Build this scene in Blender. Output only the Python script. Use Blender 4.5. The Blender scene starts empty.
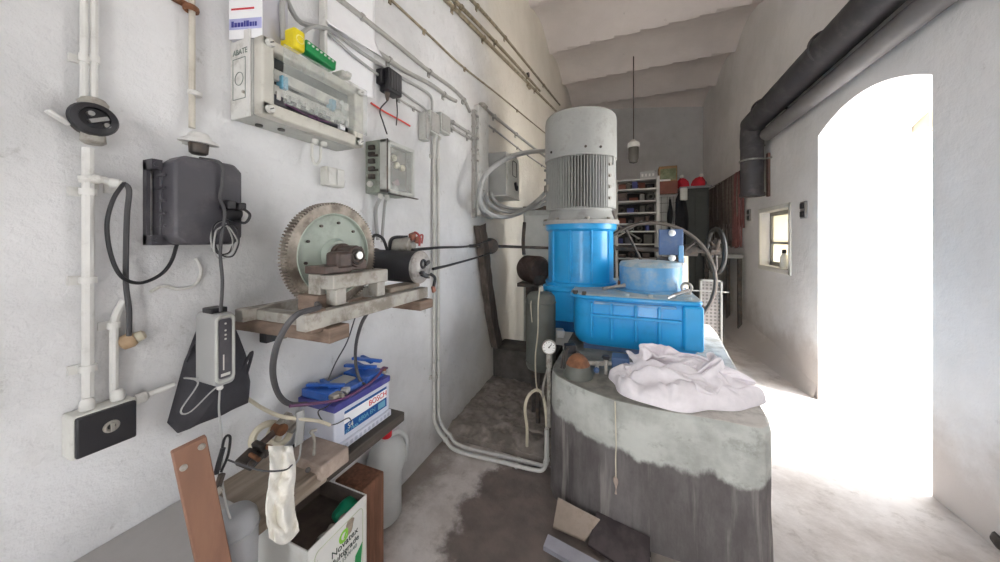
import bpy, bmesh, math, random
from mathutils import Vector, Matrix, Euler, noise
random.seed(7)
SC = bpy.context.scene
COL = SC.collection
PI = math.pi
V = Vector

# ------------------------------------------------------------------ camera frame
CAM_Z, YAW, FPX, U0, V0 = 1.5, math.atan(127/315), 315.0, 500.0, 240.0
_s, _c = math.sin(YAW), math.cos(YAW)
def ray(u, v):
    q = u-U0
    return V((_c*q-_s*FPX, _s*q+_c*FPX, V0-v))
def onX(u, v, X):
    d = ray(u, v); return V((0, 0, CAM_Z))+d*(X/d.x)
def onY(u, v, Y):
    d = ray(u, v); return V((0, 0, CAM_Z))+d*(Y/d.y)
def onZ(u, v, Z):
    d = ray(u, v); return V((0, 0, CAM_Z))+d*((Z-CAM_Z)/d.z)
WL, WR, YB, YR = -1.28, 1.66, 8.65, -1.9      # room: left, right, back, rear planes
def L(u, v, d=0.0): return onX(u, v, WL+d)

# ------------------------------------------------------------------ materials
def lin(h):
    h = h.lstrip('#'); r = [int(h[i:i+2], 16)/255 for i in (0, 2, 4)]
    return tuple((x/12.92 if x <= .04045 else ((x+.055)/1.055)**2.4) for x in r)+(1,)
def mul(c, k): return tuple(min(1, x*k) for x in c[:3])+(1,)
class NT:
    def __init__(s, name):
        s.m = bpy.data.materials.new(name); s.m.use_nodes = True
        s.t = s.m.node_tree; s.b = s.t.nodes['Principled BSDF']
        s.co = None
    def n(s, k, **kw):
        n = s.t.nodes.new(k)
        for a, b in kw.items(): setattr(n, a, b)
        return n
    def l(s, a, b): s.t.links.new(a, b)
    def coord(s, world=False):
        if s.co is None:
            if world: s.co = s.n('ShaderNodeNewGeometry').outputs['Position']
            else: s.co = s.n('ShaderNodeTexCoord').outputs['Object']
        return s.co
    def noise(s, scale, detail=4, rough=.55, stretch=None, dist=0):
        nn = s.n('ShaderNodeTexNoise'); nn.inputs['Scale'].default_value = scale
        nn.inputs['Detail'].default_value = detail; nn.inputs['Roughness'].default_value = rough
        nn.inputs['Distortion'].default_value = dist
        src = s.co
        if stretch:
            mp = s.n('ShaderNodeMapping'); mp.inputs['Scale'].default_value = stretch
            s.l(src, mp.inputs['Vector']); src = mp.outputs['Vector']
        s.l(src, nn.inputs['Vector']); return nn.outputs['Fac']
    def ramp(s, fac, a, b):
        r = s.n('ShaderNodeMapRange'); r.inputs['From Min'].default_value = a; r.inputs['From Max'].default_value = b
        r.interpolation_type = 'SMOOTHSTEP'
        s.l(fac, r.inputs['Value']); return r.outputs['Result']
    def mix(s, fac, a, b):
        x = s.n('ShaderNodeMix', data_type='RGBA')
        if isinstance(fac, (int, float)): x.inputs[0].default_value = fac
        else: s.l(fac, x.inputs[0])
        for i, q in ((6, a), (7, b)):
            if isinstance(q, tuple): x.inputs[i].default_value = q
            else: s.l(q, x.inputs[i])
        return x.outputs[2]
    def math(s, op, a, b=0.0):
        x = s.n('ShaderNodeMath', operation=op)
        for i, q in ((0, a), (1, b)):
            if isinstance(q, (int, float)): x.inputs[i].default_value = q
            else: s.l(q, x.inputs[i])
        return x.outputs[0]
    def bump(s, h, strength=.2, dist=.01):
        b = s.n('ShaderNodeBump'); b.inputs['Strength'].default_value = strength; b.inputs['Distance'].default_value = dist
        s.l(h, b.inputs['Height']); s.l(b.outputs['Normal'], s.b.inputs['Normal'])
_M = {}
def M(name, col, rough=.55, metal=0., var=.12, scale=9., bump=.0, dirt=None, damt=.5, dscale=6., dthr=.5, stretch=None, alpha=None, trans=0., coat=0.):
    if name in _M: return _M[name]
    k = NT(name); k.coord()
    c = lin(col)
    out = k.mix(k.ramp(k.noise(scale, stretch=stretch), .3, .7), mul(c, 1-var), mul(c, 1+var))
    if dirt:
        f = k.math('MULTIPLY', k.ramp(k.noise(dscale, 7, .65, stretch=stretch), dthr-.06, dthr+.14), damt)
        out = k.mix(f, out, lin(dirt))
    k.l(out, k.b.inputs['Base Color'])
    k.b.inputs['Roughness'].default_value = rough; k.b.inputs['Metallic'].default_value = metal
    k.b.inputs['Transmission Weight'].default_value = trans
    k.b.inputs['Coat Weight'].default_value = coat
    if alpha is not None: k.b.inputs['Alpha'].default_value = alpha
    if bump: k.bump(k.noise(scale*6, 5), bump, .006)
    _M[name] = k.m; return k.m

def plaster(name, base, shade, grime, low, lowz, bump=.25, seed=0, speck=.69, lowamt=.55, cream=None):
    k = NT(name); k.coord(True)
    a = k.ramp(k.noise(1.1, 5, .6), .35, .68)
    out = k.mix(a, lin(base), lin(shade))
    out = k.mix(k.math('MULTIPLY', k.ramp(k.noise(3.4, 8, .7), .53, .72), .5), out, lin(shade))
    out = k.mix(k.math('MULTIPLY', k.ramp(k.noise(9, 9, .72), speck-.06, speck+.08), .55), out, lin(grime))
    z = k.n('ShaderNodeSeparateXYZ'); k.l(k.co, z.inputs[0])
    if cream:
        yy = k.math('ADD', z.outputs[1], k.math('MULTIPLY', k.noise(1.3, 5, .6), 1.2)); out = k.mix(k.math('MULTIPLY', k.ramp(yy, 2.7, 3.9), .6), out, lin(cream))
    wob = k.math('ADD', z.outputs[2], k.math('MULTIPLY', k.noise(1.7, 6, .65), -1.1))
    lowf = k.math('MULTIPLY', k.ramp(wob, lowz-.55, lowz-1.05), lowamt)
    out = k.mix(lowf, out, lin(low))
    k.l(out, k.b.inputs['Base Color']); k.b.inputs['Roughness'].default_value = .85
    h = k.math('ADD', k.math('MULTIPLY', k.noise(14, 8, .65), 1.3), k.math('MULTIPLY', k.noise(2.6, 5), 2.4))
    k.bump(h, bump, .02)
    return k.m
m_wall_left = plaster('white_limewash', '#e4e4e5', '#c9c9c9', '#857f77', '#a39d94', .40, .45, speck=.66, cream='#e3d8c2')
m_wall_right = plaster('grey_limewash', '#e8e6e6', '#dbd9d8', '#8a817b', '#a3968d', .72, lowamt=.6)
m_wall_back = plaster('back_limewash', '#c9c9ca', '#b5b5b6', '#8a8580', '#9a958f', .4)
m_ceiling = plaster('ceiling_limewash', '#e6dedb', '#dbd3d0', '#8d837e', '#bcb3b0', -9, .12)

def floor_mat():
    k = NT('worn_concrete_floor'); k.coord(True)
    out = k.mix(k.ramp(k.noise(2.2, 8, .65), .35, .7), lin('#d8d2ce'), lin('#b5aca6'))
    out = k.mix(k.math('MULTIPLY', k.ramp(k.noise(7, 9, .72), .52, .7), .6), out, lin('#9d938b'))
    # oil-dark stain in front of the plinth
    sx = k.n('ShaderNodeSeparateXYZ'); k.l(k.co, sx.inputs[0])
    dx = k.math('MULTIPLY', k.math('ADD', sx.outputs[0], .47), 2.1)
    dy = k.math('MULTIPLY', k.math('ADD', sx.outputs[1], -1.58), 1.45)
    r = k.math('SQRT', k.math('ADD', k.math('MULTIPLY', dx, dx), k.math('MULTIPLY', dy, dy)))
    r = k.math('ADD', r, k.math('MULTIPLY', k.noise(4, 7, .65), -1.0))
    st = k.math('MULTIPLY', k.ramp(r, .42, .22), .92)
    out = k.mix(st, out, k.mix(k.ramp(k.noise(9, 6), .3, .7), lin('#5b504b'), lin('#73665f')))
    # the damp strip along the left wall
    w = k.math('ADD', sx.outputs[0], k.math('MULTIPLY', k.noise(3, 7, .7), -.55))
    out = k.mix(k.math('MULTIPLY', k.ramp(w, -1.28, -1.5), .7), out, lin('#6a5c50'))
    k.l(out, k.b.inputs['Base Color'])
    rr = k.n('ShaderNodeMapRange'); k.l(st, rr.inputs['Value']); rr.inputs['To Min'].default_value = .8; rr.inputs['To Max'].default_value = .5
    k.l(rr.outputs[0], k.b.inputs['Roughness'])
    k.bump(k.math('ADD', k.noise(16, 8, .65), k.noise(5, 5)), .4, .012)
    return k.m
m_floor = floor_mat()
def plinth_mat():
    k = NT('painted_concrete_plinth'); k.coord(True)
    sx = k.n('ShaderNodeSeparateXYZ'); k.l(k.co, sx.inputs[0])
    zz = k.math('ADD', sx.outputs[2], k.math('MULTIPLY', k.noise(3.6, 7, .6, stretch=(1, 1, .5)), -.30))
    up = k.ramp(zz, .295, .325)
    hi = k.mix(k.ramp(k.noise(4, 7, .65), .35, .7), lin('#bcbeb8'), lin('#999a94'))
    hi = k.mix(k.math('MULTIPLY', k.ramp(k.noise(9, 7, .7), .54, .68), .5), hi, lin('#7b7a72'))
    lo = k.mix(k.ramp(k.noise(6, 8, .7, stretch=(1, 1, .35)), .35, .7), lin('#544f4e'), lin('#6f6a69'))
    lo = k.mix(k.math('MULTIPLY', k.ramp(k.noise(5, 6, .6, stretch=(2.2, 2.2, .14)), .57, .68), .6), lo, lin('#98938e'))
    lo = k.mix(k.math('MULTIPLY', k.ramp(k.noise(7, 6, .6, stretch=(2, 2, .2)), .52, .66), .6), lo, lin('#403c3b'))
    side = k.mix(up, lo, hi)
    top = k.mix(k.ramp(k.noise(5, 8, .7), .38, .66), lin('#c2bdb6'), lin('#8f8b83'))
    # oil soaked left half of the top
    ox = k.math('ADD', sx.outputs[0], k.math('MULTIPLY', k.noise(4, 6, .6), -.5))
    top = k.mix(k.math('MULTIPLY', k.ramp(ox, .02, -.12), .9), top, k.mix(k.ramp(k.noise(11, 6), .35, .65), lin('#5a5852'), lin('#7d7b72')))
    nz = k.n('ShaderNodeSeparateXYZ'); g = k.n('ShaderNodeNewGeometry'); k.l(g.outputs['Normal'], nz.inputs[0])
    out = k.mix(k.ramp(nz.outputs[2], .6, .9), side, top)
    k.l(out, k.b.inputs['Base Color']); k.b.inputs['Roughness'].default_value = .75
    k.bump(k.math('ADD', k.noise(18, 8, .65), k.noise(4, 5)), .35, .012)
    return k.m
m_plinth = plinth_mat()

m_white_paint = M('white_paint', '#d9d8d4', .6, var=.06, dirt='#8e887d', damt=.5, dscale=14, dthr=.58, bump=.08)
m_offwhite = M('offwhite_plastic', '#d5d4ce', .5, var=.05, dirt='#9a958a', damt=.4, dscale=16, dthr=.6)
m_grey_pipe = M('grey_conduit', '#a9a7a3', .5, var=.1, dirt='#77716a', damt=.6, dscale=18, dthr=.55)
m_brass_pipe = M('cream_conduit', '#a1957f', .5, var=.12, dirt='#665a48', damt=.7, dscale=16, dthr=.5)
m_black = M('black_plastic', '#232226', .45, var=.2)
m_box_black = M('charcoal_enclosure', '#4a484e', .5, var=.08, dirt='#6d6a6c', damt=.4, dscale=9, dthr=.55, bump=.05)
m_rubber = M('grey_rubber', '#4f4e50', .6, var=.15)
m_cable_grey = M('grey_cable_sheath', '#a9a9a7', .5, var=.06)
m_grey_box = M('grey_enclosure', '#bdbeb9', .5, var=.06, dirt='#8b877d', damt=.5, dscale=12, dthr=.57)
m_green_grey = M('green_grey_paint', '#98a095', .5, var=.08, dirt='#6d6a60', damt=.6, dscale=10, dthr=.52)
m_rust = M('rust', '#7b5238', .8, var=.3, scale=30, bump=.2)
m_wood = M('raw_timber', '#7b695c', .75, var=.22, scale=14, stretch=(1, .25, 3), bump=.12, dirt='#5e4a3c', damt=.6, dscale=9, dthr=.55)
m_wood_dark = M('dark_timber', '#4d4640', .8, var=.25, scale=14, stretch=(1, .2, 3), bump=.2, dirt='#2f2824', damt=.6, dscale=9, dthr=.52)
m_wood_red = M('red_brown_timber', '#7d5541', .65, var=.25, scale=18, stretch=(3, 3, .25), bump=.12, dirt='#4a2f22', damt=.6, dscale=8, dthr=.53)
m_board = M('smooth_brown_board', '#876350', .6, var=.1, scale=10, stretch=(2, 2, .4), dirt='#6d4a3b', damt=.45, dscale=7, dthr=.55)
m_plank = M('weathered_plank', '#998c7e', .8, var=.18, scale=12, stretch=(2, .3, 2), bump=.15, dirt='#6b5c4d', damt=.6, dscale=8, dthr=.53)
m_steel = M('bare_steel', '#a7a6a3', .38, 1., var=.15, scale=20)
m_dull_steel = M('dusty_steel', '#a8a49c', .6, .25, var=.15, dirt='#6d6256', damt=.7, dscale=14, dthr=.5, bump=.1)
m_gear_teeth = M('oily_gear_rim', '#9a9186', .5, .5, var=.25, scale=18, dirt='#4c3f35', damt=.7, dscale=12, dthr=.5)
m_gear_green = M('pale_green_paint', '#a9b3a8', .5, var=.08, dirt='#6d7568', damt=.6, dscale=7, dthr=.5)
m_dark_iron = M('dark_iron', '#4b4643', .55, .4, var=.25, scale=16, dirt='#6b5a4c', damt=.6, dscale=12, dthr=.52, bump=.1)
m_brown_iron = M('brown_oily_iron', '#5a4b45', .5, .3, var=.25, scale=16, dirt='#36302d', damt=.6, dscale=10, dthr=.5)
m_blue = M('glossy_blue_paint', '#23a2e2', .36, var=.06, scale=5, dirt='#0b6ea8', damt=.35, dscale=5, dthr=.55, coat=.25)
m_blue_pale = M('dusty_blue_paint', '#5d9ccb', .42, var=.08, scale=5, dirt='#a9b3b8', damt=.6, dscale=6, dthr=.5)
m_blue_dust = M('dusty_top_of_blue_paint', '#86a3b4', .6, var=.15, dirt='#b4b2aa', damt=.7, dscale=8, dthr=.45)
m_motor = M('dusty_grey_motor_paint', '#a6a7a4', .55, var=.07, dirt='#7d7a74', damt=.5, dscale=9, dthr=.56, bump=.05)
m_motor_dark = M('dark_grey_and_gap_shade', '#55544f', .7, var=.15)
m_chrome = M('chrome', '#dcdcdc', .15, 1., var=.03)
m_cloth = M('white_cotton', '#e6e0e3', .9, var=.04, scale=30, bump=.15)
m_paper = M('paper', '#f3f3f5', .7, var=.02)
m_yellow = M('yellow_paint', '#e3cf1d', .45, var=.1, dirt='#a8943a', damt=.4, dscale=12, dthr=.57)
m_green = M('green_plastic', '#1f8a4d', .4, var=.1)
m_red = M('red_plastic', '#cf2230', .4, var=.08)
m_redwire = M('red_cable_sheath', '#e0483f', .45, var=.05)
m_purple = M('purple_cable_sheath', '#6b4166', .5, var=.15)
m_bat_white = M('battery_case_white', '#d3d6e2', .38, var=.03)
m_bat_blue = M('battery_lid_blue', '#2f62b8', .4, var=.12, dirt='#8f9cb8', damt=.4, dscale=12, dthr=.55)
m_bat_label = M('battery_label_blue', '#1c5596', .35, var=.05)
m_tin = M('white_printed_tin', '#dcdcd8', .35, var=.03, dirt='#b5b0a4', damt=.4, dscale=7, dthr=.6)
m_tin_in = M('soiled_tin_inside', '#5a4f49', .6, var=.3, scale=14, bump=.2)
m_pale_line = M('pale_green_line', '#b9c0a4', .5, var=.02)
m_ink = M('dark_print', '#2c3a34', .6, var=.05)
m_ink_grey = M('grey_print', '#74807a', .6, var=.05)
m_lime = M('lime_print', '#86c440', .5, var=.05)
m_teal = M('teal_plastic', '#128a66', .4, var=.15)
m_jug = M('translucent_jug', '#dcdedd', .45, var=.05, trans=.25)
m_bag = M('black_fabric', '#3a393e', .8, var=.15, scale=20, bump=.2)
m_strip_cloth = M('cream_tape_cloth', '#efece4', .7, var=.06, scale=20, bump=.25, dirt='#b3aa92', damt=.4, dscale=16, dthr=.56)
m_rough_slab = M('rough_oily_concrete', '#938a82', .85, var=.25, scale=6, bump=.6, dirt='#5f5751', damt=.7, dscale=5, dthr=.5)
m_bench = M('smooth_grey_bench', '#b1aeac', .6, var=.04)
m_tank = M('grey_green_tank', '#5d605a', .5, var=.1, dirt='#5a5a52', damt=.6, dscale=7, dthr=.52)
m_duct = M('dark_duct', '#3d3b3e', .5, var=.1, dirt='#6f6b6b', damt=.4, dscale=6, dthr=.55)
m_duct_grey = M('grey_duct', '#6f6c6d', .55, var=.08, dirt='#6c6868', damt=.4, dscale=6, dthr=.55)
m_rack = M('grey_rack_steel', '#8f8e8a', .55, var=.08)
m_card = M('brown_cardboard', '#8a6b4c', .8, var=.1)
m_card_red = M('red_brown_carton', '#74473c', .8, var=.1)
m_olive = M('dark_olive_metal', '#32342f', .6, var=.12)
m_coat = M('black_coat', '#212124', .9, var=.2, bump=.2)
m_strap_red = M('faded_red_webbing', '#7b504b', .85, var=.2, scale=20)
m_strap_brown = M('brown_rope', '#5c5049', .9, var=.25, scale=30, bump=.3)
m_strap_grey = M('grey_rope', '#776d67', .9, var=.2, scale=30, bump=.3)
m_outside = M('pale_yard', '#cfcbc4', .9, var=.08, scale=1)
m_beige = M('beige_render', '#cfc4ad', .8, var=.06)
m_copper = M('copper', '#8f5f50', .45, .5, var=.2)
m_dial = M('dial_white', '#e8e8e4', .4, var=.02)
m_hose = M('cream_hose', '#cdc5b0', .5, var=.1)
m_window_white = M('window_white', '#e3e1da', .5, var=.04)
m_coping = M('pinkish_stone', '#a8988d', .85, var=.15, scale=14, bump=.3, dirt='#6f6056', damt=.5, dscale=10, dthr=.55)
m_bluegrey = M('blue_grey_paint', '#4c658c', .5, var=.1, dirt='#6d7482', damt=.5, dscale=9, dthr=.52)

def glass_mat(name, col='#dfe5e2', rough=.05, alpha=.28):
    k = NT(name); k.coord()
    g = k.n('ShaderNodeBsdfGlass') if False else None
    k.b.inputs['Base Color'].default_value = lin(col); k.b.inputs['Roughness'].default_value = rough
    k.b.inputs['Alpha'].default_value = alpha
    f = k.math('MULTIPLY', k.ramp(k.noise(9, 6, .65), .4, .75), .35)
    k.l(k.math('ADD', f, alpha), k.b.inputs['Alpha'])
    return k.m
m_cover = glass_mat('hazy_clear_cover', '#c9cdc8', .12, .16)
k_ = NT('frosted_window_glass'); k_.coord()
tl_ = k_.n('ShaderNodeBsdfTranslucent'); tl_.inputs[0].default_value = lin('#bdb8aa')
k_.l(tl_.outputs[0], k_.t.nodes['Material Output'].inputs['Surface']); m_pane = k_.m

# ------------------------------------------------------------------ mesh builder
def frame_of(axis):
    a = V(axis).normalized()
    t = V((0, 0, 1)) if abs(a.z) < .9 else V((0, 1, 0))
    x = t.cross(a).normalized(); y = a.cross(x).normalized()
    return x, y, a
def smooth_path(pts, n=6, closed=False):
    P = [V(p) for p in pts]
    if len(P) < 3 or n < 2: return P
    out = []; m = len(P); rng = m if closed else m-1
    for i in range(rng):
        if closed: p0, p1, p2, p3 = P[i-1], P[i], P[(i+1) % m], P[(i+2) % m]
        else:
            p1, p2 = P[i], P[i+1]
            p0 = P[i-1] if i else p1*2-p2
            p3 = P[i+2] if i+2 < m else p2*2-p1
        for j in range(n):
            t = j/n
            out.append(.5*((2*p1)+(p2-p0)*t+(2*p0-5*p1+4*p2-p3)*t*t+(3*p1-p0-3*p2+p3)*t**3))
    if not closed: out.append(P[-1])
    return out
class B:
    def __init__(s): s.bm = bmesh.new()
    def box(s, c, size, rot=None):
        m = Matrix.Translation(V(c))
        if rot is not None: m = m @ (rot.to_4x4() if isinstance(rot, Matrix) else Euler(rot).to_matrix().to_4x4())
        m = m @ Matrix.Diagonal((size[0], size[1], size[2], 1))
        bmesh.ops.create_cube(s.bm, size=1, matrix=m); return s
    def bb(s, x0, x1, y0, y1, z0, z1):
        return s.box(((x0+x1)/2, (y0+y1)/2, (z0+z1)/2), (abs(x1-x0), abs(y1-y0), abs(z1-z0)))
    def rings(s, rings, closed=False, cap=True):
        vs = [[s.bm.verts.new(p) for p in r] for r in rings]
        n = len(vs[0]); m = len(vs)
        for i in range(m if closed else m-1):
            a, b = vs[i], vs[(i+1) % m]
            for j in range(n):
                s.bm.faces.new((a[j], a[(j+1) % n], b[(j+1) % n], b[j]))
        if cap and not closed:
            s.bm.faces.new(list(reversed(vs[0]))); s.bm.faces.new(vs[-1])
        return s
    def lathe(s, prof, base=(0, 0, 0), axis=(0, 0, 1), n=32, a0=0):
        x, y, a = frame_of(axis); o = V(base)
        R = []
        for r, h in prof:
            r = max(r, 1e-4)
            R.append([o+a*h+(x*math.cos(a0+2*PI*j/n)+y*math.sin(a0+2*PI*j/n))*r for j in range(n)])
        return s.rings(R)
    def cyl(s, p0, p1, r, r2=None, n=24):
        d = V(p1)-V(p0)
        return s.lathe([(r, 0), (r if r2 is None else r2, d.length)], p0, d, n)
    def tube(s, pts, r, n=8, k=6, closed=False):
        P = smooth_path(pts, k, closed)
        R = []; prev = None
        m = len(P)
        for i, p in enumerate(P):
            if closed: t = P[(i+1) % m]-P[i-1]
            else: t = P[min(i+1, m-1)]-P[max(i-1, 0)]
            if t.length < 1e-9: t = V((0, 0, 1))
            t.normalize()
            if prev is None: x, y, _ = frame_of(t)
            else:
                x = prev-t*prev.dot(t)
                if x.length < 1e-6: x = frame_of(t)[0]
                x.normalize(); y = t.cross(x)
            prev = x
            rr = r(i/(m-1)) if callable(r) else r
            R.append([p+(x*math.cos(2*PI*j/n)+y*math.sin(2*PI*j/n))*rr for j in range(n)])
        return s.rings(R, closed)
    def torus(s, c, axis, Rr, r, n=48, m=10, sq=1.0):
        x, y, a = frame_of(axis); c = V(c); R = []
        for i in range(n):
            d = x*math.cos(2*PI*i/n)+y*math.sin(2*PI*i/n)
            R.append([c+d*(Rr+r*math.cos(2*PI*j/m))+a*(r*sq*math.sin(2*PI*j/m)) for j in range(m)])
        return s.rings(R, True)
    def prism(s, poly, plane, a0, a1):
        def P(p, a):
            return V((p[0], p[1], a)) if plane == 'XY' else V((a, p[0], p[1])) if plane == 'YZ' else V((p[0], a, p[1]))
        return s.rings([[P(p, a0) for p in poly], [P(p, a1) for p in poly]])
    def sph(s, c, r, n=16):
        r = (r, r, r) if isinstance(r, (int, float)) else r
        bmesh.ops.create_uvsphere(s.bm, u_segments=n, v_segments=max(6, n//2), radius=1,
                                  matrix=Matrix.Translation(V(c)) @ Matrix.Diagonal((*r, 1))); return s
    def quad(s, a, b, c, d):
        s.bm.faces.new([s.bm.verts.new(V(p)) for p in (a, b, c, d)]); return s
    def grid(s, f, nu, nv):
        vs = [[s.bm.verts.new(f(i/nu, j/nv)) for j in range(nv+1)] for i in range(nu+1)]
        for i in range(nu):
            for j in range(nv):
                s.bm.faces.new((vs[i][j], vs[i+1][j], vs[i+1][j+1], vs[i][j+1]))
        return s
    def jitter(s, amt, sc=6):
        for v in s.bm.verts: v.co += noise.noise_vector(v.co*sc)*amt
        return s
ORG = {}
def mk(b, name, mat, parent=None, bevel=0., smooth=True, ang=.7, solid=0.):
    bm = b.bm
    bmesh.ops.recalc_face_normals(bm, faces=bm.faces)
    if parent is None:
        lo = V([min(v.co[i] for v in bm.verts) for i in range(3)]); hi = V([max(v.co[i] for v in bm.verts) for i in range(3)])
        o = V(((lo.x+hi.x)/2, (lo.y+hi.y)/2, lo.z))
    else: o = ORG[parent.name]
    bmesh.ops.translate(bm, vec=-o, verts=bm.verts)
    me = bpy.data.meshes.new(name); bm.to_mesh(me); bm.free()
    me.materials.append(mat)
    if smooth:
        for p in me.polygons: p.use_smooth = True
        me.set_sharp_from_angle(angle=ang)
    ob = bpy.data.objects.new(name, me); COL.objects.link(ob)
    ORG[ob.name] = o
    if parent is None: ob.location = o
    else: ob.parent = parent
    if solid:
        sm = ob.modifiers.new('thick', 'SOLIDIFY'); sm.thickness = solid; sm.offset = 0
    if bevel:
        bv = ob.modifiers.new('bevel', 'BEVEL'); bv.width = bevel; bv.segments = 2; bv.limit_method = 'ANGLE'; bv.angle_limit = .6
    return ob
def tag(o, label, cat, group=None, kind=None):
    if label: o['label'] = label
    if cat: o['category'] = cat
    if group: o['group'] = group
    if kind: o['kind'] = kind
    return o
def thing(name, label, cat, loc, group=None):
    o = bpy.data.objects.new(name, None); o.empty_display_size = .05
    COL.objects.link(o); o.location = V(loc); ORG[o.name] = V(loc)
    return tag(o, label, cat, group)
def structure(b, name, mat, label=None, cat=None, **k):
    o = mk(b, name, mat, **k); o['kind'] = 'structure'
    o['label'] = label or name.replace('_', ' '); o['category'] = cat or name.split('_')[0]
    return o
def text(s, size, origin, right, up, name, mat, parent, thick=.0008, align='CENTER'):
    cu = bpy.data.curves.new('t', 'FONT'); cu.body = s; cu.size = size; cu.align_x = align; cu.align_y = 'CENTER'; cu.extrude = thick
    tmp = bpy.data.objects.new('t', cu); COL.objects.link(tmp)
    dg = bpy.context.evaluated_depsgraph_get(); dg.update()
    me = bpy.data.meshes.new_from_object(tmp.evaluated_get(dg))
    bpy.data.objects.remove(tmp); bpy.data.curves.remove(cu)
    x = V(right).normalized(); y = V(up).normalized(); z = x.cross(y)
    m = Matrix((x, y, z)).transposed().to_4x4(); m.translation = V(origin)-ORG[parent.name]
    me.transform(m); me.name = name; me.materials.clear(); me.materials.append(mat)
    o = bpy.data.objects.new(name, me); COL.objects.link(o); o.parent = parent; ORG[o.name] = ORG[parent.name]
    return o

# ------------------------------------------------------------------ camera, view, daylight
cd = bpy.data.cameras.new('camera'); cam = bpy.data.objects.new('camera', cd); COL.objects.link(cam)
cam.location = (0, 0, CAM_Z); cam.rotation_euler = (PI/2, 0, YAW)
cd.sensor_width = 36; cd.lens = FPX/1000*36; cd.shift_y = -41/1000; cd.clip_start = .02; cd.clip_end = 200
SC.camera = cam
SC.view_settings.view_transform = 'Standard'; SC.view_settings.look = 'None'; SC.view_settings.gamma = 1
SC.view_settings.use_curve_mapping = False; SC.view_settings.exposure = 0.72
SC.cycles.use_denoising = True; SC.cycles.max_bounces = 12; SC.cycles.diffuse_bounces = 8
SC.cycles.sample_clamp_indirect = 8
w = bpy.data.worlds.new('overcast_sky'); SC.world = w; w.use_nodes = True
w.node_tree.nodes['Background'].inputs[0].default_value = (.94, .97, 1, 1)
w.node_tree.nodes['Background'].inputs[1].default_value = 6.5
sd = bpy.data.lights.new('hazy_sun', 'SUN'); sun = bpy.data.objects.new('hazy_sun', sd); COL.objects.link(sun)
sd.energy = 13; sd.angle = math.radians(24); sd.color = (1, .985, .97); sun.location = (6, 1, 8)
sun.rotation_euler = V((-1, .22, -1.08)).to_track_quat('-Z', 'Y').to_euler()
def portal(loc, rot, sx, sy):
    l = bpy.data.lights.new('daylight_portal', 'AREA'); l.shape = 'RECTANGLE'; l.size = sx; l.size_y = sy
    l.cycles.is_portal = True
    o = bpy.data.objects.new('daylight_portal', l); COL.objects.link(o); o.location = loc; o.rotation_euler = rot

# ------------------------------------------------------------------ the room
ZC0, ZC1 = 4.84, 4.63            # ceiling at the left and at the right wall
WT = .62                         # wall thickness
DY0, DY1, DSP, DRISE = 2.66, 3.85, 2.47, .16
NY0, NY1, NZ0, NZ1 = 4.42, 5.22, 1.17, 1.86
arch = []
for i in range(25):
    t = i/24; y = DY0+(DY1-DY0)*t
    arch.append((y, DSP+DRISE*(1-(2*t-1)**2)))
b = B()
b.bb(WR, WR+WT, YR-.3, DY0, -.05, 5)
b.bb(WR, WR+WT, DY1, NY0, -.05, 5)
b.bb(WR, WR+WT, NY0, NY1, -.05, NZ0)
b.bb(WR, WR+WT, NY0, NY1, NZ1, 5)
b.bb(WR, WR+WT, NY1, YB+.3, -.05, 5)
for (ya, za), (yb, zb) in zip(arch, arch[1:]):
    b.prism([(ya, za), (yb, zb), (yb, 5), (ya, 5)], 'YZ', WR, WR+WT)
structure(b, 'wall_right', m_wall_right, smooth=False)
LWY0, LWY1, LWZ0, LWZ1 = -1.6, -.3, 1.2, 2.9    # unseen opening added in the left wall to brighten the right wall
b = B(); b.bb(WL-.3, WL, YR-.3, LWY0, -.05, 5.1).bb(WL-.3, WL, LWY1, YB+.3, -.05, 5.1).bb(WL-.3, WL, LWY0, LWY1, -.05, LWZ0).bb(WL-.3, WL, LWY0, LWY1, LWZ1, 5.1)
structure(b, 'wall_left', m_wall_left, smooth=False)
structure(B().bb(WL, WR, YB, YB+.3, -.05, 5.1), 'wall_back', m_wall_back, smooth=False)
b = B(); b.bb(WL, .2, YR-.3, YR, -.05, 5.1); b.bb(.9, WR, YR-.3, YR, -.05, 5.1); b.bb(.2, .9, YR-.3, YR, 2.3, 5.1)  # gap placed in the unseen rear wall to let daylight in
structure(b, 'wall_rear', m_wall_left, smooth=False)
YL = [-2.2, -.9, .35, 1.6, 2.85, 4.08, 5.3, 6.5, 7.75, 8.95]
def ceil_pt(u, v):
    X = WL-.05+(WR-WL+.1)*u
    Y = YL[0]+(YL[-1]-YL[0])*v
    Q = min(max(Y+.16*(X-.19), YL[0]), YL[-1]-1e-4)
    i = max(k for k in range(len(YL)-1) if YL[k] <= Q+1e-6)
    t = (Q-YL[i])/(YL[i+1]-YL[i])
    return V((X, Y, ZC0+(ZC1-ZC0)*(X-WL)/(WR-WL)+.17*(1-(2*t-1)**2)-.03))
structure(B().grid(ceil_pt, 16, 200), 'ceiling', m_ceiling, ang=.35)
def floor_pt(u, v):
    X = WL-.05+(WR+.0-WL+.05)*u; Y = YR-.3+(YB+.4-YR)*v
    return V((X, Y, .012*noise.noise(V((X*1.6, Y*1.6, 0)))))
structure(B().grid(floor_pt, 40, 120), 'floor', m_floor)
structure(B().bb(WR-.005, 40, -30, 40, -.4, -.015), 'floor_outside', m_outside, 'pale yard ground outside the open doorway', 'ground')
structure(B().bb(-30, WR, -40, YR-.3, -.4, -.015), 'floor_behind', m_outside, 'pale ground outside the rear opening', 'ground')
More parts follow.
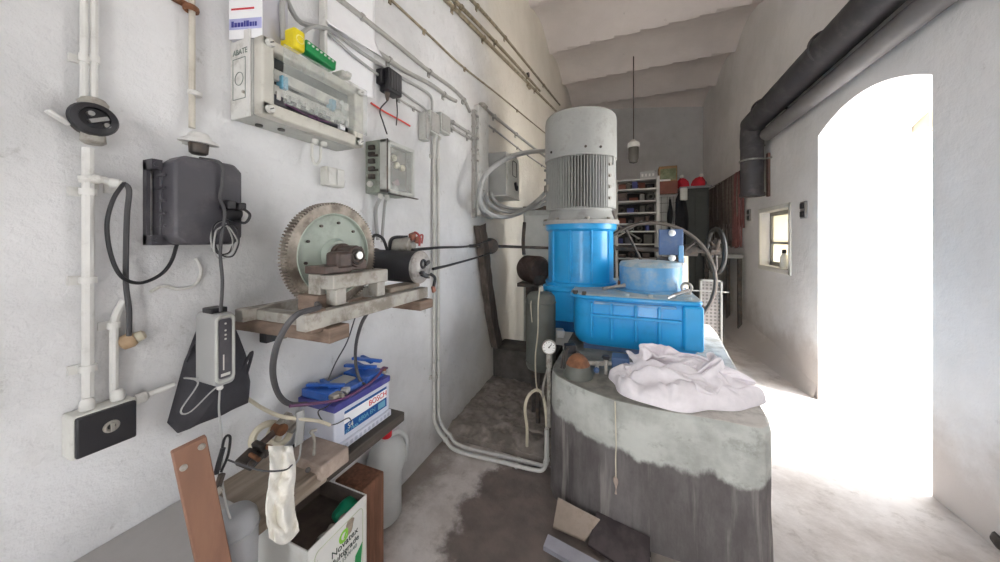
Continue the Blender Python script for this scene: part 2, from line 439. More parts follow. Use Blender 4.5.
# debris-rounded foot of the right wall
b = B()
def foot(u, v):
    Y = DY1+.02+(YB-DY1)*u; h = .22+.10*noise.noise(V((Y*1.3, 3, 0)))+.10*min(1, u*3)
    dd = (.05+.28*min(1, u*2.2))
    return V((WR+.01-dd*(1-v)**1.0, Y, h*v**1.8-.01))
structure(B().grid(foot, 60, 8), 'baseboard_right', m_wall_right, 'rounded plaster foot of the wall beyond the doorway', 'baseboard')
portal((WR+WT+.02, (DY0+DY1)/2, 1.3), (0, PI/2, 0), 2.6, 1.2)
portal((.55, YR-.32, 1.15), (PI/2, 0, 0), .7, 2.3)
portal((WL-.32, -.95, 2.05), (0, -PI/2, 0), 1.7, 1.3)
portal((WR+WT+.02, (NY0+NY1)/2, 1.5), (0, PI/2, 0), .7, .8)
# small window in the wall niche
wn = thing('window_1', 'small white framed window in a deep niche of the grey wall', 'window', (WR+.3, (NY0+NY1)/2, NZ0)); wn['kind'] = 'structure'
b = B(); x0 = WR+.10
for y0, y1, z0, z1 in ((NY0, NY1, NZ0, NZ0+.05), (NY0, NY1, NZ1-.05, NZ1), (NY0, NY0+.05, NZ0, NZ1), (NY1-.05, NY1, NZ0, NZ1), (NY0, NY1, 1.45, 1.475)):
    b.bb(x0, x0+.05, y0, y1, z0, z1)
mk(b, 'window_frame', M('window_grey', '#96948e', .5, var=.05), wn, .004)
mk(B().bb(x0+.02, x0+.026, NY0+.03, NY1-.03, NZ0+.03, NZ1-.03), 'window_pane', m_pane, wn)
b = B()
for y0, y1, z0, z1 in ((NY0-.05, NY1+.05, NZ0-.06, NZ0), (NY0-.05, NY1+.05, NZ1, NZ1+.05), (NY0-.05, NY0, NZ0-.06, NZ1+.05), (NY1, NY1+.05, NZ0-.06, NZ1+.05)):
    b.bb(WR-.012, WR+.02, y0, y1, z0, z1)
mk(b, 'window_surround', m_window_white, wn, .006)
t = thing('bottle', 'white plastic bottle with black cap in the small window niche', 'bottle', (WR+.045, 4.66, NZ0))
mk(B().lathe([(.036, 0), (.04, .01), (.04, .13), (.022, .165), (.015, .175)], ORG[t.name], n=20), 'bottle_body', m_offwhite, t)
mk(B().lathe([(.022, .173), (.022, .215), (.016, .22)], ORG[t.name], n=16), 'cap', m_black, t)

# ------------------------------------------------------------------ things on the left wall
def wall_run(name, label, cat, uv, r, mat, d=.015, group=None, pts=None, n=8, k=6, clips=0, clipmat=None):
    """pipe or cable fixed to the left wall; optional saddle clips as children"""
    P = [L(u, v, d) for u, v in uv] if pts is None else [V(p) for p in pts]
    c = P[len(P)//2].copy()
    if not clips:
        return tag(mk(B().tube(P, r, n, k), name, mat), label, cat, group)
    t = thing(name, label, cat, c, group)
    mk(B().tube(P, r, n, k), 'pipe_run', mat, t)
    Q = smooth_path(P, 12) if len(P) > 2 else [P[0].lerp(P[1], k_/24) for k_ in range(25)]
    for i in range(clips):
        j = int((i+.5)/clips*(len(Q)-1)); p = Q[j]; d0 = (Q[min(j+1, len(Q)-1)]-Q[max(0, j-1)]).normalized()
        b = B().cyl(p-d0*.008, p+d0*.008, r*1.45, n=12)
        side = d0.cross(V((1, 0, 0))).normalized()
        if p.x-WL < .035: b.box(V((WL+.004, p.y, p.z))+side*r*1.6, (.008, .010+r*1.2, .010+r*1.2))
        mk(b, 'saddle_clip', clipmat or mat, t)
    return t
X1 = WL+.02
# far left: two white conduits, dark round socket, bottom rotary switch
def vline(u, v0, v1, d=.02):
    p = L(u, V0, d); s_ = (p-V((0, 0, CAM_Z))).length/ray(u, V0).length
    return V((p.x, p.y, CAM_Z+(V0-v0)*s_)), V((p.x, p.y, CAM_Z+(V0-v1)*s_))
def zat(u, v, d=0.0): return L(u, v, d).z
a, c = vline(84, -60, 99)
wall_run('conduit', 'slim white conduit dropping into the black round socket, outer of the two', 'conduit', None, .007, m_white_paint, pts=[a, c], clips=2)
a, c = vline(94, -60, 99)
wall_run('conduit', 'slim white conduit dropping into the black round socket, nearer the rusty clamp', 'conduit', None, .007, m_white_paint, pts=[a, c], clips=2)
a, c = vline(88, 148, 412)
wall_run('conduit', 'thick white painted pipe from the round socket down to the rotary switch box', 'conduit', None, .0105, m_white_paint, pts=[a, c], clips=3)
p = L(89, 123)
t = thing('wall_socket', 'black round wall socket with grey cable glands on white conduits', 'socket', p)
mk(B().lathe([(.034, 0), (.037, .02), (.033, .034)], p, (1, 0, 0), 32), 'back_box', m_dark_iron, t)
mk(B().lathe([(.032, .03), (.040, .034), (.042, .042), (.038, .052), (.026, .056), (.025, .047), (.001, .046)], p, (1, -.1, .05), 32), 'socket_face', m_black, t)
mk(B().box(p+V((.055, 0, 0)), (.012, .034, .009), (.5, 0, 0)).cyl(p+V((.046, -.012, .012)), p+V((.058, -.012, .012)), .006).cyl(p+V((.046, .014, -.010)), p+V((.058, .014, -.010)), .006), 'contact_bar', m_steel, t)
mk(B().lathe([(.018, 0), (.024, .004), (.026, .02), (.02, .03), (.012, .034)], p+V((.025, 0, .026)), (0, 0, 1), 20), 'cable_gland', m_dull_steel, t)
mk(B().lathe([(.020, 0), (.022, .024), (.015, .03)], p+V((.025, 0, -.028)), (0, 0, -1), 20), 'cable_gland', m_dull_steel, t)
b = B().box(p+V((.022, -.052, -.008)), (.024, .04, .007), (-.6, 0, 0)); mk(b, 'hinged_lid', m_white_paint, t, .002)
# rotary switch at the foot of the pipe
y0, y1, z0, z1 = .318, .418, .975, 1.072
t = thing('rotary_switch', 'small black rotary switch box at the foot of the white pipes', 'switch', (WL, (y0+y1)/2, z0))
mk(B().bb(WL, WL+.055, y0-.006, y1+.003, z0-.004, z1+.004), 'switch_housing', m_offwhite, t, .005)
mk(B().bb(WL+.05, WL+.066, y0, y1, z0, z1), 'switch_face', m_black, t, .004)
q = V((WL+.066, .373, 1.027)); mk(B().torus(q, (1, 0, 0), .011, .004, 24, 8).box(q+V((.006, 0, 0)), (.01, .005, .02)), 'switch_knob', m_dull_steel, t)
for yy in (.345, .396): mk(B().lathe([(.011, 0), (.014, .004), (.013, .022), (.008, .03)], (WL+.028, yy, z1+.003), n=16), 'cable_gland', m_white_paint, t)
b = B().cyl((WL+.025, y1, 1.06), (WL+.025, y1+.09, 1.068), .008).lathe([(.013, 0), (.014, .02), (.009, .026)], (WL+.025, y1+.01, 1.061), (0, 1, 0), 14)
mk(b, 'side_conduit', m_white_paint, t)
# tan coupling and its conduit
a, c = vline(114, 338, 398)
wall_run('conduit', 'short white conduit between the tan coupling and the rotary switch box', 'conduit', None, .0085, m_white_paint, pts=[L(124, 300, .018), L(115, 318, .018), a, c], clips=1)
p = L(128, 341, .02)
t = thing('cable_coupling', 'tan round cable coupling at the end of the black hanging cable', 'coupling', p)
mk(B().lathe([(.012, -.016), (.019, -.012), (.021, .006), (.016, .014)], p, (.3, .8, .35), 20), 'coupling_body', M('tan_plastic', '#b99f80', .5, var=.1, dirt='#7d6142', damt=.5), t)
mk(B().lathe([(.010, .014), (.015, .016), (.013, .03), (.008, .034)], p, (.3, .8, .35), 16), 'coupling_nut', m_hose, t)
# horizontal white pipe and elbow, black looped cables
wall_run('conduit', 'short horizontal white pipe with elbow above the black cable loops', 'conduit', None, .009, m_white_paint, pts=[L(78, 179, .02), L(100, 179, .03), L(112, 183, .03), L(124, 184, .04)], clips=2)
t = thing('looped_cable', 'black cable hung in a wide loop below the charcoal enclosure', 'cable', L(124, 185, .03))
mk(B().tube([L(124, 183, .045), L(113, 200, .05), L(107, 225, .045), L(111, 255, .04), L(122, 277, .04), L(140, 283, .03), L(160, 275, .03), L(171, 262, .03), L(177, 244, .04)], .0046, 8, 7), 'cable_run', m_black, t)
t2 = L(126, 184, .045)
wall_run('drop_cable', 'thick black cable dropping from the white elbow to the tan coupling', 'cable', None, .0058, m_rubber, pts=[L(123, 183, .04), L(129, 190, .045), L(127, 215, .035), L(126, 250, .03), L(126, 285, .03), L(129, 310, .03), L(129, 336, .03)])
# rusty clamp and conduit over the charcoal enclosure
a, c = vline(192, -40, 128)
wall_run('conduit', 'cream conduit under the rusty clamp running to the ceramic cap', 'conduit', None, .0085, M('cream_paint', '#cfc9bd', .6, var=.06, dirt='#9a9081', damt=.5), pts=[a, c], clips=0)
p = L(191, 9, .02)
t = thing('pipe_clamp', 'rusty iron pipe clamp on the cream conduit high on the wall', 'clamp', p)
mk(B().torus(p, (0, 0, 1), .015, .005, 24, 8, 2.0), 'clamp_ring', m_rust, t)
mk(B().box(p+V((-.005, -.024, .008)), (.02, .035, .01)).cyl(p+V((0, -.03, .006)), p+V((.014, -.03, .006)), .005), 'clamp_bolt', m_rust, t)
p = L(195, 94, .02)
tag(mk(B().lathe([(.011, -.008), (.017, -.006), (.018, .006), (.011, .010)], p, n=20), 'conduit_collar', m_white_paint), 'white collar joining the cream conduit above the ceramic cap', 'collar')
p = L(199, 140, .075)
t = thing('cable_entry_cap', 'dusty dish shaped cable entry cap above the charcoal enclosure', 'cap', p)
mk(B().lathe([(.016, .022), (.022, .018), (.028, .006), (.044, -.004), (.047, -.010), (.040, -.012), (.02, -.010)], p, (.12, 0, 1), 32), 'cap_dish', m_white_paint, t)
mk(B().lathe([(.016, -.045), (.022, -.04), (.024, -.012), (.018, -.008)], p, (.05, 0, 1), 24), 'cap_gland', m_dark_iron, t)
mk(B().bb(WL, p.x-.01, p.y-.008, p.y+.008, p.z-.006, p.z+.004), 'wall_arm', m_white_paint, t)
# charcoal junction enclosure
y0, y1, z0, z1, xf = .474, .642, 1.487, 1.742, -1.168
t = thing('junction_enclosure', 'large charcoal plastic junction enclosure with chamfered corners', 'electrical box', (WL, (y0+y1)/2, z0))
def octo(y0, y1, z0, z1, c): return [(y0+c, z0), (y1-c, z0), (y1, z0+c), (y1, z1-c), (y1-c, z1), (y0+c, z1), (y0, z1-c), (y0, z0+c)]
mk(B().prism(octo(y0, y1, z0, z1, .022), 'YZ', WL+.04, xf), 'enclosure_lid', m_box_black, t, .008)
mk(B().bb(WL, WL+.045, y0-.004, y1+.004, z0-.002, z1-.02), 'enclosure_base', m_box_black, t, .004)
b = B()
for i in range(5): b.bb(WL+.03, WL+.075, y0-.008, y0-.002, z0+.05+i*.036, z0+.056+i*.036)
mk(b, 'side_rib', m_box_black, t)
b = B()
for z in (z0+.012, z1-.028): b.bb(WL, WL+.05, y0-.022, y0, z-.014, z+.014).cyl((WL+.05, y0-.012, z), (WL+.058, y0-.012, z), .007)
b.bb(WL, WL+.02, y0-.022, y0-.014, z0, z1-.02)
mk(b, 'mounting_lug', m_box_black, t)
mk(B().lathe([(.020, 0), (.026, .006), (.026, .018), (.014, .022)], (xf, .607, 1.585), (1, 0, 0), 24), 'socket_outlet', m_black, t)
b = B().box((xf+.03, .585, 1.607), (.05, .022, .028)).box((xf+.028, .615, 1.605), (.045, .022, .024)); mk(b, 'cable_plug', m_black, t, .004)
b = B().tube([V((xf+.05, .615, 1.60)), V((xf+.055, .632, 1.58)), V((xf+.045, .625, 1.555)), V((xf+.02, .61, 1.56))], .004)
mk(b, 'plug_tail', m_black, t)
xq = xf+.028
wall_run('flat_cable', 'grey cable running over the charcoal enclosure front down to the grey charger', 'cable', None, .0045, m_rubber,
         pts=[V((-1.2, .545, 1.748)), V((-1.155, .575, 1.735)), V((xf+.008, .582, 1.68)), V((xf+.010, .575, 1.63)), V((xf+.05, .567, 1.58)), V((xf+.05, .556, 1.47)), V((-1.10, .552, 1.38)), V((-1.11, .553, 1.29))])
t = thing('wire_coil', 'loose coil of thin grey and black wires under the charcoal enclosure', 'wires', (xf+.03, .565, 1.45))
rr = random.Random(3)
for i, m in enumerate((m_cable_grey, m_black, m_cable_grey, m_black)):
    c = V((xf+.03+.006*i, .572+rr.uniform(-.006, .006), 1.505+rr.uniform(-.015, .01)))
    P = [c+V((rr.uniform(-.008, .008), math.cos(a)*(.026+.006*rr.random()), math.sin(a)*(.045+.01*rr.random()))) for a in [k*PI/5 for k in range(10)]]
    mk(B().tube(P, .0022, 6, 5, True), 'wire_loop', m, t)
# hanging cable ties / white loop on the wall below
p = L(172, 286, .012)
tag(mk(B().tube([L(150, 292, .005), L(163, 286, .007), L(178, 289, .006), L(196, 284, .006), L(201, 270, .005), L(196, 258, .005)], .005, 8, 6), 'bare_lead', m_white_paint), 'painted over white lead bent along the wall under the charcoal enclosure', 'cable')
# grey battery charger hanging on its cable
y0, y1, z0, z1, xf2 = .530, .582, 1.075, 1.285, -1.095
t = thing('battery_charger', 'grey plastic battery charger hanging in front of the black bag', 'charger', (-1.15, .555, z0))
def rrect(y0, y1, z0, z1, r, n=5):
    out = []
    for cy, cz, a in ((y1-r, z1-r, 0), (y0+r, z1-r, PI/2), (y0+r, z0+r, PI), (y1-r, z0+r, 1.5*PI)):
        out += [(cy+r*math.cos(a+PI/2*i/n), cz+r*math.sin(a+PI/2*i/n)) for i in range(n+1)]
    return out
mk(B().prism(rrect(y0, y1, z0, z1, .014), 'YZ', -1.19, xf2), 'charger_case', M('charger_grey', '#a3a3a2', .45, var=.04), t, .003)
b = B().torus((0, 0, 0), (1, 0, 0), 1, .1, 8, 4); b.bm.clear()
P = [V((xf2+.001, y, z)) for y, z in rrect(y0+.005, y1-.005, z0+.012, z1-.008, .012)]
mk(B().tube(P, .004, 6, 1, True), 'front_bezel', m_grey_box, t)
mk(B().prism(rrect(y0+.010, y1-.010, z0+.02, z1-.016, .008), 'YZ', xf2-.002, xf2+.002), 'front_panel', m_box_black, t)
b = B()
for i, zz in enumerate((1.255, 1.235, 1.222, 1.21)): b.sph((xf2+.003, .556, zz), (.002, .003, .003), 8)
b.bb(xf2+.001, xf2+.003, .55, .553, 1.12, 1.165); b.bb(xf2+.001, xf2+.003, .545, .568, 1.102, 1.110)
mk(b, 'indicator_marking', m_offwhite, t)
mk(B().bb(-1.17, -1.12, y0+.006, y1-.006, z1-.002, z1+.014), 'hanging_bracket', m_black, t, .003)
mk(B().lathe([(.007, 0), (.008, -.016), (.004, -.02)], (-1.12, .556, z0), n=14), 'cable_gland', m_white_paint, t)
# black bag hanging on the wall
def pillow(poly, x0, depth, nr=7):
    b = B(); n = len(poly)
    pts = []
    for i in range(n):
        for k in range(5):
            a, c = poly[i], poly[(i+1) % n]; pts.append((a[0]+(c[0]-a[0])*k/5, a[1]+(c[1]-a[1])*k/5))
    cy = sum(p[0] for p in pts)/len(pts); cz = sum(p[1] for p in pts)/len(pts)
    R = [[V((x0, p[0], p[1])) for p in pts]]
    for i in range(nr):
        f = 1-i/nr*.97; h = depth*math.sqrt(max(0, 1-(f)**3))*.9+depth*.1
        R.append([V((x0+h+.012*noise.noise(V((p[0]*14, p[1]*9, i*.2)))*(1 if i else 0), cy+(p[0]-cy)*f, cz+(p[1]-cz)*f)) for p in pts])
    return b.rings(R)
bp = [(u, v) for u, v in ((199, 334), (187, 362), (178, 395), (170, 424), (180, 434), (212, 420), (247, 404), (250, 380), (246, 352), (238, 330))]
poly = [(L(u, v, .02).y, L(u, v, .02).z) for u, v in bp]
t = thing('bag', 'black fabric bag hanging on the white wall behind the grey charger', 'bag', (WL, .6, .97))
mk(pillow(poly, WL+.003, .07), 'bag_body', m_bag, t)
mk(B().tube([L(240, 372, .06), L(252, 352, .05), L(246, 375, .05), L(240, 388, .06)], .005), 'strap', m_bag, t)
mk(B().tube([L(205, 315, .02), L(196, 335, .03), L(186, 362, .03)], .004), 'strap', m_bag, t)
tag(mk(B().tube([V((-1.17, .54, 1.085)), L(184, 378, .1), L(198, 383, .1), L(181, 410, .095), L(190, 412, .095), L(211, 392, .1), V((-1.12, .556, 1.07))], .0022, 6, 8), 'cord_loop', m_cable_grey), 'thin pale cord looped across the front of the black bag', 'cord')
# lead from the charger with black clips
t = thing('charger_lead', 'grey charger lead with two black clips beside the brown board', 'cable', V((-1.1, .556, 1.05)))
mk(B().tube([V((-1.12, .556, 1.06)), onX(219, 410, -1.08), onX(221, 430, -1.05), onX(222, 455, -1.02), onX(222, 480, -1.0), onX(228, 512, -.985), onX(237, 534, -.975), onX(232, 552, -.97), onX(222, 566, -.97)], .0026, 6, 7), 'lead_run', m_cable_grey, t)
mk(B().tube([onX(219, 470, -.99), onX(224, 440, -.985), onX(230, 437, -.985), onX(228, 455, -.985), onX(221, 472, -.985)], .0032, 6, 6), 'clip_lead', m_black, t)
mk(B().tube([onX(216, 474, -.985), onX(219, 462, -.985), onX(223, 448, -.985)], .006, 8, 4), 'clip_jaw', m_black, t)
mk(B().tube([onX(214, 500, -.985), onX(218, 486, -.985), onX(222, 474, -.985)], .008, 8, 4), 'clip_jaw', m_dark_iron, t)
mk(B().box(onX(215, 494, -.98), (.012, .03, .018), (.5, 0, 0)).box(onX(206, 499, -.98), (.012, .014, .02), (.3, 0, 0)), 'clip_spring', m_dull_steel, t, .003)

# ------------------------------------------------------------------ big meter box and what stands on it
y0, y1, z0, z1, xf = .655, 1.085, 1.885, 2.145, -1.05
t = thing('meter_box', 'large grey meter box with hazy clear cover over rows of terminals', 'electrical box', (WL, (y0+y1)/2, z0))
xb = WL+.115
mk(B().bb(WL, xb, y0, y1, z0, z1), 'box_body', m_grey_box, t, .006)
b = B()
for a in ((y0, y1, z0, z0+.045), (y0, y1, z1-.035, z1), (y0, y0+.04, z0, z1), (y1-.05, y1, z0, z1)):
    b.bb(xb+.004, xb+.052, *a)
mk(b, 'box_frame', M('box_cream', '#cfccc2', .5, var=.05, dirt='#8f897b', damt=.5, dscale=12, dthr=.56), t, .006)
mk(B().bb(xb, xb+.008, y0+.004, y1-.004, z0+.004, z1-.004), 'gasket', m_rubber, t)
mk(B().bb(xf-.008, xf, y0+.03, y1-.04, z0+.035, z1-.028), 'clear_cover', m_cover, t, .004)
mk(B().bb(xb+.006, xb+.010, y0+.04, y1-.05, z0+.04, z1-.035), 'back_plate', M('back_plate_grey', '#4c4f4e', .6), t)
for zc_, m in ((2.045, m_offwhite), (1.99, m_offwhite)):
    mk(B().bb(xb+.01, xb+.03, y0+.05, y1-.06, zc_-.02, zc_+.018), 'terminal_rail', m, t, .003)
m_lblue = M('light_blue_plastic', '#6fa9c4', .4)
for yy in (.735, .935):
    mk(B().bb(xb+.012, xb+.045, yy-.011, yy+.011, 2.0, 2.045), 'blue_terminal', m_lblue, t, .002)
mk(B().bb(xb+.01, xb+.036, .70, .96, 1.938, 1.972), 'dark_terminal_block', m_box_black, t, .003)
for i in range(9):
    yy = y0+.055+i*.036
    mk(B().bb(xb+.012, xb+.04, yy, yy+.014, 1.955+.006*(i % 2), 1.985), 'terminal', m_cable_grey if i % 3 else m_offwhite, t, .002)
rr = random.Random(11)
for i in range(5):
    ya, yb = sorted((rr.uniform(y0+.06, y1-.08), rr.uniform(y0+.06, y1-.08)))
    mk(B().tube([V((xb+.03, ya, 1.955)), V((xb+.042, ya+.01, 1.938+rr.random()*.01)), V((xb+.044, (ya+yb)/2, 1.935)), V((xb+.03, yb, 1.955))], .003, 6, 5), 'wire', m_black if i % 2 else m_purple, t)
mk(B().bb(xb+.03, xb+.045, .965, .99, 1.935, 1.955), 'white_tag', m_paper, t)
for yy, zz in ((y0+.022, z0+.020), (y1-.022, z0+.020), (y0+.022, z1-.018), (y1-.022, z1-.018)):
    s_ = mk(B().lathe([(.013, 0), (.014, .012), (.011, .018)], (xb+.048, yy, zz), (1, 0, 0), 18), 'cover_screw', m_offwhite, t)
    mk(B().box((xb+.066, yy, zz), (.003, .014, .003), (.6, 0, 0)), 'screw_slot', m_black, s_)
mk(B().bb(WL+.005, xb-.004, y0-.006, y0-.0005, z0-.004, z1+.03), 'side_plate', m_white_paint, t, .002)
text('ABATE', .026, (WL+.06, y0-.0066, 2.105), (1, 0, 0), (0, 0, 1), 'lettering', m_ink_grey, t)
b = B()
for a in ((WL+.02, WL+.022, 1.945, 2.085), (WL+.088, WL+.09, 1.945, 2.085), (WL+.02, WL+.09, 1.945, 1.947), (WL+.02, WL+.09, 2.083, 2.085)):
    b.bb(a[0], a[1], y0-.0072, y0-.0062, a[2], a[3])
mk(b, 'plate_border', m_ink_grey, t)
mk(B().torus((WL+.055, y0-.0065, 2.015), (0, 1, 0), .022, .0012, 24, 6), 'plate_emblem', m_ink_grey, t)
mk(B().cyl((WL+.083, y0-.006, 1.965), (WL+.083, y0-.012, 1.965), .005), 'plate_screw', m_dull_steel, t)
for xx, yy in ((WL+.04, .72), (WL+.07, .78)): mk(B().cyl((xx, yy, z0+.001), (xx, yy, z0-.006), .012, n=14), 'knockout', m_motor_dark, t)
for yy in (.915, .955):
    mk(B().lathe([(.013, 0), (.014, -.012), (.009, -.02)], (WL+.075, yy, z0), n=14), 'cable_gland', m_offwhite, t)
# carton with blue band on the box
t = thing('small_carton', 'small white and grey carton with blue band standing on the meter box', 'carton', (-1.19, .70, z1))
cx0, cx1, cy0, cy1, cz0 = WL+.01, WL+.135, .655, .765, z1+.001
mk(B().bb(cx0, cx1, cy0, cy1, cz0, cz0+.20), 'carton_body', M('carton_grey', '#bcbbc3', .6, var=.03), t, .002)
mk(B().bb(cx0+.001, cx1-.001, cy0-.0012, cy0, cz0+.001, cz0+.199), 'carton_front', m_paper, t)
mk(B().bb(cx0+.003, cx1-.003, cy0-.0022, cy0-.0012, cz0+.032, cz0+.068), 'blue_band', M('pale_blue_band', '#b3b4de', .5), t)
b = B()
rr = random.Random(5); xx = cx0+.012
while xx < cx1-.022:
    w_ = rr.uniform(.005, .010); b.bb(xx, xx+w_, cy0-.0034, cy0-.0022, cz0+.040, cz0+.040+rr.choice((.014, .019))); xx += w_+.003
mk(b, 'band_print', M('navy_print', '#34368f', .5), t)
mk(B().bb(cx0+.01, cx1-.03, cy0-.0022, cy0-.0012, cz0+.098, cz0+.104), 'red_print_line', m_red, t)
# yellow transformer and green strip on top
t = thing('yellow_connector', 'yellow block with bent grey cables rising from it on the meter box', 'connector', (-1.12, .765, z1))
mk(B().bb(-1.165, -1.085, .742, .785, z1, z1+.075), 'block', m_yellow, t, .008)
mk(B().torus((-1.084, .764, z1+.038), (1, 0, 0), .014, .002, 20, 6), 'round_mark', M('pale_yellow', '#efe58a', .5), t)
t = thing('green_terminal_strip', 'green terminal strip lying on the meter box beside the yellow block', 'terminal strip', (-1.12, .86, z1))
mk(B().box((-1.115, .855, z1+.032), (.05, .13, .040), (-.12, 0, 0)), 'strip_body', m_green, t, .004)
b = B()
for i in range(7): b.box((-1.088, .80+i*.017, z1+.047-i*.002), (.004, .008, .006))
mk(b, 'print_marking', m_offwhite, t)
t = thing('cover_latch', 'grey cover latch on top of the meter box near the paper', 'latch', (-1.12, .97, z1))
mk(B().bb(-1.15, -1.085, .945, .99, z1, z1+.025), 'latch_body', m_grey_box, t, .006)
mk(B().bb(-1.085, -1.07, .955, .98, z1+.004, z1+.02), 'latch_tab', m_offwhite, t, .003)
wall_run('arched_cable', 'thick grey cable arching out of the yellow block and along the wall', 'cable', None, .0095, m_cable_grey,
         pts=[V((-1.14, .757, z1+.07)), V((-1.15, .757, z1+.19)), V((-1.17, .785, z1+.245)), V((-1.21, .87, z1+.225)), L(330, 30, .03), L(350, 44, .02), L(368, 57, .015), L(400, 77, .015), L(420, 88, .015), L(431, 97, .02), L(432, 112, .03)])
wall_run('arched_cable', 'thinner grey cable arching out behind the green terminal strip', 'cable', None, .0075, m_cable_grey,
         pts=[V((-1.14, .79, z1+.06)), V((-1.15, .80, z1+.115)), V((-1.17, .83, z1+.14)), L(318, 26, .045), L(338, 42, .02), L(356, 58, .018), L(385, 80, .015), L(410, 98, .015), L(424, 108, .02), L(428, 114, .03)])
for nm_ in ('meter_box', 'small_carton', 'yellow_connector', 'green_terminal_strip', 'cover_latch'):
    o_ = bpy.data.objects[nm_]; o_.location.z += .034; o_.location.y += .014
bpy.data.objects['small_carton'].rotation_euler.z = .28
# paper sheets on the wall
def sheet(yl, yr, zt, zb, curl, zl=0.):
    def f(u, v):
        y = yl+(yr-yl)*u; z = zt+(zb-zt)*v
        d = .004+curl*max(0, v-.6)**2*6+.006*noise.noise(V((y*9, z*9, 1)))
        return V((WL+abs(d)+.002, y, z+zl*(u-.5)))
    return B().grid(f, 16, 24)
tag(mk(sheet(1.02, 1.325, 2.56, 2.24, .004, .05), 'paper_sheet', m_paper, solid=.0015), 'lower white paper sheet flat on the wall behind the meter box', 'paper')
tag(mk(sheet(1.01, 1.335, 2.86, 2.47, .055, .03), 'paper_sheet', m_paper, solid=.0015), 'upper white paper sheet with its bottom edge curling off the wall', 'paper')
tag(mk(B().bb(WL+.002, WL+.04, 1.002, 1.018, 2.18, 2.72), 'cable_trunking', m_white_paint, bevel=.004), 'slim upright white cable trunk beside the paper sheets', 'trunking')
# black adaptor on the wall
t = thing('black_adaptor', 'black plug-in adaptor on the wall above the red cable', 'adaptor', L(381, 82, .03))
mk(B().bb(WL+.002, WL+.07, 1.375, 1.485, 2.325, 2.455), 'adaptor_body', m_black, t, .008)
b = B()
for i in range(4): b.bb(WL+.07, WL+.073, 1.39+i*.022, 1.405+i*.022, 2.345, 2.44)
mk(b, 'body_groove', m_rubber, t)
mk(B().bb(WL, WL+.04, 1.35, 1.40, 2.36, 2.44), 'wall_plug', m_black, t, .004)
mk(B().lathe([(.016, 0), (.012, -.03), (.006, -.05)], (WL+.035, 1.40, 2.33), n=14), 'strain_relief', m_dark_iron, t)
mk(B().tube([V((WL+.035, 1.40, 2.28)), L(380, 110, .03), L(383, 122, .03), L(387, 134, .06)], .004), 'lead', m_black, t)
mk(B().tube([V((WL+.03, 1.48, 2.34)), V((WL+.035, 1.483, 2.25)), V((WL+.03, 1.48, 2.17))], .0035), 'lead', m_black, t)
wall_run('red_cable', 'bright red cable stretched on the wall under the black adaptor', 'cable', [(371, 103), (385, 112), (400, 120), (410, 126)], .005, m_redwire, .02)
# small white sockets left of the relay box
t = thing('white_socket', 'small white double socket under the meter box with a white lead loop', 'socket', L(326, 175, 0))
mk(B().bb(WL, WL+.045, 1.01, 1.105, 1.745, 1.83), 'socket_box', m_offwhite, t, .005)
mk(B().bb(WL+.045, WL+.049, 1.016, 1.055, 1.752, 1.824).bb(WL+.045, WL+.049, 1.06, 1.099, 1.752, 1.824), 'socket_front', m_white_paint, t, .002)
mk(B().tube([V((WL+.075, .915, z0+.012)), V((WL+.07, .92, 1.84)), V((WL+.06, .945, 1.82)), V((WL+.06, .965, 1.85)), V((WL+.075, .955, z0+.012))], .0055), 'lead_loop', m_offwhite, t)
# relay box with clear door
y0, y1, z0, z1, xf = 1.275, 1.505, 1.745, 2.02, -1.138
t = thing('relay_box', 'green grey relay box with a clear door and three pale lamps inside', 'electrical box', (WL, (y0+y1)/2, z0))
mk(B().bb(WL, xf-.05, y0, y1, z0, z1), 'box_body', m_green_grey, t, .005)
b = B()
for a in ((y0, y1, z0, z0+.02), (y0, y1, z1-.02, z1), (y0, y0+.03, z0, z1), (y1-.02, y1, z0, z1)): b.bb(xf-.046, xf, *a)
mk(b, 'door_frame', m_grey_box, t, .004)
mk(B().bb(xf-.01, xf-.004, y0+.025, y1-.015, z0+.015, z1-.015), 'clear_door', m_cover, t)
mk(B().bb(xf-.049, xf-.044, y0+.02, y1-.01, z0+.01, z1-.01), 'relay_plate', M('relay_plate', '#85807d', .6, dirt='#a89a98', damt=.5), t)
for yy, zz in ((1.37, 1.945), (1.395, 1.91), (1.44, 1.905)): mk(B().lathe([(.018, 0), (.018, .014), (.010, .022)], (xf-.044, yy, zz), (1, 0, 0), 18), 'pilot_lamp', M('lamp_lens', '#e9e2cb', .3), t)
mk(B().box((xf-.04, 1.39, 1.81), (.006, .05, .03), (.5, 0, 0)), 'pink_label', M('pink_label', '#b7969c', .6), t)
mk(B().bb(xf-.01, xf+.004, y0+.02, y1+.03, z0-.008, z0-.003), 'bottom_strip', m_dark_iron, t)
mk(B().cyl((xf, y0+.005, z0), (xf, y0+.005, z1), .004, n=10), 'door_hinge', m_dark_iron, t)
for i, zz in enumerate((1.98, 1.945, 1.91, 1.87, 1.83)):
    b = B().box((WL+.05, y0-.008, zz), (.035, .018, .022)).cyl((WL+.03, y0-.004, zz-.006), (WL+.075+.02*(i % 2), y0-.012, zz-.01), .006, n=10)
    mk(b, 'side_terminal', m_dark_iron, t, .002)
mk(B().sph((WL+.045, y0-.014, 1.79), .016, 14), 'white_button', m_offwhite, t)
for yy in (1.31, 1.36): mk(B().lathe([(.012, 0), (.014, -.02), (.008, -.03)], (WL+.07, yy, z0), n=14), 'cable_gland', m_offwhite, t)
wall_run('flex_conduit', 'grey flexible conduit under the relay box behind the starter motor, nearer the gear wheel', 'conduit', None, .010, m_cable_grey, pts=[V((WL+.07, 1.31, z0-.02)), L(376, 208, .05), L(376, 222, .04), L(378, 240, .05)])
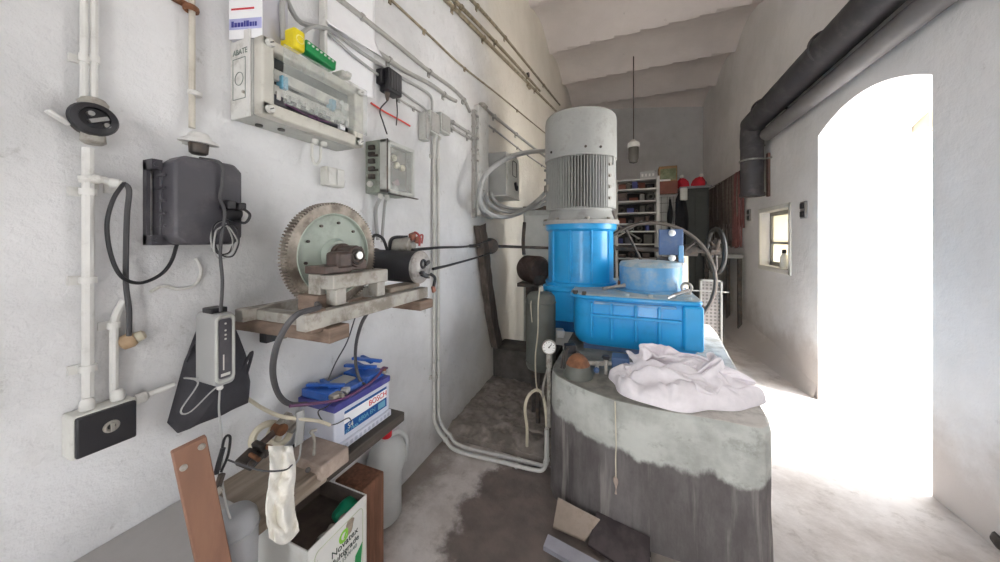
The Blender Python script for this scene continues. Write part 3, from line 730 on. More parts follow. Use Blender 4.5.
wall_run('flex_conduit', 'grey flexible conduit under the relay box behind the starter motor, farther from the gear wheel', 'conduit', None, .008, m_cable_grey, pts=[V((WL+.07, 1.36, z0-.02)), L(385, 203, .05), L(383, 225, .04), L(382, 242, .05)])
# junction boxes and the two pipes that drop to the floor
for (ua, ub, va, vb, lab) in ((418, 424, 112, 140, 'narrow grey junction box at the near end of the row above the drop pipes'), (424, 434, 110, 132, 'square grey junction box in the middle of the row above the drop pipes'), (435, 445, 112, 131, 'square grey junction box at the far end of the row above the drop pipes')):
    a, c = L(ua, va), L(ub, vb)
    zb = CAM_Z+(V0-vb)*( (a-V((0,0,CAM_Z))).length/ray(ua, va).length)
    t = thing('junction_box', lab, 'electrical box', (WL, (a.y+c.y)/2, zb), 'junction boxes in a row')
    mk(B().bb(WL, WL+.05, a.y+.004, c.y-.004, zb, a.z), 'box_body', m_grey_box, t, .006)
    mk(B().bb(WL+.05, WL+.056, a.y+.012, c.y-.012, zb+.01, a.z-.01), 'box_lid', m_grey_pipe, t, .003)
m_floor_pipe = M('pale_floor_pipe', '#c8c6c1', .5, var=.06, dirt='#8d8880', damt=.4, dscale=14, dthr=.58)
for i, (dy, dx, lab) in enumerate(((0, 0, 'grey pipe from the junction boxes across the floor to the plinth, inner one'), (.055, .045, 'grey pipe from the junction boxes across the floor to the plinth, outer one'))):
    yy = 1.885+dy
    wall_run('floor_pipe', lab, 'pipe', None, .0125, m_floor_pipe, pts=[V((WL+.045, yy-.02, 2.24)), V((WL+.02, yy, 2.15)), V((WL+.02, yy, 1.6)), V((WL+.02, yy, .9)), V((WL+.02, yy, .34)), V((WL+.035, yy+.0, .2)), V((WL+.10, yy+.02, .10)), V((WL+.2, yy+.02, .045)), V((-.75, 1.94+dy, .03)), V((-.55-.02*i, 1.95+dy, .03)), V((-.49, 1.955+dy*.6, .05)), V((-.475, 1.96+dy*.5, .12)), V((-.475, 1.965+dy*.4, .30))], clips=5)
# conduit runs along the left wall
runs = [
 ('grey conduit high on the wall ending at the white upright trunk', [(330, -8), (362, 17), (395, 43), (430, 72), (452, 88), (464, 100), (470, 112)], .013, m_grey_pipe, 3),
 ('thin cream cable sloping along the wall over the grey conduits', [(380, -10), (400, 8), (430, 36), (462, 66), (500, 96), (545, 133)], .008, m_brass_pipe, 4),
 ('grey conduit running past the paper to the white upright trunk', [(368, 46), (385, 57), (405, 71), (430, 84), (448, 97), (456, 101)], .014, m_grey_pipe, 2),
 ('cream conduit at the bottom of the bundle under the ceiling', [(436, -10), (470, 24), (505, 60), (556, 111)], .017, m_brass_pipe, 3),
 ('cream conduit in the middle of the bundle under the ceiling', [(444, -10), (478, 24), (512, 60), (540, 91)], .016, m_brass_pipe, 3),
 ('cream conduit at the top of the bundle under the ceiling', [(462, -10), (492, 22), (522, 58), (560, 105)], .015, m_brass_pipe, 3),
 ('grey conduit from the junction boxes to the white trunk, upper of the two', [(446, 118), (460, 127), (476, 137)], .012, m_grey_pipe, 2),
 ('grey conduit from the junction boxes to the white trunk, lower of the two', [(446, 124), (460, 133), (476, 142)], .010, m_grey_pipe, 2),
 ('thin cable from the black adaptor along the wall to the junction boxes', [(392, 94), (402, 101), (412, 107), (420, 112)], .006, m_grey_pipe, 2),
 ('grey trunk conduit sloping from the white trunk toward the big motor', [(484, 108), (505, 125), (530, 145), (560, 168)], .016, m_grey_pipe, 3),
 ('thin grey conduit sloping below the trunk conduit toward the big motor', [(484, 122), (505, 138), (530, 157), (552, 172)], .009, m_grey_pipe, 3),
]
for lab, uv, r, m, cl in runs:
    wall_run('wall_conduit', lab, 'conduit', uv, r, m, r+.004, 'conduits along the left wall', clips=cl)
t = thing('conduit_joint', 'small cream joint piece on the conduit bundle under the ceiling', 'fitting', L(530, 88, .02))
mk(B().box(L(529, 86, .02), (.04, .12, .05), (.0, 0, 0)), 'fitting_body', m_brass_pipe, t, .006)
mk(B().cyl(L(527, 75, .02)+V((0, 0, 0)), L(527, 75, .02)+V((.03, 0, 0)), .03), 'fitting_cap', m_dark_iron, t)
# upright white trunk and grey control box
a = L(474, 105); c = L(484, 105)
t = thing('upright_trunk', 'upright white cable trunk on the wall beside the grey control box', 'trunking', (WL, (a.y+c.y)/2, 1.72))
zt = a.z
mk(B().bb(WL, WL+.05, a.y+.0, c.y, 1.72, zt), 'trunk_cover', m_white_paint, t, .005)
mk(B().bb(WL, WL+.035, a.y-.05, a.y-.01, 1.70, zt-.06), 'trunk_side', m_grey_pipe, t, .004)
b = B()
for i in range(5): b.bb(WL, WL+.05, a.y-.056, a.y-.002, zt-.12-.1*i, zt-.105-.1*i)
mk(b, 'strap_rib', m_grey_pipe, t)
mk(B().lathe([(.05, 0), (.055, .02), (.03, .05)], (WL+.03, (a.y+c.y)/2, zt), n=18), 'trunk_cap', m_dull_steel, t)
y0, y1, z0, z1, xf = 2.80, 3.17, 1.93, 2.345, -1.07
t = thing('control_box', 'grey control box with white front and a black switch, behind the motor cables', 'electrical box', (WL, (y0+y1)/2, z0))
mk(B().bb(WL, xf, y0, y1, z0, z1), 'box_body', M('control_box_grey', '#9fa09d', .55, var=.05), t, .006)
mk(B().bb(xf, xf+.012, y0+.004, y1-.004, z0+.004, z1-.004), 'front_cover', m_offwhite, t, .003)
mk(B().tube([V((xf+.016, yy, zz)) for yy, zz in rrect(2.95, 3.07, 2.14, 2.29, .02)], .004, 6, 1, True), 'window_outline', m_motor_dark, t)
mk(B().box((xf+.022, 3.03, 2.05), (.02, .03, .07), (.5, 0, 0)).box((xf+.022, 3.06, 2.03), (.02, .03, .05), (-.4, 0, 0)), 'selector_switch', m_black, t, .004)
mk(B().bb(WL, xf+.02, y0-.03, y1+.02, z0-.012, z0-.002), 'bottom_rail', m_white_paint, t)
mk(B().tube([V((WL+.06, y1-.06, z1)), V((WL+.12, y1-.02, z1+.06)), V((WL+.18, y1+.0, z1+.02)), V((WL+.2, y1+.0, z1-.06))], .012), 'top_lead', m_rubber, t)

# ------------------------------------------------------------------ gear wheel, starter motor and their shelf
# timber arms
t1 = tag(mk(B().box((-1.05, .705, 1.214), (.47, .075, .045), (0, 0, .03)), 'timber_support', m_wood, bevel=.004), 'raw timber arm under the near end of the steel gear bracket', 'timber')
t2 = tag(mk(B().box((-1.06, 1.17, 1.217), (.50, .09, .04), (0, 0, -.05)), 'timber_support', m_wood, bevel=.006), 'raw timber arm under the starter motor at the far end of the bracket', 'timber')
t = thing('gear_bracket', 'pale dusty steel bracket with two windows carrying the gear wheel and starter motor', 'bracket', (-.95, .93, 1.238))
# channel rails running along the wall
mk(B().bb(-.875, -.835, .615, 1.20, 1.240, 1.288), 'front_rail', m_dull_steel, t, .003)
mk(B().bb(-1.16, -1.12, .615, 1.20, 1.240, 1.28), 'rear_rail', m_dull_steel, t, .003)
for ya, yb in ((.728, .768), (.905, .945)): mk(B().bb(-.895, -.850, ya, yb, 1.292, 1.345), 'bracket_post', m_dull_steel, t, .003)
b = B().bb(-.905, -.845, .715, .955, 1.343, 1.390)
mk(b, 'top_beam', m_dull_steel, t, .004)
mk(B().bb(-.96, -.905, .715, .735, 1.28, 1.39), 'side_flange', m_dull_steel, t, .003)
mk(B().bb(-1.12, -.87, .655, .70, 1.24, 1.272), 'cross_member', m_dull_steel, t, .003)
mk(B().bb(-1.12, -.87, 1.10, 1.16, 1.24, 1.285), 'cross_member', m_dull_steel, t, .003)
mk(B().box((-.94, .72, 1.30), (.09, .045, .05)).box((-.865, .66, 1.262), (.05, .05, .07)), 'packing_block', m_wood, t, .004)
mk(B().bb(-.95, -.87, 1.0, 1.19, 1.288, 1.308), 'motor_cradle', m_plank, t, .006)
# gear wheel
gc = V((-1.0, .845, 1.446)); GR = .19
t = thing('ring_gear', 'large pale green gear wheel with oily toothed rim on the bracket', 'gear', (gc.x, gc.y, gc.z-GR))
b = B(); NTEETH = 104; prof = []
for i in range(NTEETH):
    for da, rr_ in ((.0, GR-.008), (.28, GR-.008), (.38, GR), (.72, GR), (.82, GR-.008)):
        a = 2*PI*(i+da)/NTEETH; prof.append((gc.y+rr_*math.cos(a), gc.z+rr_*math.sin(a)))
n_ = len(prof); bm = b.bm
def ringv(x, pts): return [bm.verts.new((x, y, z)) for y, z in pts]
inner = [(gc.y+.150*math.cos(2*PI*(i+.4)/n_), gc.z+.150*math.sin(2*PI*(i+.4)/n_)) for i in range(n_)]
A_, B_, C_, D_ = ringv(gc.x-.016, prof), ringv(gc.x+.016, prof), ringv(gc.x+.016, inner), ringv(gc.x-.016, inner)
for r0, r1 in ((A_, B_), (B_, C_), (C_, D_), (D_, A_)):
    for i in range(n_): bm.faces.new((r0[i], r0[(i+1) % n_], r1[(i+1) % n_], r1[i]))
mk(b, 'toothed_rim', m_gear_teeth, t, ang=.4)
mk(B().lathe([(.151, -.012), (.151, .010), (.144, .004), (.06, .010), (.05, .03), (.0, .03)], gc, (1, 0, 0), 64), 'wheel_disc', m_gear_green, t)
b = B().torus(gc+V((.014, 0, 0)), (1, 0, 0), .148, .004, 64, 8); mk(b, 'disc_lip', m_gear_green, t)
for i in range(10):
    a = 2*PI*i/10+.2
    mk(B().cyl(gc+V((.006, .118*math.cos(a), .118*math.sin(a))), gc+V((.014, .118*math.cos(a), .118*math.sin(a))), .005, n=8), 'rivet', m_dark_iron, t)
# shaft with pillow block
mk(B().lathe([(.040, .02), (.042, .05), (.030, .055), (.030, .075)], gc, (1, 0, 0), 28), 'hub', m_brown_iron, t)
mk(B().lathe([(.016, .04), (.016, .125), (.013, .128)], gc, (1, 0, 0), 24), 'shaft', m_steel, t)
t = thing('bearing_block', 'brown oily bearing block on the bracket holding the gear shaft', 'bearing', (-.90, gc.y, 1.392))
b = B().cyl((-.955, gc.y, gc.z-.004), (-.885, gc.y, gc.z-.004), .040, n=8).bb(-.945, -.89, gc.y-.05, gc.y+.05, 1.393, 1.43)
mk(b, 'bearing_housing', m_brown_iron, t, .004)
mk(B().torus((-.884, gc.y, gc.z-.004), (1, 0, 0), .024, .006, 28, 8), 'bearing_ring', m_dark_iron, t)
mk(B().box((-.885, gc.y-.075, gc.z-.012), (.06, .06, .055)), 'grease_block', m_brown_iron, t, .01)
mk(B().bb(-.95, -.86, gc.y-.15, gc.y-.045, 1.393, 1.418), 'base_plate', m_brown_iron, t, .004)
for dy in (-.036, .036): mk(B().cyl((-.90, gc.y+dy, 1.43), (-.90, gc.y+dy, 1.448), .008, n=6), 'bolt', m_dark_iron, t)
# starter motor
sc0, sc1 = V((-1.06, 1.125, 1.388)), V((-.825, 1.135, 1.382)); ax = (sc1-sc0).normalized()
t = thing('starter_motor', 'black cylindrical starter motor with pale end plate beside the gear wheel', 'motor', sc0)
Ls = (sc1-sc0).length
mk(B().lathe([(.05, -.05), (.055, -.03), (.066, -.01), (.069, 0), (.069, Ls-.03), (.067, Ls-.012)], sc0, ax, 40), 'motor_case', m_black, t)
e = mk(B().lathe([(.069, Ls-.014), (.070, Ls), (.060, Ls+.010), (.03, Ls+.014), (.001, Ls+.014)], sc0, ax, 40), 'end_plate', M('end_plate_grey', '#aaa6a2', .45, .3, var=.1, dirt='#5b5754', damt=.6, dscale=20, dthr=.52), t)
q = sc0+ax*(Ls+.016)
mk(B().torus(q+V((0, -.008, .016)), ax, .016, .006, 20, 8).box(q+V((.004, .016, .018)), (.012, .03, .012), (.4, 0, 0)), 'brush_holder', m_black, e)
mk(B().box(q+V((.0, .004, -.034)), (.02, .055, .018), (-.3, 0, 0)).cyl(q+V((0, -.03, -.02)), q+V((.02, -.03, -.02)), .008, n=12), 'terminal_post', m_black, e, .003)
mk(B().cyl(q+V((0, .02, -.04)), q+V((.012, .02, -.04)), .005, n=10), 'end_bolt', m_steel, e)
mk(B().cyl(sc0+ax*.06+V((0, .035, .095)), sc0+ax*.16+V((0, .035, .092)), .036, n=24), 'solenoid', m_dull_steel, t)
mk(B().cyl(sc0+ax*(-.06)+V((0, 0, .02)), sc0+ax*(-.01)+V((0, 0, .02)), .055, n=24), 'drive_nose', m_dark_iron, t)
p = sc0+ax*.16+V((0, .035, .12))
mk(B().box(p+V((.004, 0, .012)), (.02, .03, .03), (.3, .3, 0)).box(p+V((.02, .02, -.005)), (.02, .02, .03), (-.3, .2, 0)), 'copper_terminal', m_copper, t, .003)
mk(B().tube([p, p+V((.01, .01, .03)), p+V((.03, .02, .01)), p+V((.035, .01, -.03))], .005).tube([p+V((0, .02, 0)), p+V((.03, .04, .02)), p+V((.03, .035, -.02))], .004), 'red_terminal_boot', M('dull_red_boot', '#9c4443', .5, var=.15), t)
mk(B().tube([sc0+V((.0, -.03, .06)), sc0+V((.02, -.04, .13)), sc0+V((.05, -.02, .12)), sc0+V((.06, .0, .066))], .007), 'lead', m_black, t)
mk(B().tube([sc0+V((.07, .0, .066)), sc0+V((.09, .0, .12)), p+V((-.02, 0, .01))], .007), 'lead', m_black, t)
mk(B().tube([q+V((.01, .03, -.03)), q+V((.02, .05, -.05)), q+V((.01, .055, -.09))], .007), 'lead', m_black, t)
mk(B().box(q+V((.01, .055, -.10)), (.012, .02, .03), (.3, 0, 0)), 'cable_shoe', m_copper, t, .003)
# cables to the pulley and the far shaft
pl = onX(490, 246, -1.2)
t = thing('guide_pulley', 'small black guide pulley on a horizontal rod in front of the leaning timber', 'pulley', pl)
mk(B().lathe([(.02, -.03), (.075, -.026), (.06, 0), (.075, .026), (.02, .03)], pl, (.6, -.8, 0), 28), 'pulley_wheel', m_dark_iron, t)
mk(B().tube([onX(470, 246, -1.24), pl, onY(520, 247, 2.86), onY(549, 248, 2.92)], .014, 10, 2), 'pulley_rod', m_dark_iron, t)
a = V((-.89, 1.16, 1.455))
tag(mk(B().tube([a, onX(440, 247.5, -.98), onX(470, 246, -1.12), pl+V((.02, -.02, .06))], .0075), 'drive_cable', m_black), 'black cable from the top of the starter motor to the guide pulley', 'cable')
a = onX(433, 269, -.86)
tag(mk(B().tube([a, onX(450, 265, -.98), onX(475, 258, -1.12), pl+V((.02, -.02, -.065))], .0075), 'drive_cable', m_black), 'black cable from the end of the starter motor to the guide pulley', 'cable')
# hoses hanging under the bracket
wall_run('hanging_cable', 'thick grey cable hanging in front of the bracket down to the battery', 'cable', None, .0085, m_rubber,
         pts=[V((-.90, .70, 1.30)), onX(318, 308, -.84), onX(298, 314, -.83), onX(284, 330, -.86), onX(275, 352, -.92), onX(273, 375, -.98), onX(279, 395, -1.04), onX(290, 404, -1.10), onX(306, 404, -1.12)])
wall_run('hanging_cable', 'grey cable looping from under the starter motor onto the battery top', 'cable', None, .007, m_rubber,
         pts=[onX(368, 312, -.95), onX(361, 325, -1.0), onX(356, 345, -1.08), onX(356, 366, -1.12), onX(362, 383, -1.1), onX(372, 381, -1.1), onX(377, 372, -1.12)])
wall_run('hanging_cable', 'thin grey lead from the bracket down to the wall behind the battery', 'cable', None, .003, m_rubber,
         pts=[onX(355, 318, -1.05), onX(347, 342, -1.15), onX(336, 362, -1.22), onX(328, 380, -1.22)])
t = thing('wall_relay', 'small black relay box on the wall under the near timber arm', 'relay', L(266, 345))
a, c = L(259, 333, .0), L(273, 358, .0)
mk(B().bb(WL, WL+.04, a.y, c.y, 1.185-.07, 1.185), 'relay_body', m_black, t, .004)
mk(B().cyl((WL+.03, c.y, 1.12), (WL+.03, c.y+.03, 1.118), .007, n=10), 'relay_terminal', m_dull_steel, t)

# ------------------------------------------------------------------ bench level: planks, battery, tools
BZ = .70
tag(mk(B().prism([(WL, -.6), (-.985, -.6), (-.985, .465), (-1.06, .465), (-1.06, .588), (WL, .588)], 'XY', BZ-.03, BZ), 'workbench', m_bench, bevel=.004), 'smooth grey bench shelf along the foot of the white wall', 'bench')
tag(mk(B().box((-1.145, .71, BZ-.05), (.27, .235, .055)), 'bench_plank', m_plank, bevel=.006), 'pale weathered plank under the scrap tools', 'plank')
t = tag(mk(B().box((-1.1465, 1.045, BZ-.065), (.267, .43, .045)), 'battery_plank', m_wood_dark, bevel=.005), 'dark timber plank carrying the battery', 'plank')
tag(mk(B().bb(-1.18, -.985, .785, .90, BZ-.045, BZ+.012).jitter(.006, 14), 'stone_slab', m_coping, bevel=.006), 'pinkish stone slab beside the battery', 'stone')
# battery
y0, y1, x0, x1, z0 = .900, 1.205, WL+.02, -1.06, BZ-.042
t = thing('car_battery', 'white car battery with blue lid and handles on the dark plank', 'battery', ((x0+x1)/2, (y0+y1)/2, z0))
mk(B().bb(x0, x1, y0, y1, z0+.03, z0+.165), 'battery_case', m_bat_white, t, .005)
mk(B().bb(x0-.0, x1+.008, y0-.006, y1+.006, z0, z0+.03), 'case_foot', m_bat_white, t, .004)
b = B()
for i in range(12): b.bb(x1+.008, x1+.0095, y0+.02+i*.024, y0+.032+i*.024, z0+.008, z0+.022)
mk(b, 'foot_groove', M('battery_shadow_grey', '#b3b7c6', .45), t)
lid = mk(B().bb(x0-.004, x1+.004, y0-.004, y1+.004, z0+.163, z0+.192), 'battery_lid', M('lid_violet', '#4a4a94', .4, var=.12, dirt='#8a86a8', damt=.4, dscale=10, dthr=.55), t, .004)
mk(B().bb(x0+.02, x1-.035, y0+.075, y0+.19, z0+.192, z0+.212), 'lid_cover', m_bat_blue, t, .004)
mk(B().bb(x0+.005, x1-.05, y0+.005, y0+.075, z0+.192, z0+.225), 'lid_cover', m_bat_blue, t, .004)
mk(B().bb(x0+.03, x1-.02, y0+.19, y1-.01, z0+.192, z0+.225), 'lid_cover', m_bat_blue, t, .004)
for i, (yy, zz) in enumerate(((y0+.05, .235), (y0+.235, .245), (y0+.275, .262))):
    mk(B().box((x0+.09, yy, z0+zz), (.16, .020, .014), (.0, .0, .35-.1*i)).box((x0+.07, yy+.02, z0+zz-.008), (.10, .018, .02), (0, 0, -.3)), 'handle', m_bat_blue, t, .004)
mk(B().bb(x0+.05, x0+.12, y0+.10, y0+.18, z0+.212, z0+.222), 'vent_strip', m_cable_grey, t, .003)
for yy in (y0+.035, y1-.03):
    b = B().cyl((x1-.035, yy, z0+.19), (x1-.035, yy, z0+.215), .011, n=16).box((x1-.035, yy, z0+.212), (.03, .045, .018)).box((x1-.012, yy+.01, z0+.212), (.02, .014, .014))
    mk(b, 'terminal_clamp', m_dull_steel, t, .003)
mk(B().box((x1-.045, y0+.09, z0+.205), (.035, .035, .022), (0, 0, .5)), 'terminal_cover', m_offwhite, t, .006)
mk(B().box((x1-.02, y1-.02, z0+.222), (.03, .012, .012), (0, 0, .6)), 'red_terminal_mark', m_copper, t, .003)
fx = x1+.0012
lab = mk(B().bb(x1, fx, y0+.045, y1-.02, z0+.055, z0+.148), 'front_sticker', m_paper, t)
mk(B().bb(fx, fx+.0006, y0+.045, y1-.02, z0+.055, z0+.097), 'blue_sticker_band', m_bat_label, t)
mk(B().bb(fx, fx+.0006, y0+.045, y1-.02, z0+.137, z0+.148), 'blue_sticker_stripe', m_bat_label, t)
text('BOSCH', .034, (fx+.0004, y1-.075, z0+.117), (0, 1, 0), (0, 0, 1), 'lettering', m_red, t)
text('S4', .030, (fx+.001, y0+.075, z0+.080), (0, 1, 0), (0, 0, 1), 'lettering', m_offwhite, t)
text('12V 74Ah', .018, (fx+.001, y0+.078, z0+.063), (0, 1, 0), (0, 0, 1), 'lettering', m_lblue, t)
text('680A EN', .026, (fx+.001, y0+.165, z0+.076), (0, 1, 0), (0, 0, 1), 'lettering', m_lblue, t)
mk(B().bb(fx+.0006, fx+.0011, y1-.075, y1-.03, z0+.062, z0+.09), 'white_sticker_field', m_lblue, t)
wall_run('jump_lead', 'purple battery lead lying along the edge of the blue battery lid', 'cable', None, .0055, m_purple,
         pts=[onX(290, 406, -1.08), V((x1-.02, y0+.005, z0+.206)), V((x1-.002, y0+.07, z0+.200)), V((x1+.002, y0+.13, z0+.203)), V((x1-.004, y0+.2, z0+.206)), V((x1-.01, y1-.05, z0+.22)), V((x1-.02, y1-.02, z0+.232)), V((x1-.03, y1+.02, z0+.215))])
wall_run('thin_lead', 'thin dark wire drooping down the near end of the battery', 'cable', None, .0022, m_rubber,
         pts=[V((x1-.03, y0+.03, z0+.21)), V((x1-.03, y0-.006, z0+.19)), onX(318, 412, -1.06), onX(326, 424, -1.052), onX(336, 424, -1.048), onX(348, 418, -1.05), V((x1+.012, y0+.07, z0+.1))])
wall_run('white_cable', 'white sheathed cable running past the near end of the battery to the wall', 'cable', None, .006, m_hose,
         pts=[L(247, 398, .03), onX(262, 408, -1.15), onX(280, 416, -1.08), onX(300, 419, -1.05), onX(318, 421, -1.045), onX(330, 425, -1.04)])
# scrap tools
t = thing('pipe_wrench', 'long dark rusty wrench lying on the weathered plank', 'wrench', (-1.1, .6, BZ))
p0, p1 = onX(240, 463, -1.12), onX(286, 422, -1.12)
mk(B().tube([p0, p0.lerp(p1, .5), p1], .011, 10, 2), 'wrench_handle', m_brown_iron, t)
mk(B().box(p1, (.03, .05, .045), (.5, 0, 0)).box(p1+V((.01, .02, -.025)), (.03, .04, .02), (.6, 0, 0)), 'wrench_jaw', m_dull_steel, t, .005)
mk(B().cyl(p0.lerp(p1, .82)-V((.015, 0, 0)), p0.lerp(p1, .82)+V((.022, 0, 0)), .019, n=12), 'adjusting_nut', m_rust, t)
t = thing('cable_clamp', 'oily dark bracket lying at the near end of the weathered plank', 'bracket', (-1.08, .56, BZ))
q = onX(250, 459, -1.08)
mk(B().box(q, (.06, .05, .022), (.3, .2, .2)).box(q+V((.0, .03, .012)), (.05, .02, .05), (.3, 0, 0)).cyl(q+V((.02, -.01, 0)), q+V((.035, -.01, .0)), .012, n=12), 'clamp_body', m_dark_iron, t, .006)
mk(B().cyl(q+V((.0, .035, .02)), q+V((.05, .035, .025)), .007, n=10).cyl(q+V((.01, -.005, .02)), q+V((.06, -.01, .02)), .006, n=10), 'clamp_bolt', m_rust, t)
q = onX(275, 434, -1.14)
t = thing('rope_coil', 'cream coiled strap behind the dark wrench on the bench', 'coil', q)
mk(B().torus(q+V((-.03, -.01, -.01)), (1, -.3, .2), .040, .012, 32, 8), 'coil_turn', m_hose, t)
mk(B().torus(q+V((-.005, .02, -.012)), (1, -.2, .2), .034, .011, 32, 8), 'coil_turn', m_hose, t)
t = thing('webbing_tie', 'grey webbing hanging down the near end of the battery', 'webbing', onX(303, 430, -1.04))
mk(B().grid(lambda u, v: V((-1.052+.004*math.sin(v*5)+.002*u, onX(297+8*u, 415, -1.045).y, onX(300, 412+v*34, -1.045).z)), 4, 14), 'webbing_strip', m_cable_grey, t, solid=.003)
mk(B().tube([onX(301, 444, -1.045), onX(299, 458, -1.03), onX(292, 468, -1.0)], .003), 'webbing_end', m_cable_grey, t)
t = thing('steel_hook', 'small steel hook standing on the stone slab beside the battery', 'hook', onX(314, 440, -1.02))
mk(B().tube([onX(314, 455, -1.02), onX(314, 438, -1.02), onX(311, 432, -1.02), onX(316, 430, -1.02)], .005), 'hook_bar', m_dull_steel, t)
mk(B().cyl(onX(308, 470, -.986), onX(308, 470, -.975), .008, n=12), 'hook_bolt', m_dark_iron, t)
# cream cloth hanging
def cl(u, v):
    pu = 268+(24+6*v)*u+2*math.sin(v*7); pv = 446+v*(92+10*math.sin(u*3.1)-8*u)
    x = -.955+.010*math.sin(u*9+v*3)+.020*noise.noise(V((u*4, v*9, 2)))-.03*max(0, .18-v)*5
    return onX(pu, pv, x)
tag(mk(B().grid(cl, 30, 70), 'cloth_strip', m_strip_cloth, solid=.003), 'cream crumpled cloth strip hanging over the edge of the white tin', 'cloth')
wall_run('thin_lead', 'thin grey wire from the black clip across the top of the cream cloth', 'cable', None, .0022, m_rubber,
         pts=[onX(228, 460, -.98), onX(245, 466, -.95), onX(265, 471, -.925), onX(285, 470, -.92), onX(292, 465, -.95)])
# white tin
y0, y1, x0, x1, zt = .702, .948, -1.20, -.945, .505
t = thing('oil_tin', 'white square oil tin with cut open top and green print', 'tin', ((x0+x1)/2, (y0+y1)/2, 0))
b = B(); w_ = .004
for a in ((x0, x1, y0, y0+w_), (x0, x1, y1-w_, y1), (x0, x0+w_, y0, y1), (x1-w_, x1, y0, y1)): b.bb(*a, 0.001, zt)
b.bb(x0, x1, y0, y1, .001, .006)
mk(b, 'tin_body', m_tin, t)
b = B()
for a in ((x0+w_, x1-w_, y0+w_, y0+w_+.002), (x0+w_, x1-w_, y1-w_-.002, y1-w_), (x0+w_, x0+w_+.002, y0+w_, y1-w_), (x1-w_-.002, x1-w_, y0+w_, y1-w_)): b.bb(*a, .01, zt-.003)
mk(b, 'tin_lining', m_tin_in, t)
P = [V((x1+.0004, y, z)) for y, z in rrect(y0+.025, y1-.02, .05, zt-.03, .02)]
mk(B().tube(P, .0015, 6, 1, True), 'label_border', m_pale_line, t)
text('Novatex', .033, (x1+.0006, y0+.145, zt-.098), (0, 1, 0), (0, 0, 1), 'lettering', m_ink, t)
text('Multigrade', .030, (x1+.0006, y0+.143, zt-.128), (0, 1, 0), (0, 0, 1), 'lettering', m_ink, t)
text('SAE 15W-40', .020, (x1+.0006, y0+.145, zt-.153), (0, 1, 0), (0, 0, 1), 'lettering', m_ink_grey, t)
mk(B().torus((x1+.0006, y0+.140, zt-.070), (1, 0, 0), .017, .005, 24, 6, .15).box((x1+.001, y0+.150, zt-.062), (.001, .008, .04), (-.5, 0, 0)), 'leaf_emblem', m_lime, t)
mk(B().prism([(y1-.075, .16), (y1-.04, .16), (y1-.022, zt-.165), (y1-.055, zt-.19)], 'YZ', x1+.0002, x1+.0012), 'green_print', m_green, t)
tag(mk(B().bb(x0+.007, x1-.007, y0+.007, y1-.007, .01, .435).jitter(.004, 20), 'scrap_filling', m_tin_in), 'dark oily rags filling the white tin', 'rags')
t = thing('scouring_pad', 'green plastic scouring pad lying in the white tin', 'pad', (-1.0, .93, .38))
b = B().sph((-1.003, .905, .455), (.045, .05, .032), 24).jitter(.010, 30); mk(b, 'pad_body', m_teal, t)
rr = random.Random(21)
for i, (yy, xx, lab) in enumerate(((.745, -.97, 'crumpled grey rag in the near corner of the white tin'), (.80, -.975, 'pale bent scrap piece in the white tin beside the cream cloth'), (.865, -.965, 'pale crumpled scrap under the green pad in the white tin'))):
    b = B().sph((xx, yy, .455), (.024, .034, .03), 18).jitter(.014, 40)
    tag(mk(b, 'scrap_piece', (m_dark_iron, m_dull_steel, m_plank)[i]), lab, 'scrap')
# brown board
t = thing('brown_board', 'smooth red brown board with two bolts leaning beside the bench', 'board', (-.9, .4, 0))
R = Matrix.Rotation(-.22, 3, 'Z') @ Matrix.Rotation(math.radians(8), 3, 'X')
bc = V((-.935, .626, 0)); up = R @ V((0, 0, 1)); 
Hb = 1.03
b = B().box((0, 0, 0), (.018, .060, Hb)); 
for v in b.bm.verts: v.co = bc+V((0, -.145, Hb/2))+R @ v.co
for v in b.bm.verts: v.co.z = max(v.co.z, .0)
mk(b, 'board_plank', m_board, t, .003)
for dy, dz in ((-.017, -.045), (.018, -.018)):
    p = bc+V((0, -.145, Hb/2))+R @ V((.009, dy, Hb/2+dz))
    nx = R @ V((1, 0, 0))
    mk(B().lathe([(.007, 0), (.007, .004), (.004, .007)], p, nx, 14), 'bolt_head', m_dull_steel, t)
# grey plastic tub beside the board
m_tub = M('grey_tub_plastic', '#98999b', .5, var=.05)
t = thing('grey_tub', 'grey plastic tub with rounded rim standing behind the brown board', 'tub', (-1.0, .531, 0))
mk(B().lathe([(.04, .002), (.045, .05), (.052, .69), (.053, .715), (.049, .738), (.038, .753), (.02, .759), (.001, .760)], (-1.0, .531, 0), n=40), 'tub_body', m_tub, t)
mk(B().torus((-1.0, .531, .705), (0, 0, 1), .053, .003, 40, 8), 'tub_rim', m_tub, t)
# timber block and jug
tag(mk(B().bb(-1.16, -1.0, .985, 1.105, 0.002, .475), 'timber_block', m_wood_red, bevel=.006), 'upright red brown timber block between the white tin and the jug', 'timber')
jc = V((-1.195, 1.35, .002))
t = thing('plastic_jug', 'translucent white jug with a red cap standing on the floor', 'jug', jc)
def flat(b, k=.70):
    for v in b.bm.verts: v.co.x = jc.x+(v.co.x-jc.x)*k
    return b
mk(flat(B().lathe([(.070, 0), (.084, .012), (.088, .20), (.092, .235), (.118, .29), (.120, .34), (.10, .395), (.05, .425), (.024, .432), (.024, .45)], jc, (0, -.03, 1), 36)), 'jug_body', m_jug, t)
mk(B().lathe([(.026, .445), (.028, .449), (.028, .472), (.022, .477)], jc+V((0, -.012, 0)), n=20), 'jug_cap', m_red, t)
mk(B().tube([jc+V((.0, .02, .435)), jc+V((.02, .07, .428)), jc+V((.03, .115, .36)), jc+V((.03, .10, .25))], .013, 10, 6), 'jug_handle', m_jug, t)

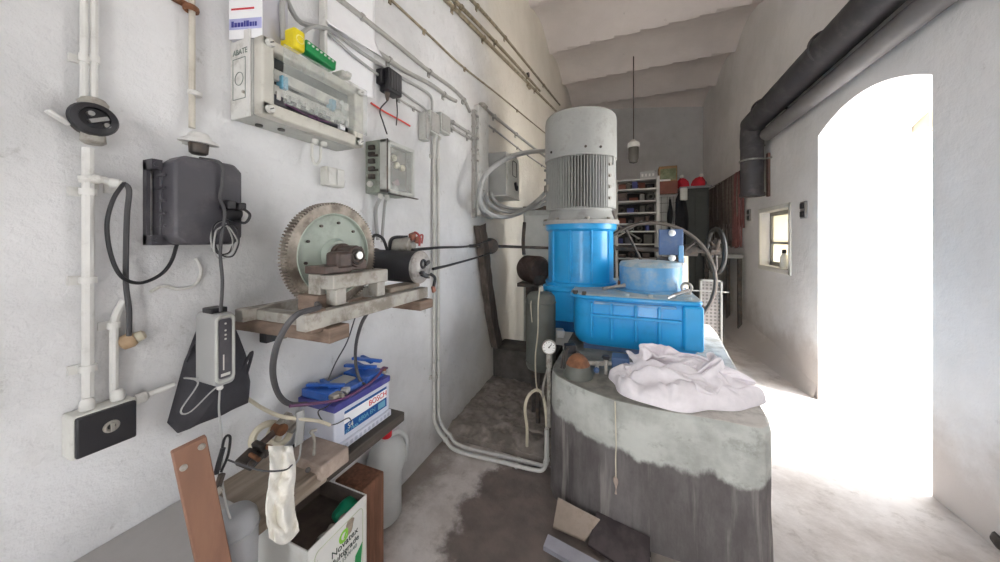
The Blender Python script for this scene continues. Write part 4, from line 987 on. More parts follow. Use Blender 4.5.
# ------------------------------------------------------------------ the concrete plinth
PZ = .70
foot_pts = [(-.44, 3.5), (-.44, 2.0), (-.425, 1.90), (-.385, 1.83), (-.30, 1.775), (-.18, 1.71), (-.06, 1.668), (.10, 1.655), (.40, 1.650), (.505, 1.645), (.545, 1.655), (.575, 1.69), (.60, 1.80), (.66, 2.6), (.725, 3.20), (.735, 3.5)]
b = B()
def at_z(z, g=0.): return [V((x*(1+g), y-(g if y < 3 else 0), z)) for x, y in foot_pts]
b.rings([at_z(0, .012), at_z(.15, .008), at_z(.45, .002), at_z(PZ-.018, 0), [V((x*.985, y+.012 if y < 3 else y, PZ)) for x, y in foot_pts]])
bmesh.ops.subdivide_edges(b.bm, edges=[e for e in b.bm.edges if e.calc_length() > .25], cuts=3, use_grid_fill=True)
tag(mk(b.jitter(.006, 5), 'plinth', m_plinth, bevel=.004), 'large concrete plinth with pale upper band carrying the blue machine', 'plinth')
# steel footplate and pit trim at its foot
t = thing('pit_cover', 'steel plate and dark riveted angle leaning at the foot of the plinth', 'plate', (-.2, 1.63, 0))
p = [onZ(558, 498, .10), onZ(600, 520, .10), onZ(585, 541, .03), onZ(553, 527, .03)]
b = B(); b.rings([[q+V((0, 0, -.004)) for q in p], [q+V((0, 0, .004)) for q in p]])
mk(b, 'bare_plate', M('brown_steel_plate', '#a09184', .5, .2, var=.2, dirt='#6f5f50', damt=.6, dscale=9), t)
p = [onZ(597, 512, .11), onZ(650, 538, .11), onZ(650, 585, .03), onZ(588, 545, .03)]
b = B(); b.rings([[q+V((0, 0, -.006)) for q in p], [q+V((0, 0, .004)) for q in p]])
mk(b, 'dark_angle', M('dark_riveted_iron', '#3d3637', .4, .3, var=.2, dirt='#5a5050', damt=.5, dscale=9), t)
for k in range(6):
    q = onZ(592+k*9, 538+k*5.2, .045); mk(B().sph(q+V((0, 0, .004)), (.006, .006, .004), 8), 'rivet', m_dull_steel, t)
p0, p1 = onZ(548, 541, .03), onZ(640, 592, .03)
d = (p1-p0); n_ = V((d.y, -d.x, 0)).normalized()*.055
b = B(); b.rings([[p0, p0-n_*-1, p0-n_*-1+V((0, 0, .02)), p0+V((0, 0, .035))], [p1, p1+n_, p1+n_+V((0, 0, .02)), p1+V((0, 0, .035))]])
mk(b, 'grey_channel', M('galvanised_channel', '#a3a3ad', .4, .5, var=.1), t)
tag(mk(B().rings([[onZ(652, 540, .002), onZ(700, 562, .002), onZ(690, 590, .002), onZ(650, 570, .002)], [onZ(652, 538, .03), onZ(700, 560, .03), onZ(690, 586, .03), onZ(650, 566, .03)]]).jitter(.004), 'kerb_stone', m_rough_slab), 'low rough kerb stone against the plinth front', 'stone')
# rough raised slab between the left wall and the plinth
def slab(u, v):
    x = WL+(.83)*u; y = 2.06+1.5*v
    edge = min(1, v*14)
    h = .035+.05*edge*(.6+.35*noise.noise(V((x*2, y*2, 5))))+.016*noise.noise(V((x*13, y*13, 1)))*edge+.008*noise.noise(V((x*31, y*31, 1)))+.06*v
    return V((x, y, max(.0, h if v > 0 else 0)))
tag(mk(B().grid(slab, 90, 140), 'rough_slab', m_rough_slab), 'rough oily concrete patch of floor between the left wall and the plinth', 'concrete', kind='stuff')
b = B().bb(WL+.0, -.62, 2.98, 3.30, .05, .40).jitter(.012, 6)
tag(mk(b, 'dark_footing', M('dark_footing', '#55504b', .8, var=.25, bump=.4), bevel=.01), 'dark concrete footing behind the leaning timber', 'footing')
# leaning timber
b = B(); P = [L(480, 226, .05), L(483, 250, .05), L(487, 285, .05), L(492, 320, .05), L(497, 346, .06)]
for i in range(1): pass
R_ = []
for i, p in enumerate(P):
    w_ = .058+.012*i/4; R_.append([p+V((-.035, -w_, 0)), p+V((.035, -w_, 0)), p+V((.035, w_, .0)), p+V((-.035, w_, 0))])
R_[0][1] += V((0, 0, -.03)); R_[0][2] += V((0, 0, .03)); R_[0][3] += V((0, 0, .01))
b.rings(R_)
bmesh.ops.subdivide_edges(b.bm, edges=b.bm.edges[:], cuts=3, use_grid_fill=True)
tag(mk(b.jitter(.010, 14), 'leaning_timber', M('blackened_timber', '#5c524a', .85, var=.3, scale=12, stretch=(3, 3, .4), bump=.4, dirt='#3f3832', damt=.7, dscale=7), bevel=.003), 'blackened rough timber post leaning along the left wall', 'timber')
# air tank with its compressor
tc = V((-.645, 2.48, 0))
t = thing('air_tank', 'grey green upright air tank with a thin white line beside the plinth', 'tank', tc)
mk(B().lathe([(.08, .46), (.108, .475), (.118, .50), (.118, 1.02), (.112, 1.05), (.09, 1.075), (.03, 1.088), (.001, 1.09)], tc, n=40), 'tank_shell', m_tank, t)
for z in (.53, 1.0): mk(B().torus(tc+V((0, 0, z)), (0, 0, 1), .118, .005, 40, 6), 'weld_band', m_tank, t)
for a in (.5, 2.6, 4.7): mk(B().box(tc+V((.085*math.cos(a), .085*math.sin(a), .29)), (.03, .03, .46)), 'leg', m_dark_iron, t, .003)
mk(B().lathe([(.02, 1.08), (.02, 1.12), (.012, 1.13)], tc, n=14), 'top_fitting', m_dull_steel, t)
mk(B().tube([tc+V((0, -.02, 1.12)), tc+V((.01, -.08, 1.10)), tc+V((.012, -.125, 1.0)), tc+V((.010, -.125, .8)), tc+V((-.01, -.125, .6)), tc+V((-.008, -.118, .42)), tc+V((.0, -.10, .32))], .0055), 'white_line', m_hose, t)
mk(B().tube([tc+V((-.04, -.075, 1.07)), tc+V((-.05, -.112, 1.0)), tc+V((-.04, -.115, .86))], .003), 'thin_tube', m_hose, t)
tag(mk(B().bb(-.83, -.49, 2.28, 2.66, 0, .075).jitter(.01, 7), 'tank_footing', m_rough_slab, bevel=.01), 'low rough concrete pad under the air tank', 'pad')
cc = onY(533, 269, 3.25)
t = thing('compressor', 'dark brown finned compressor motor behind the air tank', 'compressor', cc)
mk(B().lathe([(.05, -.17), (.11, -.155), (.135, -.11), (.135, .11), (.11, .14), (.04, .15)], cc, (.75, -.6, 0), 28), 'compressor_body', m_brown_iron, t)
b = B()
for i in range(9): b.torus(cc+V((.75, -.6, 0)).normalized()*(-.10+.025*i), (.75, -.6, 0), .137, .006, 28, 6)
mk(b, 'cooling_fin', m_brown_iron, t)
mk(B().box(cc+V((.08, -.08, -.10)), (.12, .10, .10), (0, 0, .5)), 'compressor_foot', m_dark_iron, t, .01)
mk(B().box(cc+V((0, 0, -.16)), (.28, .24, .04)).bb(cc.x-.06, cc.x+.08, cc.y-.08, cc.y+.08, cc.z-.84, cc.z-.17), 'stand', m_dark_iron, t, .006)
mk(B().tube([cc+V((-.1, 0, .15)), cc+V((-.11, 0, .3)), cc+V((-.11, .05, .5))], .02), 'air_pipe', m_dark_iron, t)
# grey cabinet behind
t = thing('tall_cabinet', 'tall grey cabinet with a dark top edge against the left wall behind the motor', 'cabinet', (-1.0, 4.2, 0))
mk(B().bb(WL+.005, -.55, 4.0, 4.5, 0.02, 1.89), 'cabinet_body', M('cabinet_grey', '#a5a7a5', .5, var=.06, dirt='#7a7a76', damt=.4, dscale=5), t, .006)
mk(B().bb(WL+.005, -.53, 3.97, 4.52, 1.89, 1.94), 'cabinet_top', m_dark_iron, t, .006)
mk(B().bb(WL+.03, -.58, 3.992, 4.0, .1, 1.82), 'cabinet_door', M('cabinet_grey2', '#b0b2b0', .5, var=.06), t, .003)

# ------------------------------------------------------------------ gear unit, motor
mx, my = -.405, 3.0
gz0, gz1 = .70, 1.075
t = thing('gear_unit', 'large blue cast gear unit with ribbed front and round cover on the plinth', 'gearbox', (0, 2.8, PZ))
def rr_poly(x0, x1, y0, y1, r, n=6):
    out = []
    for cx, cy, a, r_ in ((x1-r[0], y1-r[0], 0, r[0]), (x0+r[1], y1-r[1], PI/2, r[1]), (x0+r[2], y0+r[2], PI, r[2]), (x1-r[3], y0+r[3], 1.5*PI, r[3])):
        out += [(cx+r_*math.cos(a+PI/2*i/n), cy+r_*math.sin(a+PI/2*i/n)) for i in range(n+1)]
    return out
def inset(poly, k, c): return [(c[0]+(x-c[0])*k, c[1]+(y-c[1])*k) for x, y in poly]
fp = rr_poly(-.385, .445, 2.35, 3.45, (.1, .1, .15, .05))
b = B(); c_ = (.03, 2.9)
lv = [(.93, .735), (.975, .77), (1, .82), (1, 1.0), (.985, 1.05), (.985, 1.075)]
b.rings([[V((x, y, z)) for x, y in inset(fp, k, c_)] for k, z in lv])
mk(b, 'lower_housing', m_blue, t, .006)
fl = rr_poly(-.41, .455, 2.335, 3.47, (.1, .1, .16, .06))
mk(B().prism(fl, 'XY', 1.075, 1.10), 'flange_plate', m_blue, t, .006)
mk(B().prism(inset(fl, .985, c_), 'XY', 1.10, 1.108), 'dusty_top', m_blue_dust, t, .003)
for xx in (-.235, -.10, .055, .20, ):
    mk(B().bb(xx-.010, xx+.010, 2.325, 2.37, .80, 1.055), 'front_rib', m_blue, t, .006)
mk(B().bb(-.24, .33, 2.318, 2.37, .955, .975), 'cross_rib', m_blue, t, .005)
mk(B().bb(-.22, .30, 2.33, 2.36, 1.045, 1.062), 'top_rib', m_blue_pale, t, .004)
mk(B().bb(.335, .455, 2.325, 2.45, .78, 1.075), 'corner_boss', m_blue, t, .02)
for xx in (-.355, -.29): mk(B().cyl((xx+.0, 2.385-.03*(xx+.355)/.065, 1.10), (xx, 2.385-.03*(xx+.355)/.065, 1.125), .017, n=6), 'flange_bolt', m_dark_iron, t)
for xx in (.0, .15, .38): mk(B().cyl((xx, 2.38, 1.108), (xx, 2.38, 1.125), .015, n=6), 'flange_bolt', m_blue_dust, t)
mk(B().bb(-.30, .40, 2.40, 3.40, PZ-.005, .745), 'base_feet', m_bluegrey, t, .006)
# motor side housing
b = B(); fp2 = rr_poly(-.70, -.05, 2.70, 3.40, (.1, .1, .12, .05)); c2 = (-.4, 3.05)
b.rings([[V((x, y, z)) for x, y in inset(fp2, k, c2)] for k, z in ((.96, .80), (1, .83), (1, 1.055), (1.03, 1.06), (1.03, 1.095), (1.0, 1.10))])
mk(b, 'input_housing', m_blue, t, .006)
mk(B().bb(-.62, -.12, 2.76, 3.36, PZ, .81), 'input_foot', M('deep_blue_paint', '#12619e', .4, var=.1), t, .006)
# lantern under the motor
b = B().lathe([(.318, 1.10), (.318, 1.125), (.293, 1.135), (.293, 1.575), (.318, 1.595), (.322, 1.64)], (mx, my, 0), n=64)
mk(b, 'motor_lantern', m_blue, t, ang=.5)
for a in (-2.35, -1.72, -1.12, -.5):
    x, y = mx+.293*math.cos(a), my+.293*math.sin(a)
    mk(B().tube([V((x, y, 1.13)), V((x, y, 1.585))], .012, 8, 1), 'lantern_rib', m_blue, t)
# round cover
cx, cy = .165, 2.77
mk(B().lathe([(.262, 1.105), (.262, 1.12), (.226, 1.125), (.224, 1.295)], (cx, cy, 0), n=56), 'round_cover', m_blue_pale, t, ang=.4)
mk(B().lathe([(.224, 1.293), (.226, 1.30), (.212, 1.328), (.12, 1.337), (.001, 1.338)], (cx, cy, 0), n=56), 'cover_top', m_blue_dust, t, ang=.4)
mk(B().torus((.40, 2.62, 1.155), (.4, 1, 0), .032, .010, 28, 8).cyl((.40, 2.62, 1.10), (.40, 2.62, 1.125), .03, n=16), 'lifting_eye', m_dull_steel, t)
mk(B().cyl((.28, 2.385, 1.125), (.385, 2.42, 1.165), .013, n=14).cyl((.26, 2.39, 1.105), (.30, 2.385, 1.13), .017, n=14), 'chrome_lever', m_chrome, t)
mk(B().cyl((-.18, 2.60, 1.118), (-.03, 2.63, 1.145), .012, n=12).sph((-.02, 2.635, 1.148), .018, 12), 'dip_stick', m_dull_steel, t)
mk(B().bb(-.07, .01, 2.70, 2.80, 1.10, 1.17), 'rusty_bracket', m_rust, t, .01)
mk(B().cyl((.40, 2.9, 1.10), (.40, 2.9, 1.30), .028, n=18).cyl((.40, 2.9, 1.30), (.40, 2.9, 1.315), .036, n=18), 'breather_pipe', m_white_paint, t)
# motor
t = thing('electric_motor', 'large dusty grey electric motor standing upright on the blue lantern', 'motor', (mx, my, 1.64))
mk(B().lathe([(.375, 1.64), (.375, 1.675), (.34, 1.685), (.325, 1.70), (.30, 1.77), (.31, 1.80)], (mx, my, 0), n=56), 'motor_foot_flange', m_motor, t, ang=.5)
mk(B().lathe([(.295, 1.78), (.295, 2.30)], (mx, my, 0), n=56), 'stator_shell', m_motor_dark, t)  # shell coloured dark to paint the shade between the fins
NF = 76; b = B()
for i in range(NF):
    a = 2*PI*i/NF
    if -.62 < (a+PI) % (2*PI)-PI < .25 or -3.3 < (a+PI) % (2*PI)-PI < -2.72: continue
    c_, s_ = math.cos(a), math.sin(a)
    b.box((mx+.315*c_, my+.315*s_, 2.035), (.05, .0085, .50), (0, 0, a))
mk(b, 'cooling_fin', m_motor, t)
for a0, w_ in ((-.30, .34), (-2.98, .17)):
    b = B(); R_ = []
    for k in range(9):
        a = a0-w_/1.0+2*w_*k/8
        R_.append([V((mx+r*math.cos(a), my+r*math.sin(a), z)) for r, z in ((.29, 1.79), (.345, 1.79), (.345, 2.29), (.29, 2.29))])
    b.rings(R_); mk(b, 'side_plate', m_motor, t, .006)
for k in range(4):
    for a in (-.56, ):
        z = 1.88+k*.105; p = V((mx+.345*math.cos(a), my+.345*math.sin(a), z))
        mk(B().cyl(p, p+V((math.cos(a), math.sin(a), 0))*.016, .015, n=10), 'plate_bolt', m_dull_steel, t)
a = -.45; p = V((mx+.36*math.cos(a), my+.36*math.sin(a), 2.235))
mk(B().torus(p, (math.cos(a+.5), math.sin(a+.5), 0), .034, .009, 24, 8), 'lifting_eye', m_motor, t)
for k in range(4):
    a = -2.8; p = V((mx+.345*math.cos(a), my+.345*math.sin(a), 1.90+k*.10)); mk(B().cyl(p, p+V((math.cos(a), math.sin(a), 0))*.02, .013, n=8), 'plate_bolt', m_motor, t)
mk(B().lathe([(.352, 2.275), (.355, 2.28), (.352, 2.66), (.347, 2.70), (.33, 2.72), (.29, 2.732), (.18, 2.738), (.001, 2.74)], (mx, my, 0), n=64), 'fan_cowl', m_motor, t, ang=.4)
for a in (-2.3, -1.3, -.9): mk(B().cyl((mx+.35*math.cos(a), my+.35*math.sin(a), 2.34), (mx+.362*math.cos(a), my+.362*math.sin(a), 2.34), .012, n=10), 'cowl_screw', m_dark_iron, t)
for a in (-2.9, -2.1, -1.25, -.6, .3):
    mk(B().cyl((mx+.352*math.cos(a), my+.352*math.sin(a), 1.675), (mx+.352*math.cos(a), my+.352*math.sin(a), 1.70), .02, n=6), 'flange_nut', m_dull_steel, t)
mk(B().box((mx-.30, my-.20, 2.0), (.02, .10, .07), (0, 0, .6)), 'name_plate', m_dull_steel, t)
t.scale = (.91, .91, .91)
# heavy motor cables looping to the control box
def mc(lab, uvX, r):
    P = [onX(u, v, X) for u, v, X in uvX]
    wall_run('motor_cable', lab, 'cable', None, r, m_cable_grey, pts=P, group='heavy cables of the big motor')
mc('heavy grey cable from the top of the motor fins arching left to the control box', [(550, 151, -.80), (530, 152, -.90), (508, 158, -1.0), (488, 172, -1.08), (480, 190, -1.10), (481, 207, -1.13), (487, 215, -1.18), (492, 217, -1.24)], .023)
mc('heavy grey cable sagging lowest under the control box to the motor foot', [(549, 188, -.78), (538, 200, -.88), (520, 213, -.98), (500, 217, -1.05), (486, 211, -1.12), (480, 200, -1.16), (484, 192, -1.2)], .021)
mc('heavy grey cable in the middle of the sagging bundle under the control box', [(549, 196, -.78), (535, 206, -.90), (517, 212, -1.0), (500, 210, -1.08), (489, 203, -1.14), (485, 194, -1.2)], .019)
mc('heavy grey cable uppermost of the sagging bundle under the control box', [(549, 202, -.78), (534, 208, -.92), (516, 209, -1.02), (502, 206, -1.1), (494, 199, -1.16), (491, 193, -1.2)], .017)

# ------------------------------------------------------------------ pipework on the plinth corner
t = thing('pressure_gauge', 'round white pressure gauge on a pipe at the plinth corner', 'gauge', (-.46, 1.99, .30))
gp = onX(549, 347, -.465)
ga = (V((0, 0, CAM_Z))-gp).normalized(); ga.z = .1
mk(B().lathe([(.040, -.02), (.046, -.016), (.046, .008), (.040, .012)], gp, ga, 32), 'gauge_case', m_dull_steel, t)
d_ = mk(B().lathe([(.039, .009), (.039, .0125), (.001, .0125)], gp, ga, 32), 'gauge_dial', m_dial, t)
x_, y_, a_ = frame_of(ga)
mk(B().cyl(gp+a_*.014, gp+a_*.014+(x_*.5+y_*.6).normalized()*.026, .0022, n=6).cyl(gp+a_*.012, gp+a_*.016, .005, n=10), 'gauge_needle', m_black, d_)
b = B()
for i in range(9):
    an = -2.2+i*.55; q = gp+a_*.0128+(x_*math.sin(an)+y_*math.cos(an))*.032
    b.box(q, (.004, .004, .004))
mk(b, 'dial_marking', m_black, d_)
mk(B().cyl((gp.x, gp.y, .30), (gp.x, gp.y, gp.z-.04), .014, n=14).cyl((gp.x, gp.y, gp.z-.13), (gp.x, gp.y, gp.z-.05), .02, n=6), 'gauge_pipe', m_dull_steel, t)
wall_run('cream_hose', 'cream hose looping from the floor into the gauge pipe', 'hose', None, .0095, m_hose,
         pts=[onX(527, 446, -.60), onX(527, 428, -.59), onX(525, 408, -.58), onX(529, 395, -.56), onX(537, 390, -.53), onX(543, 396, -.50), onX(546, 415, -.485), onX(547, 438, -.48), onX(548, 455, -.475)])
wall_run('steel_line', 'thin steel line curving from the gauge pipe to the cream hose', 'hose', None, .007, m_dull_steel,
         pts=[onX(548, 368, -.47), onX(545, 378, -.485), onX(543, 388, -.495), onX(543, 398, -.50)])
bx = onZ(578, 376, PZ)
t = thing('oil_pump', 'small rusty bell shaped oil pump on the plinth corner', 'pump', bx)
mk(B().lathe([(.085, 0), (.085, .02), (.072, .04), (.068, .07)], bx, n=28), 'pump_base', m_tank, t)
mk(B().lathe([(.068, .07), (.055, .10), (.03, .125), (.012, .13)], bx, n=28), 'pump_bell', m_rust, t)
mk(B().box(bx+V((-.06, .08, .13)), (.07, .06, .05), (0, 0, .3)), 'pump_motor', m_black, t, .008)
for k in range(3):
    mk(B().tube([bx+V((-.10+.015*k, -.0, .03)), bx+V((-.09+.01*k, .04, .11+.01*k)), bx+V((-.04, .07, .13)), bx+V((.02, .06, .10))], .006), 'oil_line', m_dark_iron, t)
vx = onZ(597, 374, PZ)
t = thing('valve_group', 'small oily valves and brass fittings on the plinth below the blue gear unit', 'valve', vx)
mk(B().cyl(vx+V((-.05, .02, .05)), vx+V((.10, .05, .06)), .014, n=12).cyl(vx, vx+V((0, 0, .06)), .012, n=12).cyl(vx+V((.05, .02, 0)), vx+V((.05, .02, .09)), .012, n=12), 'valve_body', m_dull_steel, t)
mk(B().sph(vx+V((.0, -.03, .035)), .017, 14), 'ball_knob', m_bluegrey, t)
mk(B().sph(vx+V((-.06, -.04, .02)), .016, 14), 'brass_knob', M('brass_fitting', '#9f9270', .4, .6, var=.2), t)
mk(B().lathe([(.02, 0), (.026, .01), (.02, .02)], vx+V((.05, .02, .09)), n=14), 'hand_knob', m_black, t)
mk(B().cyl(vx+V((.09, -.05, .012)), vx+V((.18, -.10, .012)), .010, n=10), 'hose_end', m_hose, t)
mk(B().box(vx+V((.13, .08, .05)), (.10, .10, .10)), 'blue_block', m_bluegrey, t, .008)
tag(mk(B().box(onY(560, 333, 2.62), (.07, .10, .06), (0, 0, .3)), 'white_rag', m_offwhite, bevel=.01), 'small white cloth pad tucked between tank and blue gear unit', 'pad')
wall_run('plinth_wire', 'thin pale wire hanging down the plinth front', 'wire', None, .003, m_hose, pts=[V((-.055, 1.66, PZ)), V((-.053, 1.653, .62)), V((-.05, 1.650, .50)), V((-.052, 1.650, .42)), V((-.05, 1.648, .30))])
tag(mk(B().tube([V((-.054, 1.648, .335)), V((-.05, 1.646, .30)), V((-.051, 1.646, .255))], lambda t: .007+.005*math.sin(t*6)), 'cement_smear', m_coping), 'pale lump of cement stuck to the plinth front under the wire', 'cement')
# white cotton cloth heap: a billowy lower layer with a crumpled fold of the same sheet on top
def heap(u, v):
    a = 2*PI*u; r = v
    e = 1+.09*math.sin(2*a+.6)+.07*math.sin(3*a+1.0)+.04*math.sin(7*a)
    x = .245+.335*r*e*math.cos(a)+.02*math.sin(a*2); y = 1.90+.225*r*e*math.sin(a)
    h = max(0, 1-r**3.2)
    q = V((x*3.4, y*4.2, 0)); wv = noise.noise_vector(q*1.2); q2 = q+wv*.8
    bil = abs(noise.noise(q2*1.2))*1.9; bil2 = abs(noise.noise(q2*2.6+V((5, 3, 1))))*1.8
    mound = .65+.55*math.exp(-((x-.33)/.20)**2-((y-1.95)/.14)**2)
    z = PZ+.004+h**.42*(.085*mound+.075*bil+.035*bil2)
    if v == 1: z = PZ+.001
    return V((x+.02*wv.x*h, y+.02*wv.y*h, max(z, PZ+.001)))
b = B(); NU, NV = 200, 70
vs = [[b.bm.verts.new(heap(i/NU, 1-j/NV)) for i in range(NU)] for j in range(NV)]
top = b.bm.verts.new(heap(0, 0.0))
for j in range(NV-1):
    for i in range(NU): b.bm.faces.new((vs[j][i], vs[j][(i+1) % NU], vs[j+1][(i+1) % NU], vs[j+1][i]))
for i in range(NU): b.bm.faces.new((vs[-1][i], vs[-1][(i+1) % NU], top))
